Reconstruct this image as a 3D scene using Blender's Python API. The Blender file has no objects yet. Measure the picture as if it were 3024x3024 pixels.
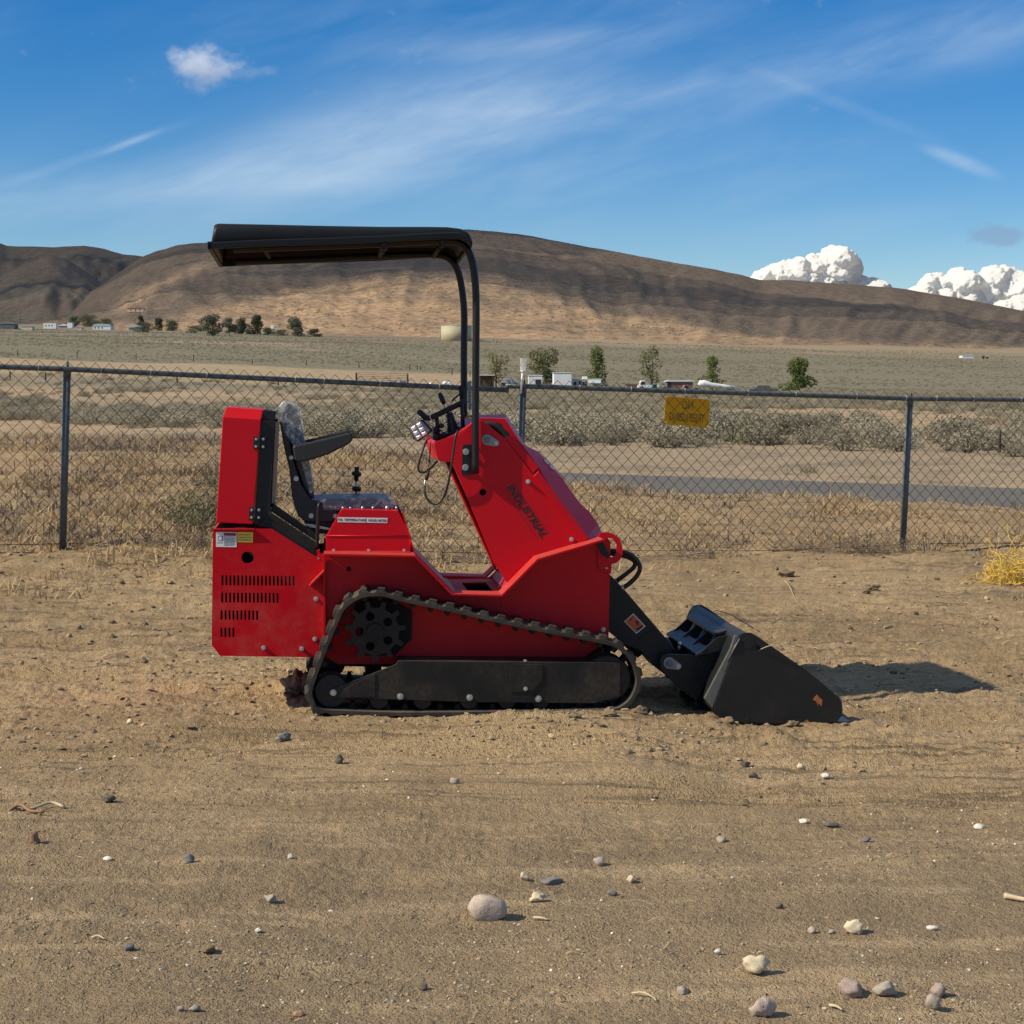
import bpy, math, random
import numpy as np
from mathutils import Vector, Matrix, noise as mnoise
from mathutils.geometry import tessellate_polygon

random.seed(7)
RNG = np.random.default_rng(11)
scene = bpy.context.scene
COL = scene.collection

# ------------------------------------------------------------------ camera
CAM_D = 8.1                      # camera stands 8.1 m in front of the world origin
EYE = 1.4
FPX = 5600.0                     # focal length in photograph pixels
PITCH = math.atan(362.0 / FPX)
cd = bpy.data.cameras.new('camera')
cam = bpy.data.objects.new('camera', cd)
COL.objects.link(cam)
cam.location = (0, -CAM_D, EYE)
cam.rotation_euler = (math.pi / 2 - PITCH, 0, 0)
cd.sensor_width = 36.0
cd.lens = 36.0 * FPX / 3024.0
cd.clip_start = 0.05
cd.clip_end = 60000
scene.camera = cam

# ------------------------------------------------------------------ light
SUN_EL = math.radians(38.5)
SUN_OFF = math.radians(17.5)       # sun stands left, this far round to the camera's side
to_sun = Vector((-math.cos(SUN_EL) * math.cos(SUN_OFF), -math.cos(SUN_EL) * math.sin(SUN_OFF), math.sin(SUN_EL)))
sl = bpy.data.lights.new('sun', 'SUN')
sl.energy = 5.0
sl.angle = math.radians(0.5)
sl.color = (1.0, 0.89, 0.69)
sun = bpy.data.objects.new('sun', sl)
COL.objects.link(sun)
sun.rotation_euler = (-to_sun).to_track_quat('-Z', 'Y').to_euler()
sun.location = (-20, -10, 30)

vs = scene.view_settings
cy_ = scene.cycles
cy_.max_bounces = 5
cy_.diffuse_bounces = 3
cy_.glossy_bounces = 2
cy_.transmission_bounces = 3
cy_.transparent_max_bounces = 10
cy_.volume_bounces = 0
vs.view_transform = 'Standard'
vs.look = 'None'
vs.exposure = 0.14
vs.gamma = 1.0
vs.use_curve_mapping = False

# ------------------------------------------------------------------ node helper
class NT:
    def __init__(s, tree):
        s.t = tree
        s.n = tree.nodes
        s.l = tree.links
    def add(s, kind, ins=None, **props):
        nd = s.n.new(kind)
        for k, v in props.items():
            setattr(nd, k, v)
        for k, v in (ins or {}).items():
            if isinstance(v, bpy.types.NodeSocket):
                s.l.new(v, nd.inputs[k])
            else:
                nd.inputs[k].default_value = v
        return nd
    def math(s, op, a, b=None, c=None, clamp=False):
        nd = s.n.new('ShaderNodeMath')
        nd.operation = op
        nd.use_clamp = clamp
        for i, v in enumerate((a, b, c)):
            if v is None:
                continue
            if isinstance(v, bpy.types.NodeSocket):
                s.l.new(v, nd.inputs[i])
            else:
                nd.inputs[i].default_value = v
        return nd.outputs[0]
    def mix(s, fac, a, b, mode='MIX'):
        nd = s.n.new('ShaderNodeMix')
        nd.data_type = 'RGBA'
        nd.blend_type = mode
        nd.clamp_factor = True
        for sock, v in ((nd.inputs[0], fac), (nd.inputs[6], a), (nd.inputs[7], b)):
            if isinstance(v, bpy.types.NodeSocket):
                s.l.new(v, sock)
            elif isinstance(v, tuple):
                sock.default_value = v if len(v) == 4 else (*v, 1)
            else:
                sock.default_value = v
        return nd.outputs[2]
    def noise(s, scale, detail=4, rough=0.55, vec=None, dist=0.0):
        nd = s.add('ShaderNodeTexNoise', {'Scale': scale, 'Detail': detail, 'Roughness': rough, 'Distortion': dist})
        if vec is not None:
            s.l.new(vec, nd.inputs['Vector'])
        return nd.outputs[0]
    def ramp(s, fac, lo, hi):
        nd = s.add('ShaderNodeMapRange', {'From Min': lo, 'From Max': hi})
        nd.interpolation_type = 'SMOOTHSTEP'
        s.l.new(fac, nd.inputs[0])
        return nd.outputs[0]

# ------------------------------------------------------------------ sky
world = bpy.data.worlds.new('World')
scene.world = world
world.use_nodes = True
world.cycles.sampling_method = 'MANUAL'
world.cycles.sample_map_resolution = 256
wt = NT(world.node_tree)
wt.n.clear()
SKY_STRENGTH = 0.085
sky = wt.add('ShaderNodeTexSky', sky_type='NISHITA', sun_disc=False, sun_elevation=SUN_EL,
             sun_rotation=math.atan2(to_sun.x, to_sun.y) % (2 * math.pi), altitude=1500, air_density=1.0,
             dust_density=0.25, ozone_density=3.0)
tc = wt.add('ShaderNodeTexCoord')
sep = wt.add('ShaderNodeSeparateXYZ')
wt.l.new(tc.outputs['Generated'], sep.inputs[0])
az = wt.math('ARCTAN2', sep.outputs[0], sep.outputs[1])
el = wt.math('ARCSINE', sep.outputs[2])
K = 5600.0
dirv = wt.add('ShaderNodeCombineXYZ')
wt.l.new(az, dirv.inputs[0]); wt.l.new(el, dirv.inputs[1])
def streak_space(px, py, ang, su, sw):
    """sky direction turned along a streak and measured in its own length and width (photograph pixels / 1000)"""
    m = wt.add('ShaderNodeMapping', vector_type='TEXTURE')
    wt.l.new(dirv.outputs[0], m.inputs['Vector'])
    m.inputs['Location'].default_value = ((px - 1512) / K, (1150 - py) / K, 0)
    m.inputs['Rotation'].default_value = (0, 0, math.radians(ang))
    m.inputs['Scale'].default_value = (su / 5.6, sw / 5.6, 1)
    return m.outputs[0]
def falloff(vec, a=0.0, b=1.75):
    ln = wt.add('ShaderNodeVectorMath', operation='LENGTH')
    wt.l.new(vec, ln.inputs[0])
    return wt.ramp(ln.outputs['Value'], b, a)
fib = wt.ramp(wt.noise(1.0, 4, 0.60, streak_space(1512, 500, 15, 0.5, 0.11), 0.25), 0.20, 0.92)
veil = wt.ramp(wt.noise(1.0, 1, 0.5, streak_space(300, 2500, 15, 1.3, 0.5), 0.0), 0.40, 0.70)
lump = wt.noise(1.0, 3, 0.65, streak_space(0, 0, 0, 0.11, 0.08), 0.0)
mask = wt.math('MULTIPLY', wt.math('MULTIPLY', fib, veil), 0.22)
soft = wt.math('MULTIPLY_ADD', fib, 0.62, 0.38)
# thin milky veil added overhead, above the view, to whiten the sky's fill
mask = wt.math('MULTIPLY_ADD', wt.ramp(el, 0.22, 0.75), wt.math('MULTIPLY_ADD', fib, 0.20, 0.24), mask)
hard = wt.math('MULTIPLY_ADD', fib, 0.85, 0.15)
def plume(px, py, ang, su, sw, amt, f):
    global mask
    g = wt.math('MULTIPLY', falloff(streak_space(px, py, ang, su, sw)), f)
    mask = wt.math('MULTIPLY_ADD', g, amt, mask)
plume(1010, 470, 17, 0.56, 0.115, 0.46, soft)
plume(1330, 345, 14, 0.62, 0.17, 0.28, soft)
plume(820, 535, 6, 0.36, 0.05, 0.30, soft)
plume(1500, 160, 4, 0.38, 0.035, 0.24, hard)
plume(2250, 260, 10, 0.80, 0.08, 0.26, hard)
plume(2850, 130, 8, 0.55, 0.12, 0.24, hard)
plume(250, 590, 12, 0.65, 0.055, 0.28, hard)
plume(410, 447, 22, 0.075, 0.008, 0.40, soft)
plume(260, 500, 20, 0.26, 0.014, 0.18, soft)
plume(2800, 505, -22, 0.090, 0.018, 0.55, soft)
plume(2450, 330, -22, 0.28, 0.016, 0.12, soft)
plume(2400, 690, 6, 0.34, 0.05, 0.18, hard)
def puff(px, py, ang, su, sw, amt, lo=-0.05, hi=0.60):
    sp_ = streak_space(px, py, ang, su, sw)
    k = wt.math('ADD', wt.math('MULTIPLY_ADD', lump, 1.7, -1.15), falloff(sp_))
    return wt.math('MULTIPLY', wt.ramp(k, lo, hi), amt), sp_
p1, sp1 = puff(628, 230, 2, 0.118, 0.056, 0.62, -0.1, 0.85)
p1b, _ = puff(725, 250, 4, 0.10, 0.022, 0.16)
p2, _ = puff(2905, 718, -3, 0.095, 0.030, 0.50)
w1 = wt.add('ShaderNodeSeparateXYZ', {0: sp1}).outputs[1]
p2b = 0.0
sky_s = wt.add('ShaderNodeVectorMath', operation='SCALE')
wt.l.new(sky.outputs[0], sky_s.inputs[0])
sky_s.inputs['Scale'].default_value = SKY_STRENGTH
hsv = wt.add('ShaderNodeHueSaturation', {'Hue': 0.508, 'Saturation': 1.48, 'Value': 1.13})
wt.l.new(sky_s.outputs[0], hsv.inputs['Color'])
c1 = wt.mix(wt.math('MINIMUM', mask, 0.9), hsv.outputs[0], (0.56, 0.68, 0.80))
c2 = wt.mix(wt.math('MAXIMUM', p1, p1b), c1, wt.mix(wt.ramp(w1, -0.9, 0.5), (0.42, 0.46, 0.56), (0.78, 0.79, 0.82)))
c3 = wt.mix(p2, c2, (0.22, 0.30, 0.45))
bg = wt.add('ShaderNodeBackground', {'Color': c3, 'Strength': 1.0})
wo = wt.add('ShaderNodeOutputWorld')
wt.l.new(bg.outputs[0], wo.inputs[0])

# ------------------------------------------------------------------ picture geometry: pixel -> place
SP, CP = math.sin(PITCH), math.cos(PITCH)
def ray(px, py):
    cx, cy = (px - 1512) / FPX, (1512 - py) / FPX
    return cx, CP + cy * SP, -SP + cy * CP
def W(px, py, D):
    """world point seen at photograph pixel (px, py), D metres in front of the camera"""
    x, y, z = ray(px, py)
    return Vector((x / y * D, D - CAM_D, EYE + z / y * D))
def slope_of(py):
    cy = (1512 - py) / FPX
    return (-SP + cy * CP) / (CP + cy * SP)

# ------------------------------------------------------------------ numeric noise
def vnoise(x, y, seed=0):
    xi = np.floor(x).astype(np.int64); yi = np.floor(y).astype(np.int64)
    fx = x - xi; fy = y - yi
    fx = fx * fx * (3 - 2 * fx); fy = fy * fy * (3 - 2 * fy)
    def h(a, b):
        q = (a * 374761393 + b * 668265263 + seed * 144269504) & 0xffffffff
        q = ((q ^ (q >> 13)) * 1274126177) & 0xffffffff
        q = q ^ (q >> 16)
        return (q & 0xffff) / 65535.0
    return (h(xi, yi) * (1 - fx) + h(xi + 1, yi) * fx) * (1 - fy) + (h(xi, yi + 1) * (1 - fx) + h(xi + 1, yi + 1) * fx) * fy
def fbm(x, y, seed=0, octv=4, gain=0.5):
    s = 0; a = 1; t = 0
    for i in range(octv):
        s = s + a * (vnoise(x, y, seed + i * 17) - 0.5)
        t += a; a *= gain; x = x * 2.03 + 11.3; y = y * 2.03 + 7.7
    return s / t * 2
def ridged(x, y, seed=0, octv=4):
    s = 0; a = 1; t = 0
    for i in range(octv):
        s = s + a * (1 - np.abs(2 * vnoise(x, y, seed + i * 13) - 1))
        t += a; a *= 0.5; x = x * 2.1 + 3.1; y = y * 2.1 + 5.9
    return s / t
def sstep(a, b, x):
    t = np.clip((x - a) / (b - a), 0, 1)
    return t * t * (3 - 2 * t)

# ------------------------------------------------------------------ object helpers
def tag(o, label=None, cat=None, group=None, kind=None):
    if label: o['label'] = label
    if cat: o['category'] = cat
    if group: o['group'] = group
    if kind: o['kind'] = kind
    return o
def empty(name, loc=(0, 0, 0), rz=0):
    o = bpy.data.objects.new(name, None)
    COL.objects.link(o)
    o.location = loc
    o.rotation_euler = (0, 0, rz)
    o.empty_display_size = 0.1
    return o
def link(name, me, mat=None, parent=None):
    o = bpy.data.objects.new(name, me)
    COL.objects.link(o)
    if mat is not None and len(me.materials) == 0:
        me.materials.append(mat)
    if parent is not None:
        o.parent = parent
    return o
def np_mesh(name, verts, quads=None, tris=None, smooth=False):
    me = bpy.data.meshes.new(name)
    verts = np.asarray(verts, dtype=np.float32).reshape(-1, 3)
    polys = []
    nq = 0 if quads is None else len(quads)
    nt = 0 if tris is None else len(tris)
    me.vertices.add(len(verts))
    me.vertices.foreach_set('co', verts.ravel())
    idx = []
    if nq: idx.append(np.asarray(quads, dtype=np.int32).ravel())
    if nt: idx.append(np.asarray(tris, dtype=np.int32).ravel())
    idx = np.concatenate(idx)
    me.loops.add(len(idx))
    me.loops.foreach_set('vertex_index', idx)
    me.polygons.add(nq + nt)
    starts = np.concatenate([np.arange(nq) * 4, nq * 4 + np.arange(nt) * 3]).astype(np.int32)
    me.polygons.foreach_set('loop_start', starts)
    me.polygons.foreach_set('use_smooth', np.full(nq + nt, smooth, dtype=bool))
    me.update(calc_edges=True)
    return me
def grid_quads(nr, nc):
    i = np.arange(nr - 1)[:, None] * nc + np.arange(nc - 1)[None, :]
    return np.stack([i, i + 1, i + nc + 1, i + nc], axis=-1).reshape(-1, 4)
def color_attr(me, cols):
    at = me.color_attributes.new('Zone', 'FLOAT_COLOR', 'POINT')
    c = np.ones((len(me.vertices), 4), dtype=np.float32)
    c[:, :3] = cols
    at.data.foreach_set('color', c.ravel())

class MB:
    """collects shapes and builds them as one mesh object"""
    def __init__(s):
        s.v = []; s.f = []; s.sm = []
    def _add(s, vs_, fs, smooth=False):
        o = len(s.v)
        s.v += [tuple(p) for p in vs_]
        s.f += [tuple(i + o for i in f) for f in fs]
        s.sm += [smooth] * len(fs)
        return s
    def prism(s, poly, v0, v1, holes=(), axis='y'):
        """(u, z) outline, with holes, thickened from v0 to v1"""
        loops = [list(poly)] + [list(h) for h in holes]
        flat = [p for lp in loops for p in lp]
        n = len(flat)
        tri = tessellate_polygon([[Vector((p[0], p[1], 0)) for p in lp] for lp in loops])
        def P(p, v):
            return (p[0], v, p[1]) if axis == 'y' else ((v, p[0], p[1]) if axis == 'x' else (p[0], p[1], v))
        vs_ = [P(p, v0) for p in flat] + [P(p, v1) for p in flat]
        fs = []
        if holes:
            for t in tri:
                fs.append(tuple(t)); fs.append(tuple(i + n for i in reversed(t)))
        else:
            fs.append(tuple(range(n))); fs.append(tuple(i + n for i in reversed(range(n))))
        st = 0
        for lp in loops:
            m = len(lp)
            for i in range(m):
                a, b = st + i, st + (i + 1) % m
                fs.append((a, b, b + n, a + n))
            st += m
        return s._add(vs_, fs)
    def box(s, a, b):
        x0, y0, z0 = a; x1, y1, z1 = b
        return s._add([(x0, y0, z0), (x1, y0, z0), (x1, y1, z0), (x0, y1, z0), (x0, y0, z1), (x1, y0, z1), (x1, y1, z1), (x0, y1, z1)],
                      [(0, 3, 2, 1), (4, 5, 6, 7), (0, 1, 5, 4), (1, 2, 6, 5), (2, 3, 7, 6), (3, 0, 4, 7)])
    def hexa(s, p8):
        return s._add(p8, [(0, 3, 2, 1), (4, 5, 6, 7), (0, 1, 5, 4), (1, 2, 6, 5), (2, 3, 7, 6), (3, 0, 4, 7)])
    def tube(s, path, r, seg=8, cap=True, smooth=True):
        path = [Vector(p) for p in path]
        n = len(path)
        rr = r if isinstance(r, (list, tuple)) else [r] * n
        rings = []
        up = None
        for i, p in enumerate(path):
            d = (path[min(i + 1, n - 1)] - path[max(i - 1, 0)])
            d = d.normalized() if d.length > 1e-9 else Vector((0, 0, 1))
            if up is None:
                up = d.orthogonal().normalized()
            up = (up - d * up.dot(d))
            up = up.normalized() if up.length > 1e-6 else d.orthogonal().normalized()
            sd = d.cross(up)
            rings.append([p + (up * math.cos(2 * math.pi * k / seg) + sd * math.sin(2 * math.pi * k / seg)) * rr[i] for k in range(seg)])
        vs_ = [q for ring in rings for q in ring]
        fs = []
        for i in range(n - 1):
            for k in range(seg):
                a, b = i * seg + k, i * seg + (k + 1) % seg
                fs.append((a, b, b + seg, a + seg))
        s._add(vs_, fs, smooth)
        if cap:
            o = len(s.v) - len(vs_)
            s.f.append(tuple(o + k for k in reversed(range(seg)))); s.sm.append(False)
            s.f.append(tuple(o + (n - 1) * seg + k for k in range(seg))); s.sm.append(False)
        return s
    def cyl(s, p0, p1, r, seg=12, r1=None):
        return s.tube([p0, p1], [r, r if r1 is None else r1], seg)
    def disc_y(s, u, z, v0, v1, r, seg=20, r1=None):
        return s.tube([(u, v0, z), (u, v1, z)], [r, r if r1 is None else r1], seg)
    def ball(s, c, r, seg=10, rings=6, sq=(1, 1, 1)):
        vs_ = []; fs = []
        for i in range(rings + 1):
            t = math.pi * i / rings
            for k in range(seg):
                a = 2 * math.pi * k / seg
                vs_.append((c[0] + r * sq[0] * math.sin(t) * math.cos(a), c[1] + r * sq[1] * math.sin(t) * math.sin(a), c[2] + r * sq[2] * math.cos(t)))
        for i in range(rings):
            for k in range(seg):
                a, b = i * seg + k, i * seg + (k + 1) % seg
                fs.append((a, a + seg, b + seg, b))
        return s._add(vs_, fs, True)
    def build(s, name, mat, parent=None, bevel=0.0, seg=2, sharp=35, fix=True):
        me = bpy.data.meshes.new(name)
        me.from_pydata(s.v, [], s.f)
        me.polygons.foreach_set('use_smooth', np.array(s.sm, dtype=bool))
        if fix:
            import bmesh
            bm = bmesh.new(); bm.from_mesh(me)
            bmesh.ops.recalc_face_normals(bm, faces=bm.faces[:])
            bm.to_mesh(me); bm.free()
        me.update()
        o = link(name, me, mat, parent)
        if bevel:
            m = o.modifiers.new('bevel', 'BEVEL')
            m.width = bevel; m.segments = seg; m.limit_method = 'ANGLE'; m.angle_limit = math.radians(sharp)
        return o
# ------------------------------------------------------------------ materials
MAT = {}
def new_mat(name):
    m = bpy.data.materials.new(name)
    m.use_nodes = True
    t = NT(m.node_tree)
    b = t.n['Principled BSDF']
    MAT[name] = m
    return m, t, b
def obj_co(t, world=False):
    if world:
        return t.add('ShaderNodeNewGeometry').outputs['Position']
    return t.add('ShaderNodeTexCoord').outputs['Object']
def bump(t, b, height, strength, dist=0.01):
    nd = t.add('ShaderNodeBump', {'Strength': strength, 'Distance': dist, 'Height': height})
    t.l.new(nd.outputs[0], b.inputs['Normal'])
def plain(name, col, rough=0.6, metal=0.0, vary=0.12, scale=8.0, bstr=0.0, bscale=60.0, spec=0.5):
    m, t, b = new_mat(name)
    co = obj_co(t)
    n = t.noise(scale, 5, 0.6, co)
    lo = tuple(max(c * (1 - vary * 2), 0) for c in col); hi = tuple(min(c * (1 + vary * 2), 1) for c in col)
    t.l.new(t.mix(n, lo, hi), b.inputs['Base Color'])
    b.inputs['Roughness'].default_value = rough
    b.inputs['Metallic'].default_value = metal
    b.inputs['Specular IOR Level'].default_value = spec
    if bstr:
        bump(t, b, t.noise(bscale, 4, 0.6, co), bstr, 0.004)
    return m
DUST = (0.34, 0.25, 0.165)
def painted(name, col, rough=0.38, dust=0.25, low=0.75, peel=0.05, spec=0.5, scratch=0.0):
    """sprayed steel: orange-peel relief, settled dust on the lower and upward-facing surfaces"""
    m, t, b = new_mat(name)
    co = obj_co(t)
    sp = t.add('ShaderNodeSeparateXYZ'); t.l.new(co, sp.inputs[0])
    n1 = t.noise(5.0, 6, 0.65, co)
    n2 = t.noise(46.0, 5, 0.7, co)
    lowm = t.ramp(sp.outputs[2], low, low - 0.55)
    k = t.math('MULTIPLY', t.ramp(n1, 0.36, 0.72), t.math('ADD', t.math('MULTIPLY', lowm, 0.8), 0.2))
    k = t.math('MULTIPLY', k, t.math('ADD', t.math('MULTIPLY', t.ramp(n2, 0.3, 0.7), 0.7), 0.3))
    nrm = t.add('ShaderNodeNewGeometry').outputs['Normal']
    sn = t.add('ShaderNodeSeparateXYZ'); t.l.new(nrm, sn.inputs[0])
    upm = t.math('MULTIPLY', t.ramp(sn.outputs[2], 0.3, 0.95), t.math('ADD', t.math('MULTIPLY', n2, 0.4), 0.12))
    k = t.math('ADD', t.math('MULTIPLY', k, dust), t.math('MULTIPLY', upm, min(dust * 2.2, 1.0)), clamp=True)
    base = t.mix(t.noise(2.0, 3, 0.5, co), tuple(c * 0.9 for c in col), tuple(min(c * 1.08, 1) for c in col))
    if scratch:
        sc = t.ramp(t.noise(9.0, 7, 0.75, co, 0.6), 0.70, 0.76)
        base = t.mix(t.math('MULTIPLY', sc, scratch), base, (0.25, 0.09, 0.03))
    t.l.new(t.mix(k, base, DUST), b.inputs['Base Color'])
    r = t.math('ADD', t.math('MULTIPLY', k, 0.45), t.math('ADD', t.math('MULTIPLY', n1, 0.12), rough - 0.05), clamp=True)
    t.l.new(r, b.inputs['Roughness'])
    b.inputs['Specular IOR Level'].default_value = spec
    bump(t, b, t.noise(170.0, 3, 0.6, co), peel, 0.003)
    return m
painted('red_paint', (0.54, 0.0012, 0.011), 0.38, 0.06, 0.72, 0.10, 0.24)
painted('red_paint_dusty', (0.50, 0.0012, 0.010), 0.46, 0.27, 0.80, 0.12, 0.14)
painted('black_paint', (0.009, 0.009, 0.010), 0.42, 0.06, 0.6, 0.10, 0.35)
painted('black_paint_dusty', (0.010, 0.010, 0.010), 0.50, 0.13, 0.95, 0.16, 0.3)
painted('bucket_paint', (0.010, 0.011, 0.012), 0.42, 0.08, 0.30, 0.14, 0.4)
painted('canopy_plastic', (0.008, 0.010, 0.012), 0.45, 0.02, 0.5, 0.05, 0.22)
painted('rubber', (0.012, 0.011, 0.011), 0.75, 0.12, 0.9, 0.3, 0.3)
painted('rubber_side', (0.034, 0.032, 0.029), 0.8, 0.20, 1.2, 0.3, 0.25)
plain('black_plastic', (0.016, 0.016, 0.017), 0.55, 0, 0.1, 20, 0.1, 200)
plain('foam_grip', (0.013, 0.013, 0.014), 0.8, 0, 0.1, 30, 0.3, 300)
plain('vinyl', (0.022, 0.022, 0.025), 0.5, 0, 0.12, 14, 0.15, 220)
plain('hose_rubber', (0.012, 0.012, 0.013), 0.5, 0, 0.15, 30, 0.15, 240)
plain('zinc', (0.50, 0.50, 0.48), 0.36, 0.75, 0.06, 40, 0.05, 300)
plain('pin_plate_grey', (0.27, 0.27, 0.26), 0.5, 0.25, 0.08, 30, 0.05, 300)
plain('sunlit_grey', (0.13, 0.13, 0.125), 0.45, 0.3, 0.25, 30, 0.1, 200)  # lighter grey carries the sunlight on the bucket's back strip
plain('chrome', (0.72, 0.73, 0.74), 0.16, 1.0, 0.04, 20)
plain('dark_inside', (0.008, 0.008, 0.008), 0.9, 0, 0.1, 10)
plain('label_white', (0.72, 0.72, 0.70), 0.45, 0, 0.05, 60)
plain('label_yellow', (0.82, 0.55, 0.02), 0.45, 0, 0.04, 60)
plain('label_orange', (0.62, 0.10, 0.02), 0.5, 0, 0.06, 40)
plain('label_maroon', (0.23, 0.02, 0.03), 0.5, 0, 0.06, 40)
plain('print_black', (0.012, 0.012, 0.013), 0.45, 0, 0.03, 40)
plain('print_grey', (0.16, 0.16, 0.17), 0.5, 0, 0.03, 40)
plain('orange_mark', (0.36, 0.12, 0.03), 0.6, 0, 0.25, 60)
plain('bar_beige', (0.40, 0.34, 0.26), 0.55, 0, 0.08, 25)
plain('reflector', (0.88, 0.88, 0.86), 0.38, 0.55, 0.04, 50)
plain('wood_brown', (0.26, 0.14, 0.08), 0.8, 0, 0.2, 30, 0.3, 90)
plain('stick_pale', (0.48, 0.38, 0.24), 0.8, 0, 0.2, 40, 0.3, 120)
plain('galvanised', (0.105, 0.120, 0.122), 0.45, 0.25, 0.10, 9, 0.06, 120)
plain('fence_wire', (0.060, 0.047, 0.036), 0.55, 0.3, 0.15, 40)
plain('tie_wire', (0.60, 0.58, 0.54), 0.4, 0.5, 0.1, 40)
plain('white_plastic', (0.78, 0.78, 0.76), 0.4, 0, 0.05, 30)
def glassy(name, col, alpha, rough=0.15):
    m, t, b = new_mat(name)
    co = obj_co(t)
    b.inputs['Base Color'].default_value = (*col, 1)
    b.inputs['Roughness'].default_value = rough
    n = t.noise(26.0, 5, 0.6, co, 1.2)
    a = t.math('ADD', t.math('MULTIPLY', t.ramp(n, 0.42, 0.75), alpha), alpha * 0.22, clamp=True)
    t.l.new(a, b.inputs['Alpha'])
    bump(t, b, n, 0.6, 0.01)
    return m
glassy('plastic_film', (0.86, 0.86, 0.86), 0.60, 0.22)
glassy('clear_cup', (0.9, 0.92, 0.93), 0.7, 0.1)

def sheet_plastic():
    m, t, b = new_mat('yellow_sheet')
    b.inputs['Base Color'].default_value = (0.88, 0.54, 0.006, 1)
    b.inputs['Roughness'].default_value = 0.5
    tr = t.add('ShaderNodeBsdfTranslucent', {'Color': (0.92, 0.58, 0.01, 1)})
    mx = t.add('ShaderNodeMixShader', {0: 0.5, 1: b.outputs[0], 2: tr.outputs[0]})
    t.l.new(mx.outputs[0], t.n['Material Output'].inputs[0])
sheet_plastic()
plain('yellow_print', (0.36, 0.20, 0.014), 0.5, 0, 0.05, 40)

# ---- soils
def soil():
    m, t, b = new_mat('yard_soil')
    co = obj_co(t, True)
    sp = t.add('ShaderNodeSeparateXYZ'); t.l.new(co, sp.inputs[0])
    big = t.noise(0.55, 3, 0.55, co)
    mid = t.noise(3.2, 4, 0.62, co)
    fine = t.noise(38.0, 3, 0.72, co)
    grit = t.noise(150.0, 2, 0.7, co)
    a = t.mix(t.ramp(big, 0.36, 0.64), (0.300, 0.208, 0.112), (0.425, 0.298, 0.162))
    a = t.mix(t.math('MULTIPLY', t.ramp(mid, 0.45, 0.75), 0.55), a, (0.40, 0.290, 0.168))
    # gravelly, greyer strip in front of the machine
    gm = t.math('MULTIPLY', t.ramp(t.math('ADD', sp.outputs[1], t.math('MULTIPLY', mid, 1.6)), 0.2, -2.4), 0.75)
    a = t.mix(gm, a, (0.262, 0.194, 0.118))
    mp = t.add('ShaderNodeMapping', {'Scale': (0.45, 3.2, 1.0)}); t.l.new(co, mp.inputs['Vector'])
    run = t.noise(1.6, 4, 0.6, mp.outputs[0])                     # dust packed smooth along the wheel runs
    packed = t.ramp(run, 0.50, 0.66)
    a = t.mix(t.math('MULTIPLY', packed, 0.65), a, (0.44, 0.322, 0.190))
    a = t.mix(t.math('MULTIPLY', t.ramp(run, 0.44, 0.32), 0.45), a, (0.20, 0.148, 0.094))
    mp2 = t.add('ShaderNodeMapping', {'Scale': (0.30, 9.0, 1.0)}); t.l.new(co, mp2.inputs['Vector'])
    lines = t.noise(1.5, 3, 0.65, mp2.outputs[0])                 # dark streaks: rut shading painted into the soil colour
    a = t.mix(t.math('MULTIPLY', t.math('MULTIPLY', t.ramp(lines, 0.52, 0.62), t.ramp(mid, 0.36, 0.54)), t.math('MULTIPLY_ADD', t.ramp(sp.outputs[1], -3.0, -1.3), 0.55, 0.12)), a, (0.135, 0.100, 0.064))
    a = t.mix(t.math('MULTIPLY', t.ramp(fine, 0.52, 0.80), t.math('MULTIPLY_ADD', packed, -0.4, 0.6)), a, (0.130, 0.098, 0.066))
    a = t.mix(t.math('MULTIPLY', t.ramp(grit, 0.60, 0.80), 0.5), a, (0.46, 0.37, 0.26))
    a = t.mix(t.math('MULTIPLY', t.ramp(grit, 0.42, 0.26), 0.45), a, (0.09, 0.075, 0.058))
    t.l.new(a, b.inputs['Base Color'])
    b.inputs['Roughness'].default_value = 0.95
    b.inputs['Specular IOR Level'].default_value = 0.15
    h = t.math('ADD', t.math('MULTIPLY', fine, 0.9), t.math('MULTIPLY', grit, 0.55))
    bump(t, b, h, 0.85, 0.026)
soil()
def zone_mat(name, s1, s2, dark, darkamt, rough=0.95, lo=0.48, hi=0.62, bstr=0.4, bdist=0.3):
    """ground coloured by its plant cover (Zone) with clumps of darker brush"""
    m, t, b = new_mat(name)
    co = obj_co(t, True)
    at = t.add('ShaderNodeAttribute', attribute_name='Zone')
    n1 = t.noise(s1, 5, 0.62, co, 0.3)
    n2 = t.noise(s2, 4, 0.65, co)
    a = t.mix(t.math('MULTIPLY', t.ramp(n1, lo, hi), darkamt), at.outputs['Color'], dark)
    a = t.mix(t.ramp(n2, 0.3, 0.75), t.mix(0.22, a, (0.03, 0.027, 0.02)), t.mix(0.14, a, (0.6, 0.5, 0.38)))
    t.l.new(a, b.inputs['Base Color'])
    b.inputs['Roughness'].default_value = rough
    b.inputs['Specular IOR Level'].default_value = 0.1
    if bstr:
        bump(t, b, n1, bstr, bdist)
zone_mat('valley_soil', 0.45, 2.6, (0.15, 0.125, 0.085), 0.55, bdist=0.25)
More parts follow.
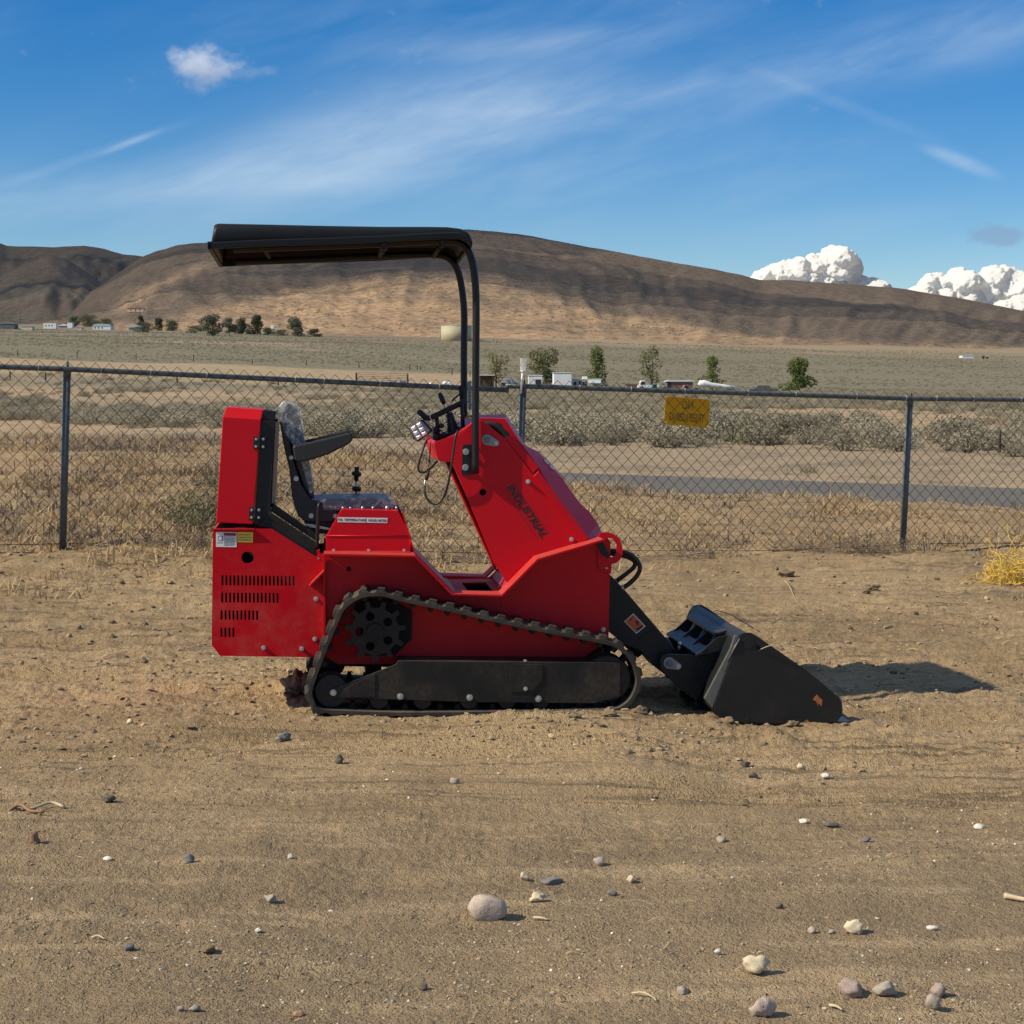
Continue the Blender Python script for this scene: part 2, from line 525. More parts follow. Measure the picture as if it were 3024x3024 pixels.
def hill_mat():
    m, t, b = new_mat('hill_cover')
    co = obj_co(t, True)
    at = t.add('ShaderNodeAttribute', attribute_name='Zone')
    v = t.add('ShaderNodeTexVoronoi', {'Scale': 0.15, 'Randomness': 1.0})
    t.l.new(co, v.inputs['Vector'])
    clump = t.noise(0.022, 3, 0.6, co)
    shrub = t.math('MULTIPLY', t.ramp(v.outputs['Distance'], 0.50, 0.28), t.ramp(clump, 0.40, 0.60))
    n2 = t.noise(0.11, 4, 0.70, co)
    n3 = t.noise(0.006, 3, 0.6, co)
    a = t.mix(t.math('MULTIPLY', t.ramp(n3, 0.42, 0.68), 0.45), at.outputs['Color'], (0.150, 0.120, 0.088))
    a = t.mix(t.math('MULTIPLY', shrub, 0.85), a, (0.085, 0.070, 0.052))
    a = t.mix(t.ramp(n2, 0.36, 0.64), t.mix(0.42, a, (0.045, 0.036, 0.030)), t.mix(0.10, a, (0.5, 0.4, 0.3)))
    t.l.new(a, b.inputs['Base Color'])
    b.inputs['Roughness'].default_value = 0.95
    b.inputs['Specular IOR Level'].default_value = 0.1
    bump(t, b, t.math('ADD', n2, clump), 0.5, 4.0)
hill_mat()
def asphalt():
    m, t, b = new_mat('asphalt')
    co = obj_co(t, True)
    a = t.mix(t.noise(0.8, 5, 0.6, co), (0.105, 0.098, 0.088), (0.165, 0.153, 0.136))
    a = t.mix(t.math('MULTIPLY', t.ramp(t.noise(60, 3, 0.7, co), 0.5, 0.8), 0.4), a, (0.2, 0.19, 0.18))
    t.l.new(a, b.inputs['Base Color'])
    b.inputs['Roughness'].default_value = 1.0
    b.inputs['Specular IOR Level'].default_value = 0.08
asphalt()
def leafy(name, ca, cb, rough=0.7, trans=0.25, per_obj=True):
    m, t, b = new_mat(name)
    co = obj_co(t, True)
    oi = t.add('ShaderNodeObjectInfo')
    n = t.noise(2.3, 3, 0.6, co)
    f = t.math('ADD', t.math('MULTIPLY', n, 0.8), t.math('MULTIPLY', oi.outputs['Random'], 0.85 if per_obj else 0.0))
    f = t.math('SUBTRACT', f, 0.30 if per_obj else 0.15, clamp=True)
    c = t.mix(f, ca, cb)
    t.l.new(c, b.inputs['Base Color'])
    b.inputs['Roughness'].default_value = rough
    b.inputs['Specular IOR Level'].default_value = 0.15
    tr = t.add('ShaderNodeBsdfTranslucent', {'Color': c})
    mx = t.add('ShaderNodeMixShader', {0: trans, 1: b.outputs[0], 2: tr.outputs[0]})
    t.l.new(mx.outputs[0], t.n['Material Output'].inputs[0])
leafy('sage_leaf', (0.185, 0.168, 0.115), (0.42, 0.37, 0.265), 0.8, 0.12)
leafy('dry_straw', (0.38, 0.265, 0.14), (0.72, 0.55, 0.33), 0.8, 0.25, False)
leafy('dead_brush', (0.19, 0.145, 0.105), (0.42, 0.34, 0.25), 0.8, 0.15, False)
leafy('green_bush', (0.12, 0.135, 0.06), (0.28, 0.28, 0.15), 0.75, 0.25)
leafy('spring_leaf', (0.085, 0.120, 0.030), (0.210, 0.235, 0.080), 0.65, 0.3)
leafy('olive_leaf', (0.14, 0.145, 0.060), (0.27, 0.25, 0.13), 0.7, 0.3)
leafy('dark_leaf', (0.032, 0.046, 0.024), (0.092, 0.110, 0.060), 0.7, 0.2)
leafy('grey_leaf', (0.075, 0.088, 0.058), (0.165, 0.172, 0.115), 0.7, 0.2)
leafy('plum_leaf', (0.020, 0.014, 0.022), (0.045, 0.03, 0.042), 0.7, 0.2)
plain('bark', (0.13, 0.10, 0.075), 0.9, 0, 0.2, 6)
plain('yellow_twine', (0.74, 0.46, 0.07), 0.6, 0, 0.25, 25)
for nm_, c_ in dict(trailer_white=(0.72, 0.73, 0.72), wall_cream=(0.56, 0.50, 0.40), wall_beige=(0.42, 0.36, 0.27), wall_brown=(0.20, 0.11, 0.08),
                    roof_pale=(0.60, 0.60, 0.57), roof_metal=(0.42, 0.47, 0.48), roof_dark=(0.10, 0.10, 0.10), pane_dark=(0.02, 0.022, 0.026),
                    tarp_teal=(0.04, 0.17, 0.13), faded_red=(0.44, 0.15, 0.12), tank_tan=(0.40, 0.36, 0.24), pink_wall=(0.62, 0.46, 0.38),
                    roof_red=(0.30, 0.10, 0.07), post_wood=(0.055, 0.042, 0.032), rust_pipe=(0.18, 0.10, 0.065), grey_junk=(0.16, 0.17, 0.18),
                    orange_wood=(0.50, 0.30, 0.13), tyre_black=(0.02, 0.02, 0.02)).items():
    plain(nm_, c_, 0.65, 0, 0.07, 0.6)
def rock_mat(name, ca, cb, spk):
    m, t, b = new_mat(name)
    co = obj_co(t)
    n = t.noise(14.0, 6, 0.65, co, 0.4)
    a = t.mix(t.ramp(n, 0.3, 0.7), ca, cb)
    a = t.mix(t.math('MULTIPLY', t.ramp(t.noise(70, 4, 0.7, co), 0.55, 0.75), 0.5), a, spk)
    t.l.new(a, b.inputs['Base Color'])
    b.inputs['Roughness'].default_value = 0.9
    b.inputs['Specular IOR Level'].default_value = 0.2
    bump(t, b, t.noise(9.0, 4, 0.7, co), 0.7, 0.003)
rock_mat('rock_pinkgrey', (0.37, 0.29, 0.235), (0.56, 0.465, 0.385), (0.55, 0.49, 0.42))
rock_mat('rock_cream', (0.50, 0.41, 0.27), (0.72, 0.62, 0.44), (0.78, 0.70, 0.55))
rock_mat('rock_grey', (0.29, 0.25, 0.205), (0.47, 0.41, 0.335), (0.46, 0.42, 0.36))
rock_mat('rock_mauve', (0.29, 0.215, 0.18), (0.43, 0.335, 0.29), (0.42, 0.36, 0.32))
rock_mat('rock_slate', (0.14, 0.138, 0.135), (0.24, 0.235, 0.225), (0.30, 0.29, 0.28))
rock_mat('rock_dark', (0.10, 0.085, 0.068), (0.19, 0.16, 0.13), (0.24, 0.21, 0.17))
rock_mat('rock_white', (0.62, 0.56, 0.46), (0.80, 0.75, 0.66), (0.85, 0.82, 0.75))
rock_mat('rock_rust', (0.34, 0.19, 0.11), (0.46, 0.30, 0.19), (0.5, 0.38, 0.27))
rock_mat('clod', (0.16, 0.115, 0.072), (0.27, 0.195, 0.122), (0.32, 0.24, 0.155))
def cloud_mat():
    m, t, b = new_mat('cloud_vapour')
    b.inputs['Base Color'].default_value = (0.93, 0.93, 0.93, 1)
    b.inputs['Roughness'].default_value = 1.0
    b.inputs['Specular IOR Level'].default_value = 0.0
    g_ = t.add('ShaderNodeNewGeometry')
    vm = t.add('ShaderNodeVectorMath', operation='MULTIPLY_ADD')      # light spreads inside vapour: shading much softer than on a solid
    t.l.new(g_.outputs['Normal'], vm.inputs[0]); vm.inputs[1].default_value = (0.34,) * 3; vm.inputs[2].default_value = tuple(to_sun * 0.70)
    nm_ = t.add('ShaderNodeVectorMath', operation='NORMALIZE'); t.l.new(vm.outputs[0], nm_.inputs[0])
    t.l.new(nm_.outputs[0], b.inputs['Normal'])
    tr = t.add('ShaderNodeBsdfTranslucent', {'Color': (0.95, 0.95, 0.95, 1)})
    mx = t.add('ShaderNodeMixShader', {0: 0.55, 1: b.outputs[0], 2: tr.outputs[0]})
    t.l.new(mx.outputs[0], t.n['Material Output'].inputs[0])
cloud_mat()

def thin_cloud():
    m, t, b = new_mat('thin_cloud')
    b.inputs['Base Color'].default_value = (0.93, 0.93, 0.93, 1)
    b.inputs['Roughness'].default_value = 1.0
    tr = t.add('ShaderNodeBsdfTransparent')
    mx = t.add('ShaderNodeMixShader', {0: 0.79, 1: b.outputs[0], 2: tr.outputs[0]})
    t.l.new(mx.outputs[0], t.n['Material Output'].inputs[0])
thin_cloud()
# ------------------------------------------------------------------ ground shape
def fence_D(X):
    return 15.03 + 0.315 * X
def road_s(X, D):
    return D - (26.0 - 0.8 * X)              # 0 at the near edge, 6.3 at the far edge
PROF_D = np.array([0, 30, 60, 80, 100, 130, 180, 240, 300, 400, 550, 700, 900, 1150, 1600])
PROF_L = np.array([0, 0, 1281, 1245, 1218, 1185, 1145, 1112, 1088, 1062, 1028, 996, 976, 966, 955], float)
PROF_C = np.array([0, 0, 1281, 1248, 1225, 1200, 1174, 1155, 1142, 1112, 1074, 1038, 1012, 1000, 985], float)
PROF_R = np.array([0, 0, 1281, 1248, 1227, 1206, 1186, 1168, 1154, 1132, 1104, 1078, 1052, 1040, 1025], float)
def prof_z(P):
    z = EYE + np.array([slope_of(y) for y in P]) * PROF_D
    z[:3] = 0
    return z
ZL, ZC, ZR = prof_z(PROF_L), prof_z(PROF_C), prof_z(PROF_R)
def base_z(X, D):
    a = np.clip(X / np.maximum(D, 1.0) * FPX, -2600, 2600)
    zl, zc, zr = np.interp(D, PROF_D, ZL), np.interp(D, PROF_D, ZC), np.interp(D, PROF_D, ZR)
    t = np.clip(a / 1512, -1.4, 1.4)
    return np.where(t < 0, zc + (zl - zc) * (-t), zc + (zr - zc) * t)
TRACK_BANDS = [  # distance, half width, x from, x to, ridge pitch, depth
    (7.62, 0.18, -1.5, 6.0, 0.060, 0.016), (7.25, 0.12, -6, 6.0, 0.06, 0.010), (6.62, 0.20, 0.1, 6.0, 0.050, 0.012),
    (6.25, 0.24, -6, -1.1, 0.055, 0.014), (6.45, 0.12, -0.6, 1.0, 0.06, 0.010), (9.6, 0.2, 1.2, 6, 0.10, 0.022), (8.35, 0.22, 1.6, 6, 0.09, 0.016), (8.6, 0.2, -6, -1.0, 0.09, 0.018),
    (9.25, 0.24, -6, -0.8, 0.10, 0.024), (10.3, 0.28, -6, 6, 0.12, 0.026), (11.3, 0.3, -6, 6, 0.14, 0.026), (12.2, 0.3, -6, 6, 0.15, 0.024)]
BUMPS = [  # px, py on the ground, radius x, radius D, height: spilled earth by the tracks and the bucket
    (1520, 2118, 0.28, 0.05, 0.022), (1760, 2114, 0.22, 0.05, 0.010), (1870, 2108, 0.12, 0.05, 0.012), (2150, 2135, 0.11, 0.07, 0.020),
    (2260, 2142, 0.12, 0.04, 0.040), (2340, 2146, 0.08, 0.04, 0.016), (880, 2046, 0.085, 0.10, 0.062),
    (2080, 2105, 0.10, 0.10, 0.035), (580, 2015, 0.25, 0.03, 0.020), (1980, 2040, 0.12, 0.2, 0.03)]
BUMP_W = []
for (px, py, rx, rd, h) in BUMPS:
    x, y, z = ray(px, py)
    d = -EYE / (z / y)
    BUMP_W.append((x / y * d, d, rx, rd, h))
def ground_z(X, D, fine=True):
    X = np.asarray(X, float); D = np.asarray(D, float)
    z = base_z(X, D)
    t = D - fence_D(X)
    left = sstep(0.2, -3.5, X)
    bank = (0.03 + 0.20 * left) * np.exp(-np.where(t < 0, (t / 1.3) ** 2, 0) ) * sstep(-4.0, 0.2, t)
    rs = road_s(X, D)
    z = z + 0.36 * sstep(2.4, -1.8, X) * sstep(-13, -7, rs) * (1 - sstep(-3.2, -1.2, rs)) * sstep(1.0, 4.0, t)
    off_road = 1 - sstep(-3.0, -0.6, rs)
    z = z + bank * np.where(t > 0, off_road, 1) + (0.10 + 0.10 * sstep(0, 3, X)) * sstep(0.3, 4.0, t) * off_road
    onroad = sstep(-0.9, -0.2, rs) * (1 - sstep(6.5, 7.4, rs))
    rough = 0.030 * fbm(X * 0.8, D * 0.8, 3, 4) + 0.02 * fbm(X * 2.6, D * 2.6, 5, 4)
    rough = rough * np.where(t > -1.2, 1.6, 1.0)
    z = z + rough * (1 - onroad) - 0.06 * onroad
    far = sstep(60, 400, D)
    z = z + far * 1.3 * fbm(X * 0.012, D * 0.012, 9, 4)
    z = z - 0.068 * sstep(0.40, 0.95, X) * np.exp(-((D - 8.1) / 1.6) ** 2)
    if fine:
        near = (D < 24)
        z = z + near * 0.016 * fbm(X * 0.7, D * 6.5, 35, 4) * sstep(5.0, 8.0, D) * (1 - 0.5 * sstep(12, 14, D))
        calm = sstep(0.0, 0.5, 0.5 + fbm(X * 0.7 + 3, D * 1.4, 21, 3))
        z = z + near * ((0.021 * fbm(X * 9, D * 9, 31, 3) + 0.019 * np.abs(fbm(X * 26, D * 26, 33, 3))) * (0.45 + 0.55 * calm) * (0.42 + 0.58 * sstep(6.4, 8.6, D)))
        for (d0, hw, x0, x1, pit, dep) in TRACK_BANDS:
            wob = d0 + 0.07 * fbm(X * 0.35, X * 0 + d0, 41, 2)
            q = (D - wob)
            m = np.exp(-(q / hw) ** 4) * sstep(x0 - 0.3, x0 + 0.3, X) * (1 - sstep(x1 - 0.3, x1 + 0.3, X))
            m = m * sstep(-0.35, 0.35, fbm(X * 1.1, D * 3, 43, 3))
            z = z + m * (dep * np.sin(2 * math.pi * (q + 0.012 * fbm(X * 3, D * 3, 45, 2)) / pit) - dep * 0.6)
        for (bx, bd, rx, rd, h) in BUMP_W:
            g = np.exp(-((X - bx) / rx) ** 2 - ((D - bd) / rd) ** 2)
            z = z + g * h * (1 + 0.9 * fbm(X * 22, D * 22, 51, 3))
    return z
def gz(X, D):
    return float(ground_z(np.array([X]), np.array([D]))[0])
def on_ground(px, py):
    """place on the yard ground seen at a photograph pixel"""
    x, y, z = ray(px, py)
    d = -EYE / (z / y)
    for _ in range(4):
        g = gz(x / y * d, d)
        d = (g - EYE) / (z / y)
    return Vector((x / y * d, d - CAM_D, g))

# the yard, in fine relief
pys = np.arange(3420, 1478, -2.7)
rowsD = np.concatenate([[-60, -30, -12, -5, -1.5, 0.5, 1.8, 2.8], 7840.0 / (pys - 1150)])
cpx = np.concatenate([[-60000, -20000, -8000, -3500, -2200], np.arange(-1500, -430, 16), np.arange(-420, 3444, 5.6), np.arange(3456, 4540, 16), [5200, 6800, 11000, 23000, 63000]])
DD = np.repeat(rowsD[:, None], len(cpx), 1)
XX = (cpx[None, :] - 1512) / FPX * np.maximum(DD, 2.6)
ZZ = ground_z(XX, DD)
me = np_mesh('yard_ground', np.stack([XX, DD - CAM_D, ZZ], -1), grid_quads(*DD.shape), smooth=True)
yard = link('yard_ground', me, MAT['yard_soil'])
tag(yard, 'tan sandy yard dirt with tyre marks and scattered gravel', kind='structure')

# the valley beyond the fence
rowsD = np.concatenate([[23.4], np.geomspace(23.9, 1650, 330)])
cpx = np.concatenate([[-60000, -30000, -15000, -8000, -4500, -2600, -1700], np.arange(-1100, 4130, 13.0), [4800, 5800, 7500, 11000, 18000, 33000, 63000]])
DD = np.repeat(rowsD[:, None], len(cpx), 1)
XX = (cpx[None, :] - 1512) / FPX * DD
ZZ = ground_z(XX, DD, fine=False)
ZZ[0] -= 0.10
me = np_mesh('valley_ground', np.stack([XX, DD - CAM_D, ZZ], -1), grid_quads(*DD.shape), smooth=True)
PXX = 1512 + XX / DD * FPX
wob = fbm(XX * 0.03, DD * 0.03, 61, 4)
def lerp3(a, b, k):
    return a + (np.array(b) - a) * k[..., None]
tan_ = np.array([0.350, 0.262, 0.165]); sand = np.array([0.47, 0.33, 0.19]); field = np.array([0.215, 0.195, 0.125]); grass = np.array([0.47, 0.345, 0.20])
c = np.broadcast_to(tan_, DD.shape + (3,)).copy()
c = lerp3(c, sand, sstep(50, 75, DD + 6 * wob) * (1 - sstep(250, 300, DD)))
c = lerp3(c, (0.30, 0.245, 0.16), sstep(90, 150, DD) * (0.5 + 0.5 * np.clip(wob * 2, -1, 1)))
leftside = 1 - sstep(1350, 1700, PXX + 160 * wob)
strip = sstep(235, 275, DD + 20 * wob) * (1 - sstep(408, 424, DD + 10 * wob + (PXX - 700) * 0.012)) * leftside
c = lerp3(c, field, sstep(180, 260, DD + 25 * wob))
c = lerp3(c, grass, strip)
c = lerp3(c, (0.36, 0.27, 0.18), sstep(650, 672, DD) * (1 - sstep(690, 730, DD)) * sstep(350, 500, PXX) * (1 - sstep(800, 1100, PXX)))
trail = np.exp(-((DD - (560 + (1400 - PXX) * 0.13)) / 7.0) ** 2) * sstep(760, 900, PXX) * (1 - sstep(1380, 1500, PXX))
c = lerp3(c, (0.37, 0.29, 0.20), trail * 0.8)
c = lerp3(c, (0.26, 0.20, 0.135), sstep(720, 860, DD) * sstep(850, 1000, PXX) * (1 - sstep(1500, 2100, PXX)) * 0.8)
c = lerp3(c, (0.42, 0.31, 0.19), sstep(780, 1000, DD + 120 * wob) * sstep(1400, 1700, PXX) * 0.75)
c = lerp3(c, (0.25, 0.215, 0.145), (1 - sstep(500, 900, PXX)) * sstep(720, 800, DD))
color_attr(me, c.reshape(-1, 3) * 0.90)
valley = link('valley_ground', me, MAT['valley_soil'])
tag(valley, 'sagebrush flat and dry fields rising to the hills', kind='structure')

# the road behind the fence
mb = MB()
N = 70
for i in range(N):
    for j in range(2):
        pass
xs = np.linspace(-130, 60, 160)
V = []
for x in xs:
    for k, s in enumerate(np.linspace(0, 6.3, 6)):
        d = 26.0 - 0.8 * x + s
        V.append((x, d - CAM_D, max(0.0, float(base_z(np.array([x]), np.array([max(d, 0)]))[0])) + 0.015 + 0.03 * math.sin(math.pi * s / 6.3)))
me = np_mesh('road', V, grid_quads(160, 6), smooth=True)
road = link('road', me, MAT['asphalt'])
tag(road, 'narrow grey asphalt road running past behind the fence', kind='structure')

# ------------------------------------------------------------------ hills
HILL_GRID = {}
def hill(name, label, crest, base_y, D0, D1, gully, seed, zone_fn, px0, px1, step=9.0, rows=150, back=900.0):
    cp = np.array(crest, float)
    px = np.arange(px0, px1, step)
    yc = np.interp(px, cp[:, 0], cp[:, 1]) + 2.5 * fbm(px / 60.0, px * 0 + seed, seed, 4)
    yb = np.interp(px, [-800, 0, 1512, 3024, 4000], base_y)
    t = np.concatenate([np.linspace(0, 1, rows), np.linspace(1.06, 2.0, 14)])
    T = np.repeat(t[:, None], len(px), 1)
    PX = np.repeat(px[None, :], len(t), 0)
    Tc = np.clip(T, 0, 1)
    warp = 0.06 * fbm(PX / 300.0, T * 3, seed + 3, 3)
    DDh = D0 + (D1 - D0) * (Tc + warp * Tc * (1 - Tc) * 3)
    s = Tc ** 0.92
    Y = yb[None, :] + (yc - yb)[None, :] * s
    g = ridged(PX / 210.0 + 1.1 * fbm(PX / 420.0, T * 1.6, seed + 5, 2) + T * 0.9, T * 1.1, seed + 7, 4) - 0.62
    g2 = ridged(PX / 75.0 - T * 1.3, T * 2.0 + fbm(PX / 150., T * 3, seed + 8, 2), seed + 9, 3) - 0.6
    amp = gully / FPX * DDh * np.clip(Tc * (1 - Tc) * 4, 0, 1)
    slope = np.vectorize(slope_of)(Y)
    Z = EYE + slope * DDh + amp * (g * 1.0 + g2 * 0.35)
    over = np.clip(T - 1, 0, 1)
    DDh = DDh + over * back
    Z = Z - over * (Z - 5) * 0.75 - over * 15
    X = (PX - 1512) / FPX * DDh
    HILL_GRID[name] = (X, DDh, Z, PX, Y)
    me = np_mesh(name, np.stack([X, DDh - CAM_D, Z], -1), grid_quads(*T.shape), smooth=True)
    color_attr(me, zone_fn(PX, Y, T, X, DDh).reshape(-1, 3))
    o = link(name, me, MAT['hill_cover'])
    return tag(o, label, kind='structure')
BROWN = np.array([0.130, 0.096, 0.070]); OLIVE = np.array([0.125, 0.106, 0.078]); TANH = np.array([0.52, 0.335, 0.185])
def zone_left(PX, Y, T, X, D):
    w = fbm(X * 0.004, D * 0.004, 71, 4)
    return lerp3(np.broadcast_to(OLIVE, PX.shape + (3,)).copy(), BROWN, sstep(-0.2, 0.3, w))
hill('far_hills', 'rounded dark brown hills at far left under the sky',
     [(-1600, 700), (-900, 660), (-300, 690), (0, 715), (30, 726), (156, 730), (258, 726), (313, 735), (368, 751), (422, 757), (520, 772), (700, 800), (900, 850)],
     [950, 940, 930, 930, 930], 2400, 4300, 80, 5, zone_left, -2300, 1000, 9, 120)
hill('spur_hill', 'peaked brown spur in front of the far left hills',
     [(-2000, 820), (-1200, 770), (-700, 800), (-300, 850), (0, 822), (80, 782), (155, 752), (205, 765), (260, 802), (320, 845), (400, 890), (520, 930), (700, 980)],
     [985, 975, 970, 970, 970], 1800, 3200, 52, 15, zone_left, -2300, 760, 9, 110)
TAN_TOP = np.array([(-2000, 985), (300, 965), (500, 942), (640, 912), (760, 893), (900, 868), (1050, 842), (1200, 826), (1380, 822), (1480, 838), (1600, 872), (1750, 905), (1900, 935), (2050, 962), (2250, 990), (2450, 1012), (3024, 1030), (5000, 1040)], float)
def zone_main(PX, Y, T, X, D):
    w = fbm(X * 0.0045, D * 0.0045, 81, 5)
    top = np.interp(PX, TAN_TOP[:, 0], TAN_TOP[:, 1])
    k = sstep(-16, 16, Y - top + 26 * w)  # brown over tan: brush cover, with cloud shade put into the colour
    c = np.broadcast_to(BROWN, PX.shape + (3,)).copy()
    c = lerp3(c, (0.140, 0.108, 0.077), sstep(-0.1, 0.4, w) * sstep(1300, 2300, PX))
    spur = np.exp(-((Y - (905 - (PX - 350) * 0.44)) / 20.0) ** 2) * sstep(290, 420, PX) * (1 - sstep(600, 760, PX))  # lit spur painted in as a lighter tan band
    c = lerp3(c, (0.40, 0.27, 0.165), np.clip(spur + 0.5 * w * spur, 0, 1) * 0.85)
    return lerp3(c, TANH, k * (0.80 + 0.3 * w))
hill('big_hill', 'broad bare brown hill with tan lower slope across the valley',
     [(-1800, 990), (-600, 985), (0, 935), (200, 890), (310, 838), (370, 797), (430, 758), (470, 742), (532, 725), (579, 718), (626, 715), (760, 705), (950, 692),
      (1150, 680), (1300, 675), (1385, 677), (1455, 682), (1565, 697), (1721, 726), (1878, 755), (2035, 783), (2191, 812), (2238, 825), (2262, 827), (2330, 828), (2504, 839),
      (2661, 853), (2817, 879), (3024, 918), (3400, 975), (3900, 985), (5200, 940)],
     [1010, 1000, 1040, 1070, 1075], 1000, 2700, 38, 25, zone_main, -2300, 5200, 9, 190)

# ------------------------------------------------------------------ clouds
def cloud(name, blobs, D, seed, label=None, cat=None, kind=None, yflat=0.7, sub=2, bumpk=0.12):
    """heap of swelling lobes with turbulent relief; blobs = (px, py, radius px, depth shift in radii)"""
    import bmesh
    bm = bmesh.new()
    for (px, py, r, dz) in blobs:
        c = W(px, py, D)
        R = r / FPX * D
        res = bmesh.ops.create_icosphere(bm, subdivisions=sub, radius=1.0)
        c.y += dz * R
        for v in res['verts']:
            n = v.co.copy()
            q = n * 1.5 + Vector((px * 0.01 + seed, py * 0.013, dz))
            dsp = 1.0
            for k, (fr, am) in enumerate(((1.0, 0.9), (2.1, 0.65), (4.3, 0.42), (8.5, 0.24))):
                dsp += bumpk * am * (1 - 2.2 * abs(mnoise.noise(q * fr + Vector((k * 9.1, 0, 0)))))
            v.co = c + Vector((n.x * R * dsp, n.y * R * dsp, n.z * R * dsp * (0.9 if n.z > 0 else yflat)))
    me = bpy.data.meshes.new(name)
    for f in bm.faces: f.smooth = True
    bm.to_mesh(me); bm.free()
    me.transform(Matrix.Translation(-W(blobs[0][0], blobs[0][1], D)))
    o = link(name, me, MAT['cloud_vapour'])
    o.location = W(blobs[0][0], blobs[0][1], D)
    rm = o.modifiers.new('merge', 'REMESH'); rm.mode = 'VOXEL'; rm.voxel_size = 7.0; rm.use_smooth_shade = True
    sm_ = o.modifiers.new('soften', 'SMOOTH'); sm_.iterations = 5; sm_.factor = 0.5
    for k, (sz, st) in enumerate(((75.0, 44.0), (30.0, 15.0), (14.0, 4.0))):
        tx = bpy.data.textures.new('billow', 'CLOUDS'); tx.noise_scale = sz; tx.noise_depth = 2; tx.noise_type = 'SOFT_NOISE'
        dm = o.modifiers.new('billow', 'DISPLACE'); dm.texture = tx; dm.texture_coords = 'LOCAL'; dm.strength = st; dm.mid_level = 0.5
    return tag(o, label, cat, None, kind)
rc = random.Random(5)
def heap(top, r0, r1, n, ybase):
    tp = np.array(top, float)
    out = []
    for i in range(n):
        px = rc.uniform(tp[0, 0], tp[-1, 0])
        yt = float(np.interp(px, tp[:, 0], tp[:, 1]))
        if yt > ybase: continue
        r = rc.uniform(r0, r1)
        y = yt + r * 0.95 + (rc.random() ** 2.2) * max(0, ybase - yt - r)
        out.append((px, y, r, rc.uniform(-1.2, 1.2) + (y - yt) / 60.0 * -0.7))
    return out
cloud('cumulus_cloud', heap([(2225, 822), (2262, 785), (2330, 770), (2362, 760), (2380, 750), (2412, 752), (2440, 738), (2455, 730), (2490, 738), (2515, 755), (2530, 785), (2550, 815), (2590, 834)], 12, 36, 110, 850),
      15000, 1.0, 'white heaped cumulus cloud rising behind the middle of the hill ridge', 'cloud')
cloud('cumulus_cloud', heap([(2680, 850), (2715, 836), (2748, 806), (2790, 802), (2822, 790), (2850, 805), (2880, 826), (2892, 812), (2915, 790), (2950, 785), (2985, 792), (3040, 815), (3120, 800), (3200, 840), (3300, 900)], 13, 40, 170, 930),
      15000, 4.0, 'white heaped cumulus cloud at the right end of the ridge', 'cloud')
# clouds outside the picture whose shade lies on the hills, as it does in the photograph
def shade_cloud(px, py, D, alt, rx, ry, seed, lobes=26):
    p = W(px, py, D)
    k = (alt - p.z) / to_sun.z
    c = p + to_sun * k
    import bmesh
    bm = bmesh.new()
    bmesh.ops.create_icosphere(bm, subdivisions=5, radius=1.0)
    for v in bm.verts:
        n = v.co.copy()
        q = Vector((n.x, n.y, 0)) * 1.3 + Vector((seed * 7.1, seed * 3.3, 0))
        edge = 1 + 0.55 * mnoise.noise(q) + 0.35 * mnoise.noise(q * 2.3) + 0.18 * mnoise.noise(q * 5.1)
        v.co = c + Vector((n.x * rx * edge, n.y * ry * edge, n.z * 60 * (1 + 0.5 * mnoise.noise(n * 6))))
    me = bpy.data.meshes.new('cloud')
    for f in bm.faces: f.smooth = True
    bm.to_mesh(me); bm.free()
    tag(link('cloud', me, MAT['thin_cloud']), 'flat white cloud drifting high over the valley', kind='structure')
shade_cloud(2350, 915, 2050, 1500, 480, 230, 3)
shade_cloud(1850, 855, 2250, 1500, 330, 200, 13)
shade_cloud(180, 800, 3300, 1700, 1300, 1400, 4)
shade_cloud(-450, 820, 3300, 1700, 1200, 1400, 9)
# ------------------------------------------------------------------ the compact tracked loader
YAW = math.asin(0.1)
loader = empty('track_loader', (0, 0, 0), YAW)
tag(loader, 'red and black compact track loader with seat, canopy and front bucket on the dirt', 'loader')
cY, sY = math.cos(YAW), math.sin(YAW)
def U(px, py, v):
    """loader-local (u, z) of a photograph pixel on the loader's upright plane v metres in from its near side"""
    dx, dy, dz = ray(px, py)
    ex, ey = 0.0, -CAM_D
    lx, ly = cY * ex + sY * ey, -sY * ex + cY * ey
    ldx, ldy = cY * dx + sY * dy, -sY * dx + cY * dy
    k = (v - ly) / ldy
    return (lx + k * ldx, EYE + k * dz)
Z0 = lambda x, y: (x, y)
Z1 = lambda x, y: (600 + x * .36232, 1150 + y * .36232)
Z2 = lambda x, y: (1150 + x * .36232, 1100 + y * .36232)
Z3 = lambda x, y: (600 + x * .33644, 1500 + y * .33644)
Z4 = lambda x, y: (1200 + x * .36232, 1600 + y * .36232)
Z5 = lambda x, y: (1750 + x * .41408, 1600 + y * .41408)
Z6 = lambda x, y: (600 + x * .43996, 620 + y * .43996)
Z7 = lambda x, y: (1200 + x * .18634, 1080 + y * .18634)
Z8 = lambda x, y: (940 + x * .2277, 1700 + y * .2277)
def PL(Z, v, *pts):
    return [U(*Z(*p), v) for p in pts]
def P3(Z, v, x, y):
    u, z = U(*Z(x, y), v)
    return (u, v, z)
M = MAT
WID = 1.05
VN, VF = 0.20, 0.85                       # near and far body plates
def circ(u, z, r, n=18, a0=0.0):
    return [(u + r * math.cos(a0 + 2 * math.pi * i / n), z + r * math.sin(a0 + 2 * math.pi * i / n)) for i in range(n)]
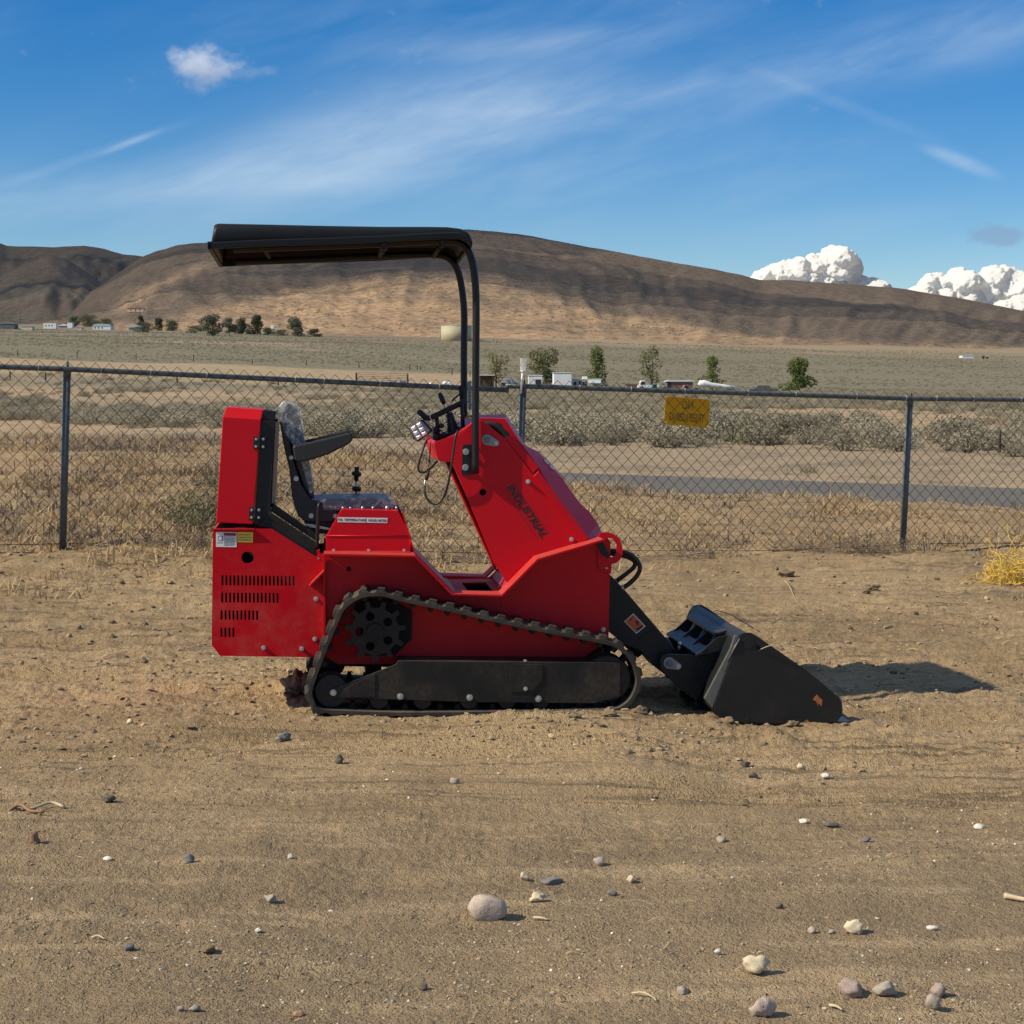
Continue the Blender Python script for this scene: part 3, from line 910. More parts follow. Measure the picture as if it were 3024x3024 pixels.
def bolt(parent, u, z, v, r=0.009, h=0.010, name='bolt', out=-1):
    mb = MB()
    r *= 0.82
    mb.disc_y(u, z, v, v + out * 0.002, r * 1.28, 14)
    mb.tube([(u, v, z), (u, v + out * h, z)], [r, r * 0.97], 6, smooth=False)
    mb.tube([(u, v + out * h, z), (u, v + out * (h + 0.004), z)], [r * 0.6, r * 0.52], 8)
    return mb.build(name, M['zinc'], parent)
def bolts(parent, Z, v, *pts, r=0.009, h=0.010):
    for p in pts:
        u, z = U(*Z(*p), v)
        bolt(parent, u, z, v, r, h)
def text_mesh(name, txt, mat, parent, size, origin, ux, uz, shear=0.0, squeeze=1.0, bold=0.0, align='CENTER', thick=0.0006, fit=None):
    """letters standing on a plane: origin, unit direction of reading, unit direction up"""
    cu = bpy.data.curves.new(name, 'FONT')
    cu.body = txt; cu.size = size; cu.align_x = align; cu.align_y = 'CENTER'
    cu.shear = shear; cu.offset = bold; cu.extrude = thick; cu.resolution_u = 3
    ob = bpy.data.objects.new('tmp_text', cu)
    COL.objects.link(ob)
    dg = bpy.context.evaluated_depsgraph_get()
    me = bpy.data.meshes.new_from_object(ob.evaluated_get(dg))
    bpy.data.objects.remove(ob)
    bpy.data.curves.remove(cu)
    me.materials.clear()
    ux, uz, o = Vector(ux), Vector(uz), Vector(origin)
    nn = ux.cross(uz)
    if fit:
        xs_ = [v.co.x for v in me.vertices]; squeeze = fit / (max(xs_) - min(xs_))
    for v in me.vertices:
        x, y, z = v.co
        v.co = o + ux * (x * squeeze) + uz * y + nn * z
    me.name = name
    return link(name, me, mat, parent)
def spline(pts, n=8):
    """Catmull-Rom through 3-D points"""
    pts = [Vector(p) for p in pts]
    out = []
    q = [pts[0] * 2 - pts[1]] + pts + [pts[-1] * 2 - pts[-2]]
    for i in range(1, len(q) - 2):
        a, b, c, d = q[i - 1:i + 3]
        for k in range(n):
            t = k / n
            out.append(0.5 * ((2 * b) + (c - a) * t + (2 * a - 5 * b + 4 * c - d) * t * t + (3 * b - a - 3 * c + d) * t ** 3))
    out.append(pts[-1])
    return out

# ---- body plates, fender shelves, floor
lip_px = [(957, 1635), (1227, 1640), (1337, 1753), (1481, 1757), (1587, 1650), (1782, 1592)]
lip = [U(x, y, 0.05) for x, y in lip_px]
sp_poly = PL(Z0, VN, (957, 1628), (1224, 1630), (1336, 1744), (1484, 1748), (1588, 1641), (1790, 1582), (1803, 1600), (1797, 1888), (1700, 1962), (1000, 1962), (957, 1938))
hole_s = circ(*U(*Z1(1187, 1462), VN), 0.010, 12)
for nm, va, vb, lab in (('side_plate', VN, VN + 0.008, None), ('side_plate', VF, VF + 0.008, None)):
    side = MB().prism(sp_poly, va, vb, [hole_s] if va == VN else []).build('side_plate', M['red_paint'], loader, 0.0015)
    if va == VN:
        bolts(side, Z4, VN, (1628, 213), (1605, 716), r=0.010)
        MB().disc_y(*U(*Z1(1187, 1462), VN), VN + 0.010, VN + 0.03, 0.03).build('plug', M['dark_inside'], side)
        weld = MB(); u, z = U(*Z4(780, 445), VN); weld.box((u - 0.003, VN - 0.004, z - 0.045), (u + 0.003, VN, z)); weld.build('weld_tab', M['red_paint'], side)
lip_z = [(u, z) for u, z in lip]
def sheet(poly, v0, v1, th, name, mat, parent, bevel=0.001):
    """sheet following a (u, z) polyline, th thick below it, spanning v0..v1"""
    n = len(poly)
    low = []
    for i, (u, z) in enumerate(poly):
        a = Vector(poly[max(i - 1, 0)]); b = Vector(poly[min(i + 1, n - 1)])
        d = (b - a).normalized(); nr = Vector((d.y, -d.x))
        if nr.y > 0: nr = -nr
        low.append((u + nr.x * th, z + nr.y * th))
    return MB().prism(list(poly) + low[::-1], v0, v1).build(name, mat, parent, bevel)
shelf_a = [(u, z) for u, z in lip]
sheet(shelf_a, 0.05, VN - 0.001, 0.009, 'fender_shelf', M['red_paint_dusty'], loader)
sheet(shelf_a, VF + 0.009, WID - 0.05, 0.009, 'fender_shelf', M['red_paint_dusty'], loader)
bead = MB()                                # weld bead along the shelf's front rise
a, b = Vector((*U(1483, 1752, 0.19),)), Vector((*U(1588, 1646, 0.19),))
for i in range(26):
    p = a.lerp(b, i / 25)
    bead.ball((p.x, VN - 0.004, p.y + 0.006), 0.0065, 6, 4)
bead.build('weld_bead', M['red_paint'], loader)
fl = PL(Z0, 0.5, (1196, 1500), (1246, 1632))
floor_line = [U(1190, 1512, VN + .01), U(1226, 1632, VN + .01), U(1336, 1746, VN + .01), U(1350, 1750, VN + .01)]
sheet(floor_line, VN + 0.009, VF - 0.001, 0.006, 'console_slope', M['red_paint'], loader)
u0, z0 = U(1350, 1750, VN); u1, z1 = U(1482, 1752, VN)
ff = MB()
ff.box((u0 - 0.004, VN + 0.009, z0 - 0.012), (u1 + .02, VN + 0.10, z0 - 0.004))
ff.box((u0 - 0.004, VF - 0.18, z0 - 0.012), (u1 + .02, VF - 0.001, z0 - 0.004))
ff.box((u0 - 0.004, VN + 0.10, z0 - 0.012), (u0 + 0.055, VF - 0.18, z0 - 0.004))
ff.box((u1 - 0.03, VN + 0.10, z0 - 0.012), (u1 + .02, VF - 0.18, z0 - 0.004))
flo = ff.build('footwell_floor', M['red_paint_dusty'], loader, 0.001)
bolts(flo, Z0, VN + 0.06, r=0.008)
MB().box((u0 + 0.0, VN + 0.03, z0 - 0.16), (u1, VF - 0.03, z0 - 0.15)).build('pedal_well', M['dark_inside'], loader)
MB().hexa([(u1 + .02, VN + .012, z0), (u1 + .06, VN + .012, z0 + .07), (u1 + .06, VF - .012, z0 + .07), (u1 + .02, VF - .012, z0),
           (u1 + .014, VN + .012, z0 + .004), (u1 + .054, VN + .012, z0 + .074), (u1 + .054, VF - .012, z0 + .074), (u1 + .014, VF - .012, z0 + .004)]).build('footwell_front', M['red_paint'], loader)
bp = PL(Z0, VN, (975, 1900), (1797, 1880), (1700, 1962), (1000, 1962))
MB().prism(PL(Z0, VN, (985, 1945), (1740, 1945), (1730, 1960), (985, 1960)), VN + .009, VF - .001).build('belly_plate', M['black_paint_dusty'], loader)
MB().prism(PL(Z0, VN, (1785, 1600), (1799, 1600), (1790, 1880), (1776, 1880)), VN + .05, VF - .05).build('front_plate', M['red_paint'], loader)
# dark machinery between the plates, seen only through slots and gaps
MB().prism(PL(Z0, VN, (1000, 1690), (1320, 1770), (1480, 1790), (1600, 1690), (1760, 1650), (1760, 1930), (1000, 1930)), VN + .05, VF - .05).build('engine_bay', M['dark_inside'], loader)

# ---- rear housing
rp = PL(Z0, 0.185, (629, 1562), (803, 1562), (934, 1644), (958, 1628), (958, 1700), (958, 1940), (650, 1937), (625, 1904))
rp = PL(Z0, 0.185, (629, 1562), (803, 1562), (934, 1644), (946, 1636), (958, 1636), (958, 1830), (1052, 1860), (1052, 1943), (650, 1937), (625, 1904))
slots = []
for (y0, y1, x0, n) in ((1512, 1600, 157, 19), (1652, 1740, 155, 15), (1797, 1880, 150, 10), (None, None, 0, 4)):
    for i in range(n):
        if y0 is not None:
            cxz, ya, yb = x0 + i * 32.2, y0 + i * .25, y1 + i * .25
            a, b = Z1(cxz, ya), Z1(cxz, yb)
        else:
            a, b = Z3(160 + i * 35, 1047), Z3(160 + i * 35, 1136)
        u, zt = U(*a, 0.185); _, zb = U(*b, 0.185)
        r = 0.0043
        slots.append([(u - r, zb + r), (u, zb), (u + r, zb + r), (u + r, zt - r), (u, zt), (u - r, zt - r)])
hole = circ(*U(*Z1(362, 1370), 0.185), 0.0265, 22)
rear = MB().prism(rp, 0.185, 0.193, slots + [hole]).build('rear_panel', M['red_paint_dusty'], loader)
bolts(rear, Z3, 0.185, (990, 797), (980, 1150), (530, 1227), (865, 1235), r=0.010, h=0.012)
rh = MB()
rb_ = PL(Z0, 0.185, (629, 1562), (629 + 6, 1562), (631, 1904), (654, 1932), (958, 1938), (958, 1943), (650, 1937), (625, 1904))
rh.prism(rb_, 0.194, 0.86)
rh.prism(PL(Z0, 0.185, (629, 1562), (803, 1562), (934, 1644), (958, 1640), (958, 1940), (650, 1937), (625, 1904)), 0.861, 0.868)
rh.build('rear_housing', M['red_paint_dusty'], loader)
MB().prism(PL(Z0, 0.185, (645, 1600), (800, 1600), (940, 1680), (940, 1915), (660, 1915), (645, 1890)), 0.26, 0.83).build('engine_block', M['dark_inside'], loader)
tl = MB(); a = U(629, 1562, .185); b = U(803, 1562, .185)
rim = MB().prism(PL(Z0, .185, (628, 1560), (750, 1560), (750, 1565), (628, 1565)), 0.170, 0.1845).build('rear_rim', M['red_paint_dusty'], loader)
# bright bracket corner between rear panel and fender
MB().prism(PL(Z1, 0.14, (985, 1470), (985, 1490), (868, 1606), (864, 1600), (880, 1575)), 0.12, 0.184).build('corner_bracket', M['red_paint_dusty'], loader, 0.001)
MB().prism(PL(Z3, 0.18, (1050, 400), (1072, 385), (1075, 1190), (1050, 1190)), 0.165, 0.1845).build('seam_strip', M['red_paint'], loader, 0.001)
# stickers on the rear panel
def sticker(parent, name, Z, v, quad, mat, th=0.0009):
    return MB().prism(PL(Z, v, *quad), v - th, v).build(name, mat, parent)
st = sticker(rear, 'warning_label', Z1, 0.1848, ((105, 1161), (272, 1164), (272, 1286), (105, 1283)), M['label_white'])
sticker(rear, 'label_band', Z1, 0.1838, ((168, 1169), (266, 1171), (266, 1194), (168, 1192)), M['label_maroon'], 0.0006)
sticker(rear, 'label_frame', Z1, 0.1838, ((122, 1194), (160, 1194), (160, 1234), (122, 1234)), M['print_grey'], 0.0006)
sticker(rear, 'label_window', Z1, 0.1830, ((128, 1200), (150, 1200), (150, 1230), (128, 1230)), M['label_white'], 0.0006)
def print_lines(parent, Z, v, x0, x1, ys, h, mat, seed, name='print'):
    r_ = random.Random(seed); mb = MB()
    for y in ys:
        x = x0
        end = x1 - r_.random() * (x1 - x0) * 0.12
        while x < end:
            w = r_.uniform(5, 15)
            mb.prism(PL(Z, v, (x, y), (min(x + w, end), y), (min(x + w, end), y + h), (x, y + h)), v - 0.0005, v)
            x += w + 3.5
    return mb.build(name, mat, parent)
print_lines(rear, Z1, 0.1837, 168, 266, (1199, 1210, 1219, 1228, 1238, 1247, 1257, 1267), 4.5, M['print_grey'], 2)
print_lines(rear, Z1, 0.1837, 114, 160, (1246,), 6, M['print_grey'], 4)
sticker(rear, 'yellow_label', Z1, 0.1848, ((280, 1162), (406, 1164), (404, 1248), (278, 1246)), M['label_yellow'])
print_lines(rear, Z1, 0.1837, 288, 398, (1180, 1201, 1222), 10, M['print_grey'], 9)

# ---- upper rear box with hinges, black frame, sloping beam
ub = PL(Z1, 0.21, (160, 226), (470, 245), (405, 1100), (105, 1086))
ubo = MB()
v0 = 0.21
top_n = PL(Z1, 0.25, (187, 145), (490, 166))
f = [(*ub[i],) for i in range(4)]
def q3(p, v): return (p[0], v, p[1])
far = 0.84
vs_ = [q3(f[0], v0), q3(f[1], v0), q3(f[2], v0), q3(f[3], v0), q3(top_n[0], v0 + .05), q3(top_n[1], v0 + .05),
       q3(f[0], far), q3(f[1], far), q3(f[2], far), q3(f[3], far), q3(top_n[0], far - .05), q3(top_n[1], far - .05)]
ubo._add(vs_, [(0, 3, 2, 1), (0, 1, 5, 4), (4, 5, 11, 10), (6, 10, 11, 7), (6, 7, 8, 9), (0, 4, 10, 6), (0, 6, 9, 3), (1, 2, 8, 7), (1, 7, 11, 5), (3, 9, 8, 2)])
cover = ubo.build('rear_cover', M['red_paint'], loader, 0.003)
fr = MB()
fr.prism(PL(Z1, 0.22, (478, 250), (585, 258), (548, 962), (560, 1000), (430, 1112), (415, 1100)), 0.222, 0.262)
fr.prism(PL(Z1, 0.22, (492, 168), (592, 178), (585, 258), (478, 250)), 0.245, 0.262)
fr.prism(PL(Z1, 0.22, (478, 250), (585, 258), (548, 962), (560, 1000), (430, 1112), (415, 1100)), 0.80, 0.84)
fr.hexa([(*U(*Z1(490, 168), .25)[:1], .262, U(*Z1(490, 168), .25)[1]), (U(*Z1(592, 178), .25)[0], .262, U(*Z1(592, 178), .25)[1]), (U(*Z1(592, 178), .25)[0], .80, U(*Z1(592, 178), .25)[1]), (U(*Z1(490, 168), .25)[0], .80, U(*Z1(490, 168), .25)[1]),
         (U(*Z1(488, 200), .25)[0], .262, U(*Z1(488, 200), .25)[1]), (U(*Z1(588, 210), .25)[0], .262, U(*Z1(588, 210), .25)[1]), (U(*Z1(588, 210), .25)[0], .80, U(*Z1(588, 210), .25)[1]), (U(*Z1(488, 200), .25)[0], .80, U(*Z1(488, 200), .25)[1])])
fr.build('rear_frame', M['black_paint'], loader, 0.002)
MB().prism(PL(Z1, 0.30, (588, 262), (622, 262), (598, 820), (590, 930), (556, 930)), 0.30, 0.32).build('beige_bar', M['bar_beige'], loader, 0.002)  # plain beige bar between rear frame and seat
bm_ = MB()
bm_.prism(PL(Z1, 0.215, (548, 1000), (910, 1238), (926, 1362), (560, 1136), (440, 1112)), 0.215, 0.225)
bm_.build('frame_beam', M['black_paint_dusty'], loader, 0.0015)
bm2 = MB(); bm2.prism(PL(Z1, 0.25, (575, 932), (915, 1172), (912, 1232), (545, 990)), 0.255, 0.262); bm2.build('frame_beam', M['black_paint'], loader, 0.0015)
MB().prism(PL(Z1, 0.215, (160, 1100), (420, 1108), (420, 1128), (150, 1130)), 0.26, 0.8).build('filler_deck', M['dark_inside'], loader)
for hy, dx in ((435, 0), (1012, -36)):
    hg = MB()
    v = 0.2095
    hg.prism(PL(Z1, v, (412 + dx, hy - 50), (452 + dx, hy - 50), (450 + dx, hy + 52), (408 + dx, hy + 50)), v - .004, v)
    hg.prism(PL(Z1, v, (468 + dx, hy - 44), (512 + dx, hy - 44), (506 + dx, hy + 48), (466 + dx, hy + 48)), v - .001, v + .012)
    a, b = P3(Z1, v - .004, 460 + dx, hy - 50), P3(Z1, v - .004, 457 + dx, hy + 52)
    hg.cyl(a, b, 0.0055, 10)
    ho = hg.build('hinge', M['black_paint'], loader, 0.001)
    for (x, y) in ((432, -30), (430, 30)):
        u, z = U(*Z1(x + dx, hy + y), v); bolt(ho, u, z, v - .004, .0058, .006)
    for (x, y) in ((490, -30), (488, 32)):
        u, z = U(*Z1(x + dx, hy + y), v); bolt(ho, u, z, v - .001, .0058, .006)

# ---- seat
seat = empty('seat', (0, 0, 0)); seat.parent = loader
SA, SB = 0.30, 0.75
sf = MB().prism(PL(Z1, SA, (622, 262), (645, 255), (705, 430), (742, 600), (790, 760), (850, 860), (905, 930), (960, 960), (1090, 985), (1090, 1075), (1000, 1080), (830, 1078), (772, 1030), (742, 950), (722, 860), (700, 640), (660, 480)), SA, SA + .035)
sf.build('seat_frame', M['black_plastic'], seat, 0.004)
sf2 = MB().prism(PL(Z1, SA, (622, 262), (645, 255), (705, 430), (742, 600), (790, 760), (850, 860), (905, 930), (960, 960), (1090, 985), (1090, 1075), (1000, 1080), (830, 1078), (772, 1030), (742, 950), (722, 860), (700, 640), (660, 480)), SB - .035, SB)
sf2.build('seat_frame', M['black_plastic'], seat, 0.004)
bk = PL(Z1, SA, (640, 160), (680, 120), (740, 140), (775, 200), (800, 330), (830, 480), (868, 640), (888, 790), (905, 880), (880, 900), (820, 800), (760, 640), (715, 460), (660, 270))
MB().prism(bk, SA + .022, SB - .022).build('backrest', M['vinyl'], seat, 0.022, 4)
ct = PL(Z1, SA, (870, 905), (960, 900), (1100, 895), (1300, 892), (1430, 890), (1510, 903), (1548, 930), (1545, 968), (1500, 985), (1300, 1000), (1000, 1005), (890, 960))
MB().prism(ct, SA + .01, SB - .01).build('seat_cushion', M['vinyl'], seat, 0.014, 4)
MB().prism(PL(Z1, SA, (820, 1075), (1120, 1080), (1120, 1180), (870, 1180)), SA + .03, SB - .03).build('seat_base', M['black_plastic'], seat, 0.003)
MB().prism(PL(Z1, SA, (830, 1095), (880, 1100), (1120, 1150), (1120, 1160), (870, 1125), (830, 1105)), SA + .015, SA + .03).build('seat_rail', M['zinc'], seat)
film = PL(Z1, SA, (538, 190), (575, 165), (625, 130), (648, 96), (672, 88), (700, 98), (748, 118), (785, 180), (806, 320), (838, 470), (874, 640), (896, 790), (888, 850), (868, 846), (835, 720), (795, 590), (745, 470), (668, 360), (625, 255), (590, 225))
import bmesh as _bm
fo = MB().prism(film, SA - .004, SB + .004).build('plastic_cover', M['plastic_film'], seat, 0.02, 3)
cush = PL(Z1, SA, (880, 900), (1000, 888), (1300, 884), (1480, 884), (1560, 905), (1560, 940), (1550, 985), (1450, 990), (1200, 990), (980, 985), (960, 920))
MB().prism(cush, SA - .003, SB + .003).build('plastic_cover', M['plastic_film'], seat, 0.012, 3)
arm_p = PL(Z1, SA - .06, (728, 470), (745, 455), (860, 432), (1185, 354), (1212, 360), (1222, 385), (1214, 420), (1180, 448), (1020, 530), (860, 580), (775, 592), (745, 575))
MB().prism(arm_p, SA - .075, SA - .015).build('armrest', M['black_plastic'], seat, 0.008, 3)
MB().prism(arm_p, SB + .015, SB + .075).build('armrest', M['black_plastic'], seat, 0.008, 3)
for x, y, r in ((718, 556, .009), (758, 727, .0105), (880, 1030, .0105), (1078, 1032, .0095)):
    u, z = U(*Z1(x, y), SA); bolt(seat, u, z, SA, r, .006)
# ---- levers
lv = MB()
lv.tube(spline([P3(Z1, .22, 925, 1300), P3(Z1, .22, 932, 1150), P3(Z1, .22, 940, 1000), P3(Z1, .22, 943, 950), P3(Z1, .23, 952, 930), P3(Z1, .25, 962, 935)], 5), 0.0085, 10)
lvo = lv.build('side_lever', M['black_paint'], loader)
u, z = U(*Z1(940, 1375), .2); bolt(lvo, u, z, .205, .008, .02)
MB().prism(PL(Z1, .21, (925, 1310), (950, 1300), (958, 1400), (948, 1456), (932, 1456)), .205, .213).build('lever_bracket', M['red_paint'], loader, 0.001)
kn = MB(); vk = 0.72
kn.cyl(P3(Z1, vk, 1245, 900), P3(Z1, vk, 1249, 730), 0.0055, 8)
ko = kn.build('throttle_rod', M['zinc'], loader)
k2 = MB()
for (y0, y1, r0, r1) in ((744, 632, .011, .011), (706, 672, .021, .024), (830, 792, .019, .022)):
    k2.tube([P3(Z1, vk, 1247, y0), P3(Z1, vk, 1250, (y0 + y1) / 2), P3(Z1, vk, 1252, y1)], [r0, r1, r0], 10)
k2.build('throttle_knob', M['black_plastic'], ko)
k3 = MB(); vk = .78
k3.tube([P3(Z1, vk, 1480, 905), P3(Z1, vk, 1480, 870)], .004, 8); k3.tube([P3(Z1, vk, 1480, 870), P3(Z1, vk, 1480, 855)], .011, 10)
k3.build('push_knob', M['black_plastic'], loader)
k4 = MB(); k4.tube([P3(Z1, .8, 985, 920), P3(Z1, .8, 985, 838)], [.009, .007], 10); k4.build('side_lever', M['black_plastic'], loader)

# ---- consoles on the fender
def console(v0, v1, near):
    a = PL(Z1, VN, (1130, 977), (1592, 990), (1690, 1192), (1690, 1325), (1000, 1325), (1000, 1192), (1012, 1186))
    c = MB().prism(a, v0, v1).build('console', M['red_paint'], loader, 0.002)
    if near:
        seam = MB(); seam.tube([P3(Z1, v0 - .001, 1010, 1192), P3(Z1, v0 - .001, 1690, 1194)], .0028, 6); seam.tube([P3(Z1, v0 - .001, 1690, 1194), P3(Z1, v0 - .001, 1688, 1320)], .0028, 6)
        seam.build('weld_bead', M['red_paint'], c)
        fg = MB().prism(PL(Z1, v0 - .02, (1000, 1318), (1686, 1320), (1686, 1332), (1000, 1330)), v0 - .03, v0 - .001).build('console_flange', M['red_paint_dusty'], c, .001)
        for x in (1065, 1350, 1640):
            uu_, zz_ = U(*Z1(x, 1312), v0 - .016)
            mb = MB(); mb.tube([(uu_, v0 - .016, zz_ - .006), (uu_, v0 - .016, zz_ + .006)], .0075, 6, smooth=False); mb.build('bolt', M['zinc'], c)
        st = sticker(c, 'label_strip', Z1, v0 - .0006, ((1096, 1041), (1502, 1048), (1501, 1089), (1096, 1082)), M['label_white'])
        a0 = Vector(P3(Z1, v0 - .0019, 1212, 1064)); a1 = Vector(P3(Z1, v0 - .0019, 1420, 1069)); dr = (a1 - a0).normalized(); up = Vector((-dr.z, 0, dr.x))
        text_mesh('label_text', 'OIL TEMPERATURE', M['print_black'], c, .0150, a0, dr, up, 0, .78, .0, fit=(a1 - a0).length * 1.10)
        text_mesh('label_text', 'HOUR METER', M['print_black'], c, .0150, a1, dr, up, 0, .80, .0, fit=(a1 - a0).length * .72)
        sp = MB().prism(PL(Z1, v0 - .0015, (1325, 1047), (1328, 1047), (1328, 1085), (1325, 1085)), v0 - .0022, v0 - .0015).build('label_divider', M['print_black'], c)
        for x, r_ in ((1140, 6), (1200, 5), (1300, 7), (1385, 6), (1500, 9), (1575, 6)):
            MB().ball(P3(Z1, v0 + .05, x, 966), .0012 * r_, 7, 5).build('fitting', M['zinc'], c)
    return c
console(0.215, 0.30, True)
console(0.76, 0.84, False)

# ---- tower (loader frame) plates
tw = PL(Z2, VN, (362, 585), (375, 565), (540, 505), (562, 510), (662, 420), (705, 378), (762, 392), (950, 545), (1168, 830), (1545, 1385), (1205, 1500), (965, 1722), (855, 1560), (520, 752), (505, 732), (415, 724), (395, 712))
twf = PL(Z2, VN, (362, 585), (375, 565), (540, 505), (662, 420), (705, 378), (762, 392), (950, 545), (1168, 830), (1545, 1385), (1205, 1500), (965, 1722), (520, 752), (415, 724))
th_ = circ(*U(*Z2(760, 976), VN), 0.0145, 18)
tower = MB().prism(tw, VN - .008, VN - .001, [th_]).build('tower_plate', M['red_paint'], loader, 0.0015)
MB().disc_y(*U(*Z2(760, 976), VN), VN + .012, VN + .02, .03).build('plug', M['dark_inside'], tower)
MB().prism(twf, VF + .001, VF + .008).build('tower_plate', M['red_paint'], loader, 0.0015)
bolts(tower, Z2, VN - .008, (1130, 890), (1484, 1360), r=.010, h=.012)
# folded back flange of the tower
e1, e2 = PL(Z2, VN, (520, 752), (960, 1712))
MB().hexa([(e1[0], VN, e1[1]), (e2[0], VN, e2[1]), (e2[0], VN + .10, e2[1]), (e1[0], VN + .10, e1[1]),
           (e1[0] + .007, VN, e1[1] + .003), (e2[0] + .007, VN, e2[1] + .003), (e2[0] + .007, VN + .10, e2[1] + .003), (e1[0] + .007, VN + .10, e1[1] + .003)]).build('tower_flange', M['red_paint_dusty'], loader)
MB().hexa([(e1[0], VF - .10, e1[1]), (e2[0], VF - .10, e2[1]), (e2[0], VF, e2[1]), (e1[0], VF, e1[1]),
           (e1[0] + .007, VF - .10, e1[1] + .003), (e2[0] + .007, VF - .10, e2[1] + .003), (e2[0] + .007, VF, e2[1] + .003), (e1[0] + .007, VF, e1[1] + .003)]).build('tower_flange', M['red_paint_dusty'], loader)
# cross plates that close the tower: dash at the back, dark inside
MB().prism(PL(Z2, VN, (560, 520), (700, 400), (760, 400), (940, 560), (1150, 830), (1500, 1370), (1210, 1480), (985, 1690), (930, 1500), (640, 800)), VN + .11, VF - .11).build('tower_inside', M['dark_inside'], loader)
MB().prism(PL(Z2, VN, (365, 590), (540, 508), (662, 424), (700, 384), (712, 392), (668, 436), (545, 520), (375, 600)), VN, VF).build('dash_plate', M['red_paint'], loader)
MB().prism(PL(Z2, VN, (362, 590), (374, 590), (408, 716), (396, 714)), VN, VF).build('dash_plate', M['red_paint'], loader)
# lettering
cA = Vector(P3(Z2, VN - .0085, 1118, 1130)); eA = Vector(P3(Z2, VN - .0085, 960, 930)); eB = Vector(P3(Z2, VN - .0085, 1235, 1330))
dr = (eB - eA).normalized(); up = Vector((-dr.z, 0, dr.x))
if up.z < 0: up = -up
text_mesh('lettering', 'INDUSTRIAL', M['print_black'], tower, 0.045, cA, dr, up, 0.22, 0.83, 0.0013, fit=(eB - eA).length * 1.06)
for (xa, ya, xb, yb) in ((1015, 912, 1298, 1308), (940, 968, 1212, 1362)):
    a, b = Vector(P3(Z2, VN - .0085, xa, ya)), Vector(P3(Z2, VN - .0085, xb, yb))
    d = (b - a).normalized(); n_ = Vector((-d.z, 0, d.x)) * .0012
    MB()._add([a - n_, b - n_, b + n_, a + n_], [(0, 1, 2, 3)]).build('lettering_rule', M['print_black'], tower)
def pin_plate(parent, Z, v, big, small, R, r, s1=.0125, s2=.009):
    a = Vector(U(*Z(*big), v)); b = Vector(U(*Z(*small), v))
    d = (b - a); L = d.length; an = math.atan2(d.y, d.x); k = math.acos((R - r) / L)
    pts = []
    for i in range(15):
        t = an + k + (2 * math.pi - 2 * k) * i / 14; pts.append((a.x + R * math.cos(t), a.y + R * math.sin(t)))
    for i in range(9):
        t = an - k + 2 * k * i / 8; pts.append((b.x + r * math.cos(t), b.y + r * math.sin(t)))
    o = MB().prism(pts, v - .006, v).build('pin_plate', M['pin_plate_grey'], parent, .001)
    m_ = MB(); m_.disc_y(a.x, a.y, v - .006, v - .016, s1, 18); m_.disc_y(a.x, a.y, v - .016, v - .020, s1 * .62, 12); m_.build('pin', M['print_grey'], o)
    bolt(o, b.x, b.y, v - .006, s2, .008)
    return o
pin_plate(tower, Z2, VN - .008, (795, 548), (868, 576), .0235, .014)
# near edge rib beside the post
MB().prism(PL(Z2, VN - .01, (733, 388), (757, 392), (757, 560), (752, 628), (736, 590)), VN - .013, VN - .0085).build('edge_rib', M['red_paint'], loader, .001)

# ---- hood: raised bars on the edge, crowned cover between them
MB().prism(PL(Z2, VN, (1170, 846), (1212, 800), (1618, 1352), (1545, 1392)), VN - .03, VN + .05).build('hood_bar', M['red_paint'], loader, .002)
MB().prism(PL(Z2, VN, (948, 542), (992, 510), (1218, 772), (1168, 826)), VN - .004, VN + .05).build('hood_bar', M['red_paint'], loader, .002)
ridge = [U(*Z2(x, y), .42) for x, y in ((712, 352), (950, 345), (1110, 590), (1152, 636), (1215, 645), (1290, 720), (1410, 860), (1480, 970), (1560, 1070), (1635, 1140), (1700, 1232), (1740, 1330))]
edge = [U(*Z2(x, y), VN + .05) for x, y in ((700, 372), (945, 376), (1022, 500), (1075, 580), (1120, 640), (1215, 770), (1330, 960), (1400, 1050), (1480, 1160), (1540, 1240), (1612, 1340), (1680, 1400))]
hm = MB()
n = len(ridge); vs_ = []
for (v, src) in ((VN + .05, edge), (.42, ridge), (.63, ridge), (VF - .05, edge)):
    vs_ += [(p[0], v, p[1]) for p in src]
for i in range(4): pass
fs = []
for r_ in range(3):
    for i in range(n - 1):
        a = r_ * n + i; fs.append((a, a + 1, a + n + 1, a + n))
low = [(p[0] - .02, p[1] - .02) for p in edge]
o_ = len(vs_)
vs_ += [(p[0], VN + .05, p[1]) for p in low]
for i in range(n - 1): fs.append((i, o_ + i, o_ + i + 1, i + 1))
hm._add(vs_, fs)
hood = hm.build('hood', M['red_paint'], loader)
sd = hood.modifiers.new('thick', 'SOLIDIFY'); sd.thickness = .005
# white stencil mark on the crowned cover, seen nearly edge-on
pa = Vector((ridge[4][0], .42, ridge[4][1])); pb = Vector((ridge[6][0], .42, ridge[6][1])); ea = Vector((edge[5][0], VN + .05, edge[5][1]))
dr = (pb - pa).normalized(); nn = dr.cross((pa - ea).normalized()).normalized(); up = nn.cross(dr).normalized()
if up.y < 0: up = -up; 
nn = dr.cross(up)
mid = pa.lerp(pb, .42) - up * .035
if nn.y > 0: nn = -nn
text_mesh('lettering', '69', M['label_white'], hood, .055, mid + nn * .006, dr, up, .2, 1.2, .0006)
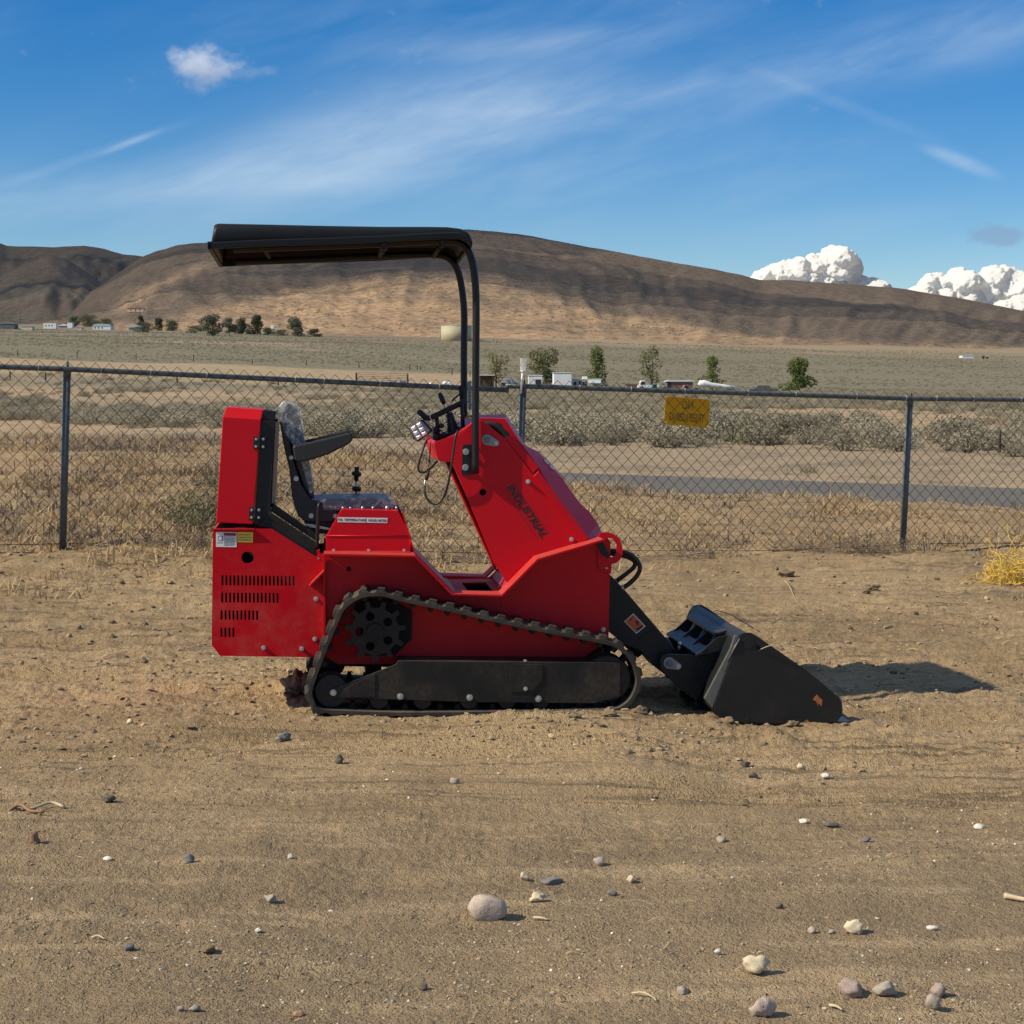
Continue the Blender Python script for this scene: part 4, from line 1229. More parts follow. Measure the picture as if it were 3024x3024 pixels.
# hoses under the hood lip
for k, (dx, dv) in enumerate(((0, .03), (14, .06), (-16, .09))):
    h_ = MB(); h_.tube(spline([P3(Z2, VN + dv, 770 + dx, 425), P3(Z2, VN + dv, 830 + dx, 425), P3(Z2, VN + dv, 900 + dx, 460), P3(Z2, VN + dv, 960 + dx, 520), P3(Z2, VN + dv, 1010 + dx, 600)], 5), .0135, 9)
    h_.build('hood_hose', M['foam_grip'], loader)
MB().prism(PL(Z2, VN + .03, (770, 390), (878, 396), (905, 440), (800, 420)), VN + .12, VN + .125).build('instruction_card', M['label_white'], loader)

# ---- tow loop
lp = PL(Z2, VN + .004, (1700, 1330), (1712, 1306), (1760, 1298), (1820, 1310), (1868, 1350), (1893, 1410), (1898, 1470), (1880, 1520), (1845, 1550), (1808, 1560), (1802, 1640), (1700, 1600), (1690, 1420))
lh = PL(Z2, VN + .004, (1745, 1372), (1775, 1345), (1815, 1352), (1846, 1395), (1850, 1450), (1835, 1490), (1805, 1505), (1770, 1480))
MB().prism(lp, VN - .012, VN - .001, [lh]).build('tow_loop', M['red_paint'], loader, .0015)
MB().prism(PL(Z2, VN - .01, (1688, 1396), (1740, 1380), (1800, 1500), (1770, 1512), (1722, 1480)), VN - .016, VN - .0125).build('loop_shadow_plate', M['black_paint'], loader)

# ---- canopy on two bent posts
def post_path(v, pts):
    return spline([P3(Z6, v, *p) for p in pts], 6)
near_path = post_path(.165, ((1826, 1770), (1828, 1400), (1830, 1000), (1832, 620), (1822, 450), (1800, 330), (1762, 252), (1690, 212), (1560, 208), (1200, 226), (800, 242), (400, 256), (200, 262)))
far_path = post_path(.885, ((1752, 1400), (1750, 1000), (1752, 700), (1735, 520), (1705, 400), (1655, 330), (1580, 303), (1450, 300), (1000, 318), (600, 338), (220, 350)))
cp_ = MB().tube(near_path, .0162, 12).build('canopy_post', M['black_paint'], loader)
MB().tube(far_path, .0162, 12).build('canopy_post', M['black_paint'], loader)
br = MB().prism(PL(Z2, .17, (598, 600), (612, 588), (668, 588), (668, 836), (592, 836)), .186, .1915).build('post_bracket', M['black_paint'], cp_, .001)
for (x, y) in ((622, 645), (618, 773)):
    u, z = U(*Z2(x, y), .19); bolt(br, u, z, .186, .0135, .012)
far_br = MB().prism([(p[0], p[1]) for p in PL(Z2, .17, (598, 600), (668, 588), (668, 836), (592, 836))], .859, .87).build('post_bracket', M['black_paint'], loader, .001)
# moulded roof: rim hangs below a thin top
CN, CF = .09, .98
top_e = [U(*Z6(x, y), CN) for x, y in ((78, 92), (100, 86), (400, 92), (800, 101), (1200, 108), (1500, 108), (1640, 110), (1730, 122), (1782, 150), (1806, 200))]
bot_e = [U(*Z6(x, y), CN) for x, y in ((52, 258), (70, 256), (400, 240), (800, 228), (1200, 214), (1500, 196), (1640, 190), (1720, 190), (1770, 214), (1800, 250))]
def shell(v_in, drop, vs_scale=1.0):
    pass
cs = MB()
n = len(top_e)
rim_r = .045
sect = []                              # cross sections from near rim to far rim
prof = [(CN, 0.0), (CN + .004, .75), (CN + .018, .95), (CN + .05, 1.0)]
cols_v = [(CN, 0.0)] + [(CN + .006, .70), (CN + .020, .93), (CN + .055, 1.0), (CN + .3, 1.06), (CF - .3, 1.06), (CF - .055, 1.0), (CF - .020, .93), (CF - .006, .70), (CF, 0.0)]
vs_ = []
for (v, k) in cols_v:
    for i in range(n):
        b, t = bot_e[i], top_e[i]
        inset = 0.0
        vs_.append((b[0] + (t[0] - b[0]) * k, v, b[1] + (t[1] - b[1]) * k - .018 * (v - CN) / (CF - CN)))
fs = []
for j in range(len(cols_v) - 1):
    for i in range(n - 1):
        a = j * n + i; fs.append((a, a + 1, a + n + 1, a + n))
cs._add(vs_, fs, True)
# back and front end walls close the tray
m_ = len(cols_v)
def endwall(i):
    o = len(cs.v)
    ring = [vs_[j * n + i] for j in range(m_)]
    bot = [(ring[0][0], v, ring[0][2] - .018 * (v - CN) / (CF - CN)) for (v, k) in cols_v]
    cs._add(ring + bot, [(j, j + 1, m_ + j + 1, m_ + j) for j in range(m_ - 1)], True)
endwall(0); endwall(n - 1)
roof = cs.build('canopy_roof', M['canopy_plastic'], loader)
sd = roof.modifiers.new('thick', 'SOLIDIFY'); sd.thickness = .005; sd.offset = 0
lipm = MB()
rim_pts = [(p[0] - (.012 if i == 0 else 0), CN - .006, p[1]) for i, p in enumerate(bot_e)]
rim_far = [(p[0] - (.012 if i == 0 else 0), CF + .006, p[1] - .018) for i, p in enumerate(bot_e)]
def flare(pa, off):
    up = [(x, y, z + .030) for (x, y, z) in pa]
    return pa, up
for path, s_ in ((rim_pts, -1), (rim_far, 1)):
    mpts = path
    vv = []; ff_ = []
    for (x, y, z) in mpts:
        vv += [(x, y - s_ * .012, z - .004), (x, y, z - .002), (x, y, z + .022), (x, y - s_ * .012, z + .030)]
    for i in range(len(mpts) - 1):
        for q in range(4):
            a = i * 4 + q; b = i * 4 + (q + 1) % 4; ff_.append((a, b, b + 4, a + 4))
    lipm._add(vv, ff_, False)
u0_, z0_ = bot_e[0]
lipm.hexa([(u0_ - .014, CN - .006, z0_ - .004), (u0_ + .004, CN - .006, z0_ - .004), (u0_ + .004, CF + .006, z0_ - .022), (u0_ - .014, CF + .006, z0_ - .022), (u0_ - .014, CN - .006, z0_ + .028), (u0_ + .004, CN - .006, z0_ + .028), (u0_ + .004, CF + .006, z0_ + .010), (u0_ - .014, CF + .006, z0_ + .010)])
lipm.build('canopy_rim', M['canopy_plastic'], loader, .002)
for x in (398, 1205, 1600):
    cr = MB()
    u, z = U(*Z6(x, 240 if x < 1000 else 232), CN + .07)
    cr.tube([(u, CN + .06, z), (u + .01, CF - .06, z)], .010, 8)
    cbo = cr.build('canopy_crossbar', M['dark_inside'], loader)
    MB().box((u - .006, CN + .012, z - .018), (u + .006, CN + .02, z + .03)).build('crossbar_tab', M['black_paint'], cbo)
cl = MB(); u, z = U(*Z6(1212, 235), CN)
cl.box((u - .013, CN + .03, z - .02), (u + .016, CN + .075, z + .014)); cl.box((u - .005, CN + .04, z - .038), (u + .004, CN + .05, z - .018))
cl.build('canopy_clamp', M['black_plastic'], loader, .003)
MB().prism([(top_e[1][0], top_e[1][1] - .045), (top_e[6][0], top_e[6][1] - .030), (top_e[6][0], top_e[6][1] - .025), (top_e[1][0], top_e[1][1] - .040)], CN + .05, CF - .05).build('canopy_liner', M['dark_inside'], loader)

# ---- handlebar, joystick, work light, cables
HB = .34
hb = MB()
hb.tube(spline([P3(Z7, HB + .03, 210, 735), P3(Z7, HB, 260, 780), P3(Z7, HB, 320, 830), P3(Z7, HB, 420, 810), P3(Z7, HB + .02, 650, 700), P3(Z7, HB + .06, 900, 580), P3(Z7, HB + .16, 930, 570)], 6), .0125, 12)
hbo = hb.build('handlebar', M['foam_grip'], loader)
MB().ball(P3(Z7, HB + .03, 222, 745), .0135, 12, 8).build('grip_end', M['black_plastic'], hbo)
MB().tube(spline([P3(Z7, HB - .016, 398, 735), P3(Z7, HB - .016, 375, 810), P3(Z7, HB - .016, 400, 870), P3(Z7, HB - .01, 440, 940)], 4), .0016, 6).build('cable_tie', M['white_plastic'], hbo)
sup = MB(); sup.cyl(P3(Z7, HB, 480, 790), P3(Z7, HB, 500, 1060), .009, 10); sup.build('handlebar_stay', M['black_paint'], hbo); sup = MB(); sup.cyl(P3(Z7, HB + .02, 880, 600), P3(Z7, HB + .02, 900, 1000), .009, 10); sup.build('handlebar_stay', M['black_paint'], hbo)
js = MB()
js.tube([P3(Z7, .44, 660, 760), P3(Z7, .44, 600, 640), P3(Z7, .44, 585, 590)], .004, 8)
jo = js.build('joystick', M['zinc'], loader)
j2 = MB(); j2.tube([P3(Z7, .44, 600, 610), P3(Z7, .44, 580, 560), P3(Z7, .44, 545, 480), P3(Z7, .44, 530, 440), P3(Z7, .44, 525, 428)], [.008, .0115, .0120, .0095, .004], 12); j2.build('joystick_knob', M['black_plastic'], jo)
bl = MB()
a, b = Vector(P3(Z7, .40, 680, 740)), Vector(P3(Z7, .40, 750, 1060))
pth, rad = [], []
for i in range(19):
    pth.append(a.lerp(b, i / 18)); rad.append((.012 + .012 * i / 18) * (1.0 if i % 2 else 1.38))
bl.tube(pth, rad, 14); bl.build('bellows', M['hose_rubber'], jo)
vb = MB(); vb.prism(PL(Z7, .36, (430, 960), (640, 1080), (880, 960), (900, 1010), (640, 1150), (420, 1180)), .36, .5); vb.build('valve_block', M['black_paint'], loader, .003)
vc = MB()
for (x, y, r) in ((470, 1010, .014), (540, 1050, .011), (600, 1090, .012), (470, 1130, .016), (560, 950, .012)):
    vc.ball(P3(Z7, .345, x, y), r, 9, 6)
vc.build('valve_fittings', M['black_plastic'], loader)
mt = MB(); mt.ball(P3(Z7, .335, 548, 1062), .0075, 9, 6); mt.build('brass_fitting', M['zinc'], loader)
grip2 = MB(); grip2.tube([P3(Z7, .80, 840, 330), P3(Z7, .80, 880, 380), P3(Z7, .80, 905, 700)], .014, 10)
grip2.tube([P3(Z7, .78, 720, 560), P3(Z7, .78, 790, 490), P3(Z7, .78, 870, 430)], .004, 6); grip2.build('control_lever', M['foam_grip'], loader)
MB().prism(PL(Z7, .82, (955, 260), (1010, 235), (1030, 240), (1030, 700), (985, 700), (970, 320)), .82, .825).build('side_shield', M['pin_plate_grey'], loader)
# work light: square lamp tilted back towards the seat
wl = empty('work_light'); wl.parent = loader
VL = .285
fq = [Vector(P3(Z7, VL, *p)) for p in ((25, 985), (240, 848), (395, 1030), (160, 1215))]
nrm = (fq[1] - fq[0]).cross(fq[3] - fq[0]).normalized()
if nrm.y > 0: nrm = -nrm
bk_ = [p - nrm * .03 + Vector((.012, .012, .0)) for p in fq]
MB().hexa([*fq, *bk_]).build('lamp_housing', M['black_plastic'], wl, .006, 3)
cen = (fq[0] + fq[1] + fq[2] + fq[3]) / 4
ins = [cen + (p - cen) * .90 + nrm * .0015 for p in fq]
ins2 = [p + nrm * .003 for p in ins]
MB().hexa([*ins, *ins2]).build('lamp_bezel', M['print_grey'], wl, .002)
for r_ in range(2):
    for c_ in range(3):
        e_u, e_v = (fq[1] - fq[0]), (fq[3] - fq[0])
        p = fq[0] + e_u * (.30 + .4 * r_) + e_v * (.2 + .3 * c_) + nrm * .0048
        du, dv = e_u * .16, e_v * .12
        q = [p - du - dv, p + du - dv, p + du + dv, p - du + dv]
        c0 = p + nrm * .005
        mb = MB(); ring2 = [c0 + (x - p) * .35 for x in q]
        mb._add(q + ring2, [(0, 1, 5, 4), (1, 2, 6, 5), (2, 3, 7, 6), (3, 0, 4, 7), (4, 5, 6, 7)])
        mb.build('reflector', M['reflector'], wl)
def cable(Z, pts, r, mat='hose_rubber', name='cable', seg=8, n=7):
    return MB().tube(spline([P3(Z, v, x, y) for (x, y, v) in pts], n), r, seg).build(name, M[mat], loader)
cable(Z2, ((560, 475, .17), (540, 520, .16), (522, 640, .16), (505, 760, .16), (480, 900, .17), (445, 1010, .19), (400, 1065, .2), (355, 1070, .21), (310, 1035, .22), (287, 975, .23), (288, 920, .24)), .0052)
cable(Z2, ((288, 925, .24), (286, 900, .245), (296, 870, .25)), .003, 'zinc')
cable(Z2, ((300, 810, .25), (318, 760, .25), (330, 660, .27), (335, 560, .28)), .0026)
cable(Z2, ((305, 555, .29), (280, 610, .26), (252, 690, .25), (235, 770, .25), (248, 808, .25), (290, 812, .25), (330, 785, .27), (390, 722, .30)), .0050)
MB().tube([P3(Z2, .25, 300, 878), P3(Z2, .25, 308, 840), P3(Z2, .25, 322, 798)], [.007, .0085, .006], 8).build('connector', M['black_plastic'], loader)
# ---- tracks
track_px = [(936, 2104), (917, 2080), (909, 2040), (930, 1975), (957, 1904), (982, 1845), (1004, 1797), (1035, 1768), (1071, 1752), (1105, 1748), (1140, 1750), (1200, 1766), (1345, 1797),
            (1562, 1846), (1780, 1888), (1832, 1906), (1868, 1938), (1888, 1980), (1893, 2020), (1878, 2062), (1850, 2092), (1810, 2107), (1700, 2112), (1500, 2116), (1200, 2117), (1020, 2112)]
tp = [Vector((*U(x, y, 0.0),)) for x, y in track_px]
tp = [Vector((p.x, max(p.y, -0.004))) for p in tp]
dense = []
N_ = len(tp)
for i in range(N_):
    a, b, c, d = tp[i - 1], tp[i], tp[(i + 1) % N_], tp[(i + 2) % N_]
    for k in range(8):
        t = k / 8
        dense.append(0.5 * ((2 * b) + (c - a) * t + (2 * a - 5 * b + 4 * c - d) * t * t + (3 * b - a - 3 * c + d) * t ** 3))
seglen = [(dense[(i + 1) % len(dense)] - dense[i]).length for i in range(len(dense))]
total = sum(seglen)
def at_len(s):
    s %= total
    for i, L in enumerate(seglen):
        if s <= L:
            a, b = dense[i], dense[(i + 1) % len(dense)]
            t = (b - a).normalized()
            return a.lerp(b, s / L), t
        s -= L
    return dense[0], (dense[1] - dense[0]).normalized()
area = sum(dense[i].x * dense[(i + 1) % len(dense)].y - dense[(i + 1) % len(dense)].x * dense[i].y for i in range(len(dense)))
SG = 1 if area > 0 else -1            # outward normal sign
def nrm2(t):
    return Vector((t.y, -t.x)) * SG
NL = round(total / 0.0765)
TH = 0.020
def make_track(v0, v1, near):
    root = empty('track'); root.parent = loader
    nseg = NL * 6
    vs_, fs = [], []
    for i in range(nseg):
        p, t = at_len(total * i / nseg)
        n_ = nrm2(t)
        wv = 0.0026 * (math.cos(2 * math.pi * 6 * i / 6 / 1.0) if False else math.cos(2 * math.pi * (i % 6) / 6.0))
        o_ = p - n_ * (0.001 - wv); q = p - n_ * TH
        vs_ += [(o_.x, v0, o_.y), (o_.x, v1, o_.y), (q.x, v1, q.y), (q.x, v0, q.y)]
    for i in range(nseg):
        a, b = i * 4, ((i + 1) % nseg) * 4
        for k in range(4):
            fs.append((a + k, a + (k + 1) % 4, b + (k + 1) % 4, b + k))
    MB()._add(vs_, fs).build('track_belt', M['rubber_side'], root, .002)
    lug, inner, edge_ = MB(), MB(), MB()
    for i in range(NL):
        p, t = at_len(total * (i + .0) / NL)
        n_ = nrm2(t)
        def R(a, b, v): 
            q = p + t * a + n_ * b
            return (q.x, v, q.y)
        sk = .012
        va, vb = v0 + .012, v1 - .012
        lug.hexa([R(-.022, -.004, va), R(.022, -.004, va), R(.022 + sk, -.004, vb), R(-.022 + sk, -.004, vb), R(-.015, .0125, va + .003), R(.015, .0125, va + .003), R(.015 + sk, .0125, vb - .003), R(-.015 + sk, .0125, vb - .003)])
        edge_.hexa([R(-.030, -.006, v0 + .0005), R(.030, -.006, v0 + .0005), R(.026, -.006, v0 + .02), R(-.026, -.006, v0 + .02), R(-.011, .0068, v0 + .001), R(.007, .0068, v0 + .001), R(.008, .0068, v0 + .016), R(-.008, .0068, v0 + .016)])
        vm = (v0 + v1) / 2
        for off in (-.038, .022):
            inner.hexa([R(-.014, -TH + .003, vm + off), R(.014, -TH + .003, vm + off), R(.014, -TH + .003, vm + off + .016), R(-.014, -TH + .003, vm + off + .016),
                        R(-.008, -TH - .024, vm + off + .002), R(.008, -TH - .024, vm + off + .002), R(.008, -TH - .024, vm + off + .014), R(-.008, -TH - .024, vm + off + .014)])
    tag(lug.build('tread_lugs', M['rubber'], root), kind='stuff')
    tag(edge_.build('tread_shoulders', M['rubber_side'], root), kind='stuff')
    tag(inner.build('drive_lugs', M['rubber'], root), kind='stuff')
    # sprocket
    vm = (v0 + v1) / 2
    u, z = U(*Z8(735, 715), vm)
    rt = .126
    prof_ = []
    for k in range(11):
        a0 = 2 * math.pi * k / 11 + .12
        for da, r in ((-.20, rt * .82), (-.11, rt * .84), (-.075, rt * 1.06), (.075, rt * 1.06), (.11, rt * .84), (.20, rt * .82)):
            prof_.append((u + r * math.cos(a0 + da), z + r * math.sin(a0 + da)))
    holes = []
    for k in range(5):
        a0 = 2 * math.pi * k / 5 + math.pi
        holes.append(circ(u + .068 * math.cos(a0), z + .068 * math.sin(a0), .020, 8, a0))
    spk = MB().prism(prof_, vm - .02, vm - .008, holes).build('sprocket', M['black_paint'], root, .001)
    sh = MB(); sh.disc_y(u, z, vm - .05, vm - .02, .036, 18); sh.disc_y(u, z, vm - .06, vm - .05, .011, 12); sh.build('sprocket_hub', M['black_paint_dusty'], spk)
    md = MB().prism(PL(Z8, vm, (480, 420), (620, 330), (900, 330), (1225, 480), (1215, 860), (1150, 900), (1000, 1060), (620, 1060), (560, 940), (540, 600), (450, 560)), VN - .05 if near else VF + .012, VN - .002 if near else VF + .06)
    md.build('drive_motor', M['dark_inside'], root, .003)
    # idlers and rollers
    def wheel(name, px, py, r, w=.05):
        uu_, zz_ = U(px, py, 0.0)
        mb = MB()
        for s_ in (-1, 1):
            c_ = vm + s_ * .035
            mb.tube([(uu_, c_ - w / 2, zz_), (uu_, c_ - w / 2 + .004, zz_), (uu_, c_ + w / 2 - .004, zz_), (uu_, c_ + w / 2, zz_)], [r * .93, r, r, r * .93], 22)
            mb.disc_y(uu_, zz_, c_ - s_ * 0 - w / 2 - .003, c_ + w / 2 + .003, r * .45, 14)
        return mb.build(name, M['black_paint'], root)
    wheel('front_idler', 1800, 2008, .102)
    wheel('rear_idler', 978, 2046, .072)
    for x in (1120, 1250, 1387, 1500, 1600):
        wheel('roller', x, 2072, .040)
    # track frame: flat side plate with a folded top and a front overlay
    fp = PL(Z0, 0.025, (968, 2040), (1168, 1962), (1176, 1952), (1832, 1957), (1832, 2056), (1754, 2077), (1400, 2074), (990, 2060), (972, 2052))
    va, vb = (0.025, 0.033) if near else (WID - .033, WID - .025)
    tf = MB().prism(fp, va, vb).build('track_frame', M['black_paint_dusty'], root, .0015)
    inb = PL(Z0, 0.025, (1176, 1953), (1832, 1958), (1832, 1966), (1176, 1961))
    MB().prism(inb, vb if near else v0 + .03, (VN - .001) if near else va).build('frame_top', M['black_paint_dusty'], root)
    MB().prism(PL(Z0, .025, (1010, 2035), (1190, 1970), (1820, 1972), (1820, 2050), (1740, 2068), (1010, 2055)), v0 + .05, v1 - .05).build('frame_core', M['dark_inside'], root)
    if near:
        MB().prism(PL(Z4, .02, (848, 995), (1108, 1000), (1108, 1135), (1020, 1225), (848, 1228)), .0205, .0248).build('adjuster_cover', M['black_paint_dusty'], tf, .001)
        MB().prism(PL(Z3, .02, (1190, 1610), (1510, 1455), (1510, 1662), (1170, 1664)), .0215, .0248).build('frame_gusset', M['black_paint_dusty'], tf, .001)
        for (x, y, r) in ((984, 2046, .0135), (1182, 2057, .0135), (1387, 2060, .0135), (1590, 2064, .0135), (1552, 2034, .009)):
            uu_, zz_ = U(x, y, .02)
            bolt(tf, uu_, zz_, .0245 if x != 1552 else .0205, r, .010)
        uu_, zz_ = U(1550, 1951, .06); bolt(tf, uu_, zz_, .045, .008, .006)
    return root
make_track(0.0, 0.195, True)
make_track(WID - .195, WID, False)

# ---- lift arms
arm = PL(Z5, .30, (60, 215), (130, 240), (235, 350), (525, 690), (560, 760), (580, 840), (560, 900), (500, 925), (445, 880), (425, 855), (330, 770), (240, 742), (115, 642), (40, 560))
for (va, vb) in ((.30, .38), (.67, .75)):
    a_ = MB().prism(arm, va, vb).build('lift_arm', M['black_paint'], loader, .003)
    if va == .30:
        sticker(a_, 'warning_label', Z5, .2995, ((226, 568), (290, 511), (378, 602), (312, 656)), M['label_white'])
        sticker(a_, 'label_field', Z5, .2984, ((232, 569), (290, 518), (370, 601), (312, 649)), M['label_orange'], .0006)
        mk = MB()
        for pts in (((300, 565), (320, 560), (335, 585), (322, 580), (330, 600), (318, 595)), ((310, 620), (350, 596), (362, 606), (320, 636)), ((262, 560), (285, 535), (288, 540), (266, 566))):
            mk.prism(PL(Z5, .2977, *pts), .2970, .2977)
        mk.build('label_pictogram', M['print_black'], a_)
        MB().prism(PL(Z5, .296, (340, 690), (425, 620), (432, 628), (346, 700)), .294, .2995).build('arm_seam', M['black_paint'], a_)
MB().prism(PL(Z5, .38, (430, 690), (520, 700), (560, 790), (520, 880), (450, 850)), .381, .669).build('arm_crossmember', M['black_paint'], loader, .003)
MB().tube([P3(Z5, .34, 235, 690), P3(Z5, .34, 350, 790)], .030, 14).build('cylinder', M['black_paint'], loader)
cyl_ = MB(); cyl_.tube([P3(Z5, .33, 282, 702), P3(Z5, .33, 440, 872)], .011, 12); cyl_.build('piston_rod', M['chrome'], loader)
for pts in (((100, 62, .28), (190, 68, .27), (262, 88, .26), (318, 135, .26), (338, 190, .26), (310, 250, .27), (258, 300, .28), (214, 330, .29)),
            ((95, 78, .33), (180, 92, .32), (250, 108, .31), (300, 140, .31), (296, 178, .31), (250, 220, .31), (200, 258, .31), (168, 282, .32))):
    h_ = MB().tube(spline([P3(Z5, v, x, y) for (x, y, v) in pts], 7), .0105, 10).build('hydraulic_hose', M['hose_rubber'], loader)
    x, y, v = pts[-1]
    a, b = Vector(P3(Z5, v, x + 14, y - 14)), Vector(P3(Z5, v, x - 8, y + 8))
    MB().tube([a, a.lerp(b, .5), b], [.012, .0125, .012], 10).build('hose_fitting', M['zinc'], h_)

# ---- quick coupler and bucket
cpl = PL(Z5, .22, (478, 850), (492, 815), (530, 800), (815, 812), (905, 752), (945, 745), (820, 990), (745, 1130), (705, 1118), (690, 1092), (560, 992), (492, 915))
for (va, vb) in ((.22, .235), (.815, .83)):
    q = MB().prism(cpl, va, vb).build('coupler_plate', M['black_paint'], loader, .002)
    if va == .22:
        pin_plate(q, Z5, .22, (546, 864), (608, 888), .0265, .0155, .015, .011)
cw = PL(Z5, .22, (905, 752), (945, 745), (745, 1130), (712, 1118))
MB().prism(cw, .236, .814).build('coupler_face', M['black_paint'], loader, .002)
cap = MB(); cap.hexa([P3(Z5, .236, 820, 812), P3(Z5, .236, 905, 752), (P3(Z5, .236, 905, 752)[0], .814, P3(Z5, .236, 905, 752)[2]), (P3(Z5, .236, 820, 812)[0], .814, P3(Z5, .236, 820, 812)[2]),
                      P3(Z5, .236, 822, 822), P3(Z5, .236, 907, 762), (P3(Z5, .236, 907, 762)[0], .814, P3(Z5, .236, 907, 762)[2]), (P3(Z5, .236, 822, 822)[0], .814, P3(Z5, .236, 822, 822)[2])])
cap.build('coupler_top', M['black_paint'], loader, .001)
lh_ = MB(); lh_.tube([P3(Z5, .40, 612, 775), P3(Z5, .40, 622, 735)], .008, 8); lh_.ball(P3(Z5, .40, 624, 730), .0125, 9, 6); lh_.build('coupler_handle', M['zinc'], loader)
tl_ = MB().tube([P3(Z5, .34, 520, 700), P3(Z5, .34, 560, 770), P3(Z5, .34, 610, 830)], .016, 10).build('tilt_cylinder', M['black_paint'], loader)
bucket = empty('bucket'); bucket.parent = loader
BN, BF = -.01, 1.06
side_px = ((1045, 672), (1062, 655), (1085, 648), (1130, 648), (1172, 672), (1545, 930), (1762, 1112), (1780, 1145), (1785, 1232), (1740, 1290), (1480, 1302), (1200, 1292), (945, 1288), (866, 1205), (868, 1150))
sp_ = PL(Z5, BN, *side_px)
hl = circ(*U(*Z5(1180, 758), BN), .0125, 12)
bs = MB().prism(sp_, BN, BN + .008, [hl]).build('bucket_side', M['bucket_paint'], bucket, .0028)
MB().prism(sp_, BF - .008, BF, [hl]).build('bucket_side', M['bucket_paint'], bucket, .0015)
boss = MB().prism(circ(*U(*Z5(1110, 722), BN), .026, 22), BN - .003, BN).build('side_boss', M['bucket_paint'], bs, .001)
# curved back and floor
back = PL(Z5, BN, (1060, 668), (1035, 700), (980, 850), (900, 1050), (875, 1150), (885, 1200), (950, 1280), (1100, 1290), (1480, 1298), (1770, 1292))
def strip(poly, v0, v1, th, name, mat, parent):
    n = len(poly); vs2 = []; f2 = []
    for i, p in enumerate(poly):
        a = Vector(poly[max(i - 1, 0)]); b = Vector(poly[min(i + 1, n - 1)]); d = (b - a).normalized(); nr = Vector((-d.y, d.x)) * th
        for v in (v0, v1):
            vs2.append((p[0], v, p[1])); vs2.append((p[0] + nr.x, v, p[1] + nr.y))
    for i in range(n - 1):
        a, b = i * 4, (i + 1) * 4
        f2 += [(a, a + 2, b + 2, b), (a + 1, b + 1, b + 3, a + 3), (a, b, b + 1, a + 1), (a + 2, a + 3, b + 3, b + 2)]
    f2 += [(0, 1, 3, 2), ((n - 1) * 4, (n - 1) * 4 + 2, (n - 1) * 4 + 3, (n - 1) * 4 + 1)]
    return MB()._add(vs2, f2).build(name, mat, parent)
strip(back, BN + .0085, BF - .0085, -.008, 'bucket_shell', M['bucket_paint'], bucket)
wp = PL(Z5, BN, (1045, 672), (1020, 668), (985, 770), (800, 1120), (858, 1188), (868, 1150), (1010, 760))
MB().prism(wp, BN + .006, BN + .03).build('back_plate', M['sunlit_grey'], bucket, .001)  # sunlit look of this strip is put into its grey
# reinforcing bar along the top edge, stepped in the middle
tb_a, tb_b = P3(Z5, BN, 1045, 668), P3(Z5, BN, 1100, 648)
def at_v(p, v): return (p[0], v, p[2])
MB().hexa([at_v(tb_a, BN + .009), at_v(tb_b, BN + .009), at_v(tb_b, BF - .009), at_v(tb_a, BF - .009)] + [at_v((x, 0, z - .014), v) for (x, _, z), v in ((tb_a, BN + .009), (tb_b, BN + .009), (tb_b, BF - .009), (tb_a, BF - .009))]).build('top_edge', M['bucket_paint'], bucket, .002)
ra = P3(Z5, BN, 1012, 690); rb2 = P3(Z5, BN, 952, 700)
MB().hexa([(ra[0] - .045, .20, ra[2] - .004), (ra[0] + .012, .20, ra[2] + .010), (ra[0] + .012, .85, ra[2] + .010), (ra[0] - .045, .85, ra[2] - .004),
           (ra[0] - .045, .20, ra[2] - .016), (ra[0] + .012, .20, ra[2] - .004), (ra[0] + .012, .85, ra[2] - .004), (ra[0] - .045, .85, ra[2] - .016)]).build('back_bar', M['bucket_paint'], bucket, .002)
lo_ = P3(Z5, BN, 905, 870)
MB().hexa([(lo_[0] - .07, .16, lo_[2] + .02), (lo_[0] - .012, .16, lo_[2] + .045), (lo_[0] - .012, .89, lo_[2] + .045), (lo_[0] - .07, .89, lo_[2] + .02),
           (lo_[0] - .07, .16, lo_[2] + .008), (lo_[0] - .005, .16, lo_[2] + .025), (lo_[0] - .005, .89, lo_[2] + .025), (lo_[0] - .07, .89, lo_[2] + .008)]).build('back_bar', M['bucket_paint'], bucket, .002)
for v in (.16, .38, .62, .85):
    g_ = [(ra[0] - .040, ra[2] - .016), (ra[0] + .008, ra[2] - .006), (lo_[0] + .03, lo_[2] + .03), (lo_[0] - .055, lo_[2] + .022)]
    MB().prism(g_, v, v + .009).build('back_rib', M['bucket_paint'], bucket, .001)
ce = PL(Z5, BN, (1690, 1288), (1840, 1282), (1842, 1290), (1690, 1306))
MB().prism(ce, BN + .02, BF - .02).build('cutting_edge', M['pin_plate_grey'], bucket, .001)
mk = MB()
for pts in (((1570, 1125), (1600, 1088), (1612, 1105), (1640, 1130), (1632, 1175), (1612, 1150), (1606, 1170), (1596, 1140)), ((1500, 1300), (1510, 1280), (1530, 1268), (1545, 1285), (1530, 1298))):
    mk.prism(PL(Z5, BN - .0002, *pts), BN - .0012, BN - .0002)
mk.build('orange_mark', M['orange_mark'], bs)
MB().tube([P3(Z5, BN - .004, 1050, 690), P3(Z5, BN - .004, 1010, 760), P3(Z5, BN + .01, 960, 860)], .0040, 6).build('weld_bead', M['sunlit_grey'], bs)
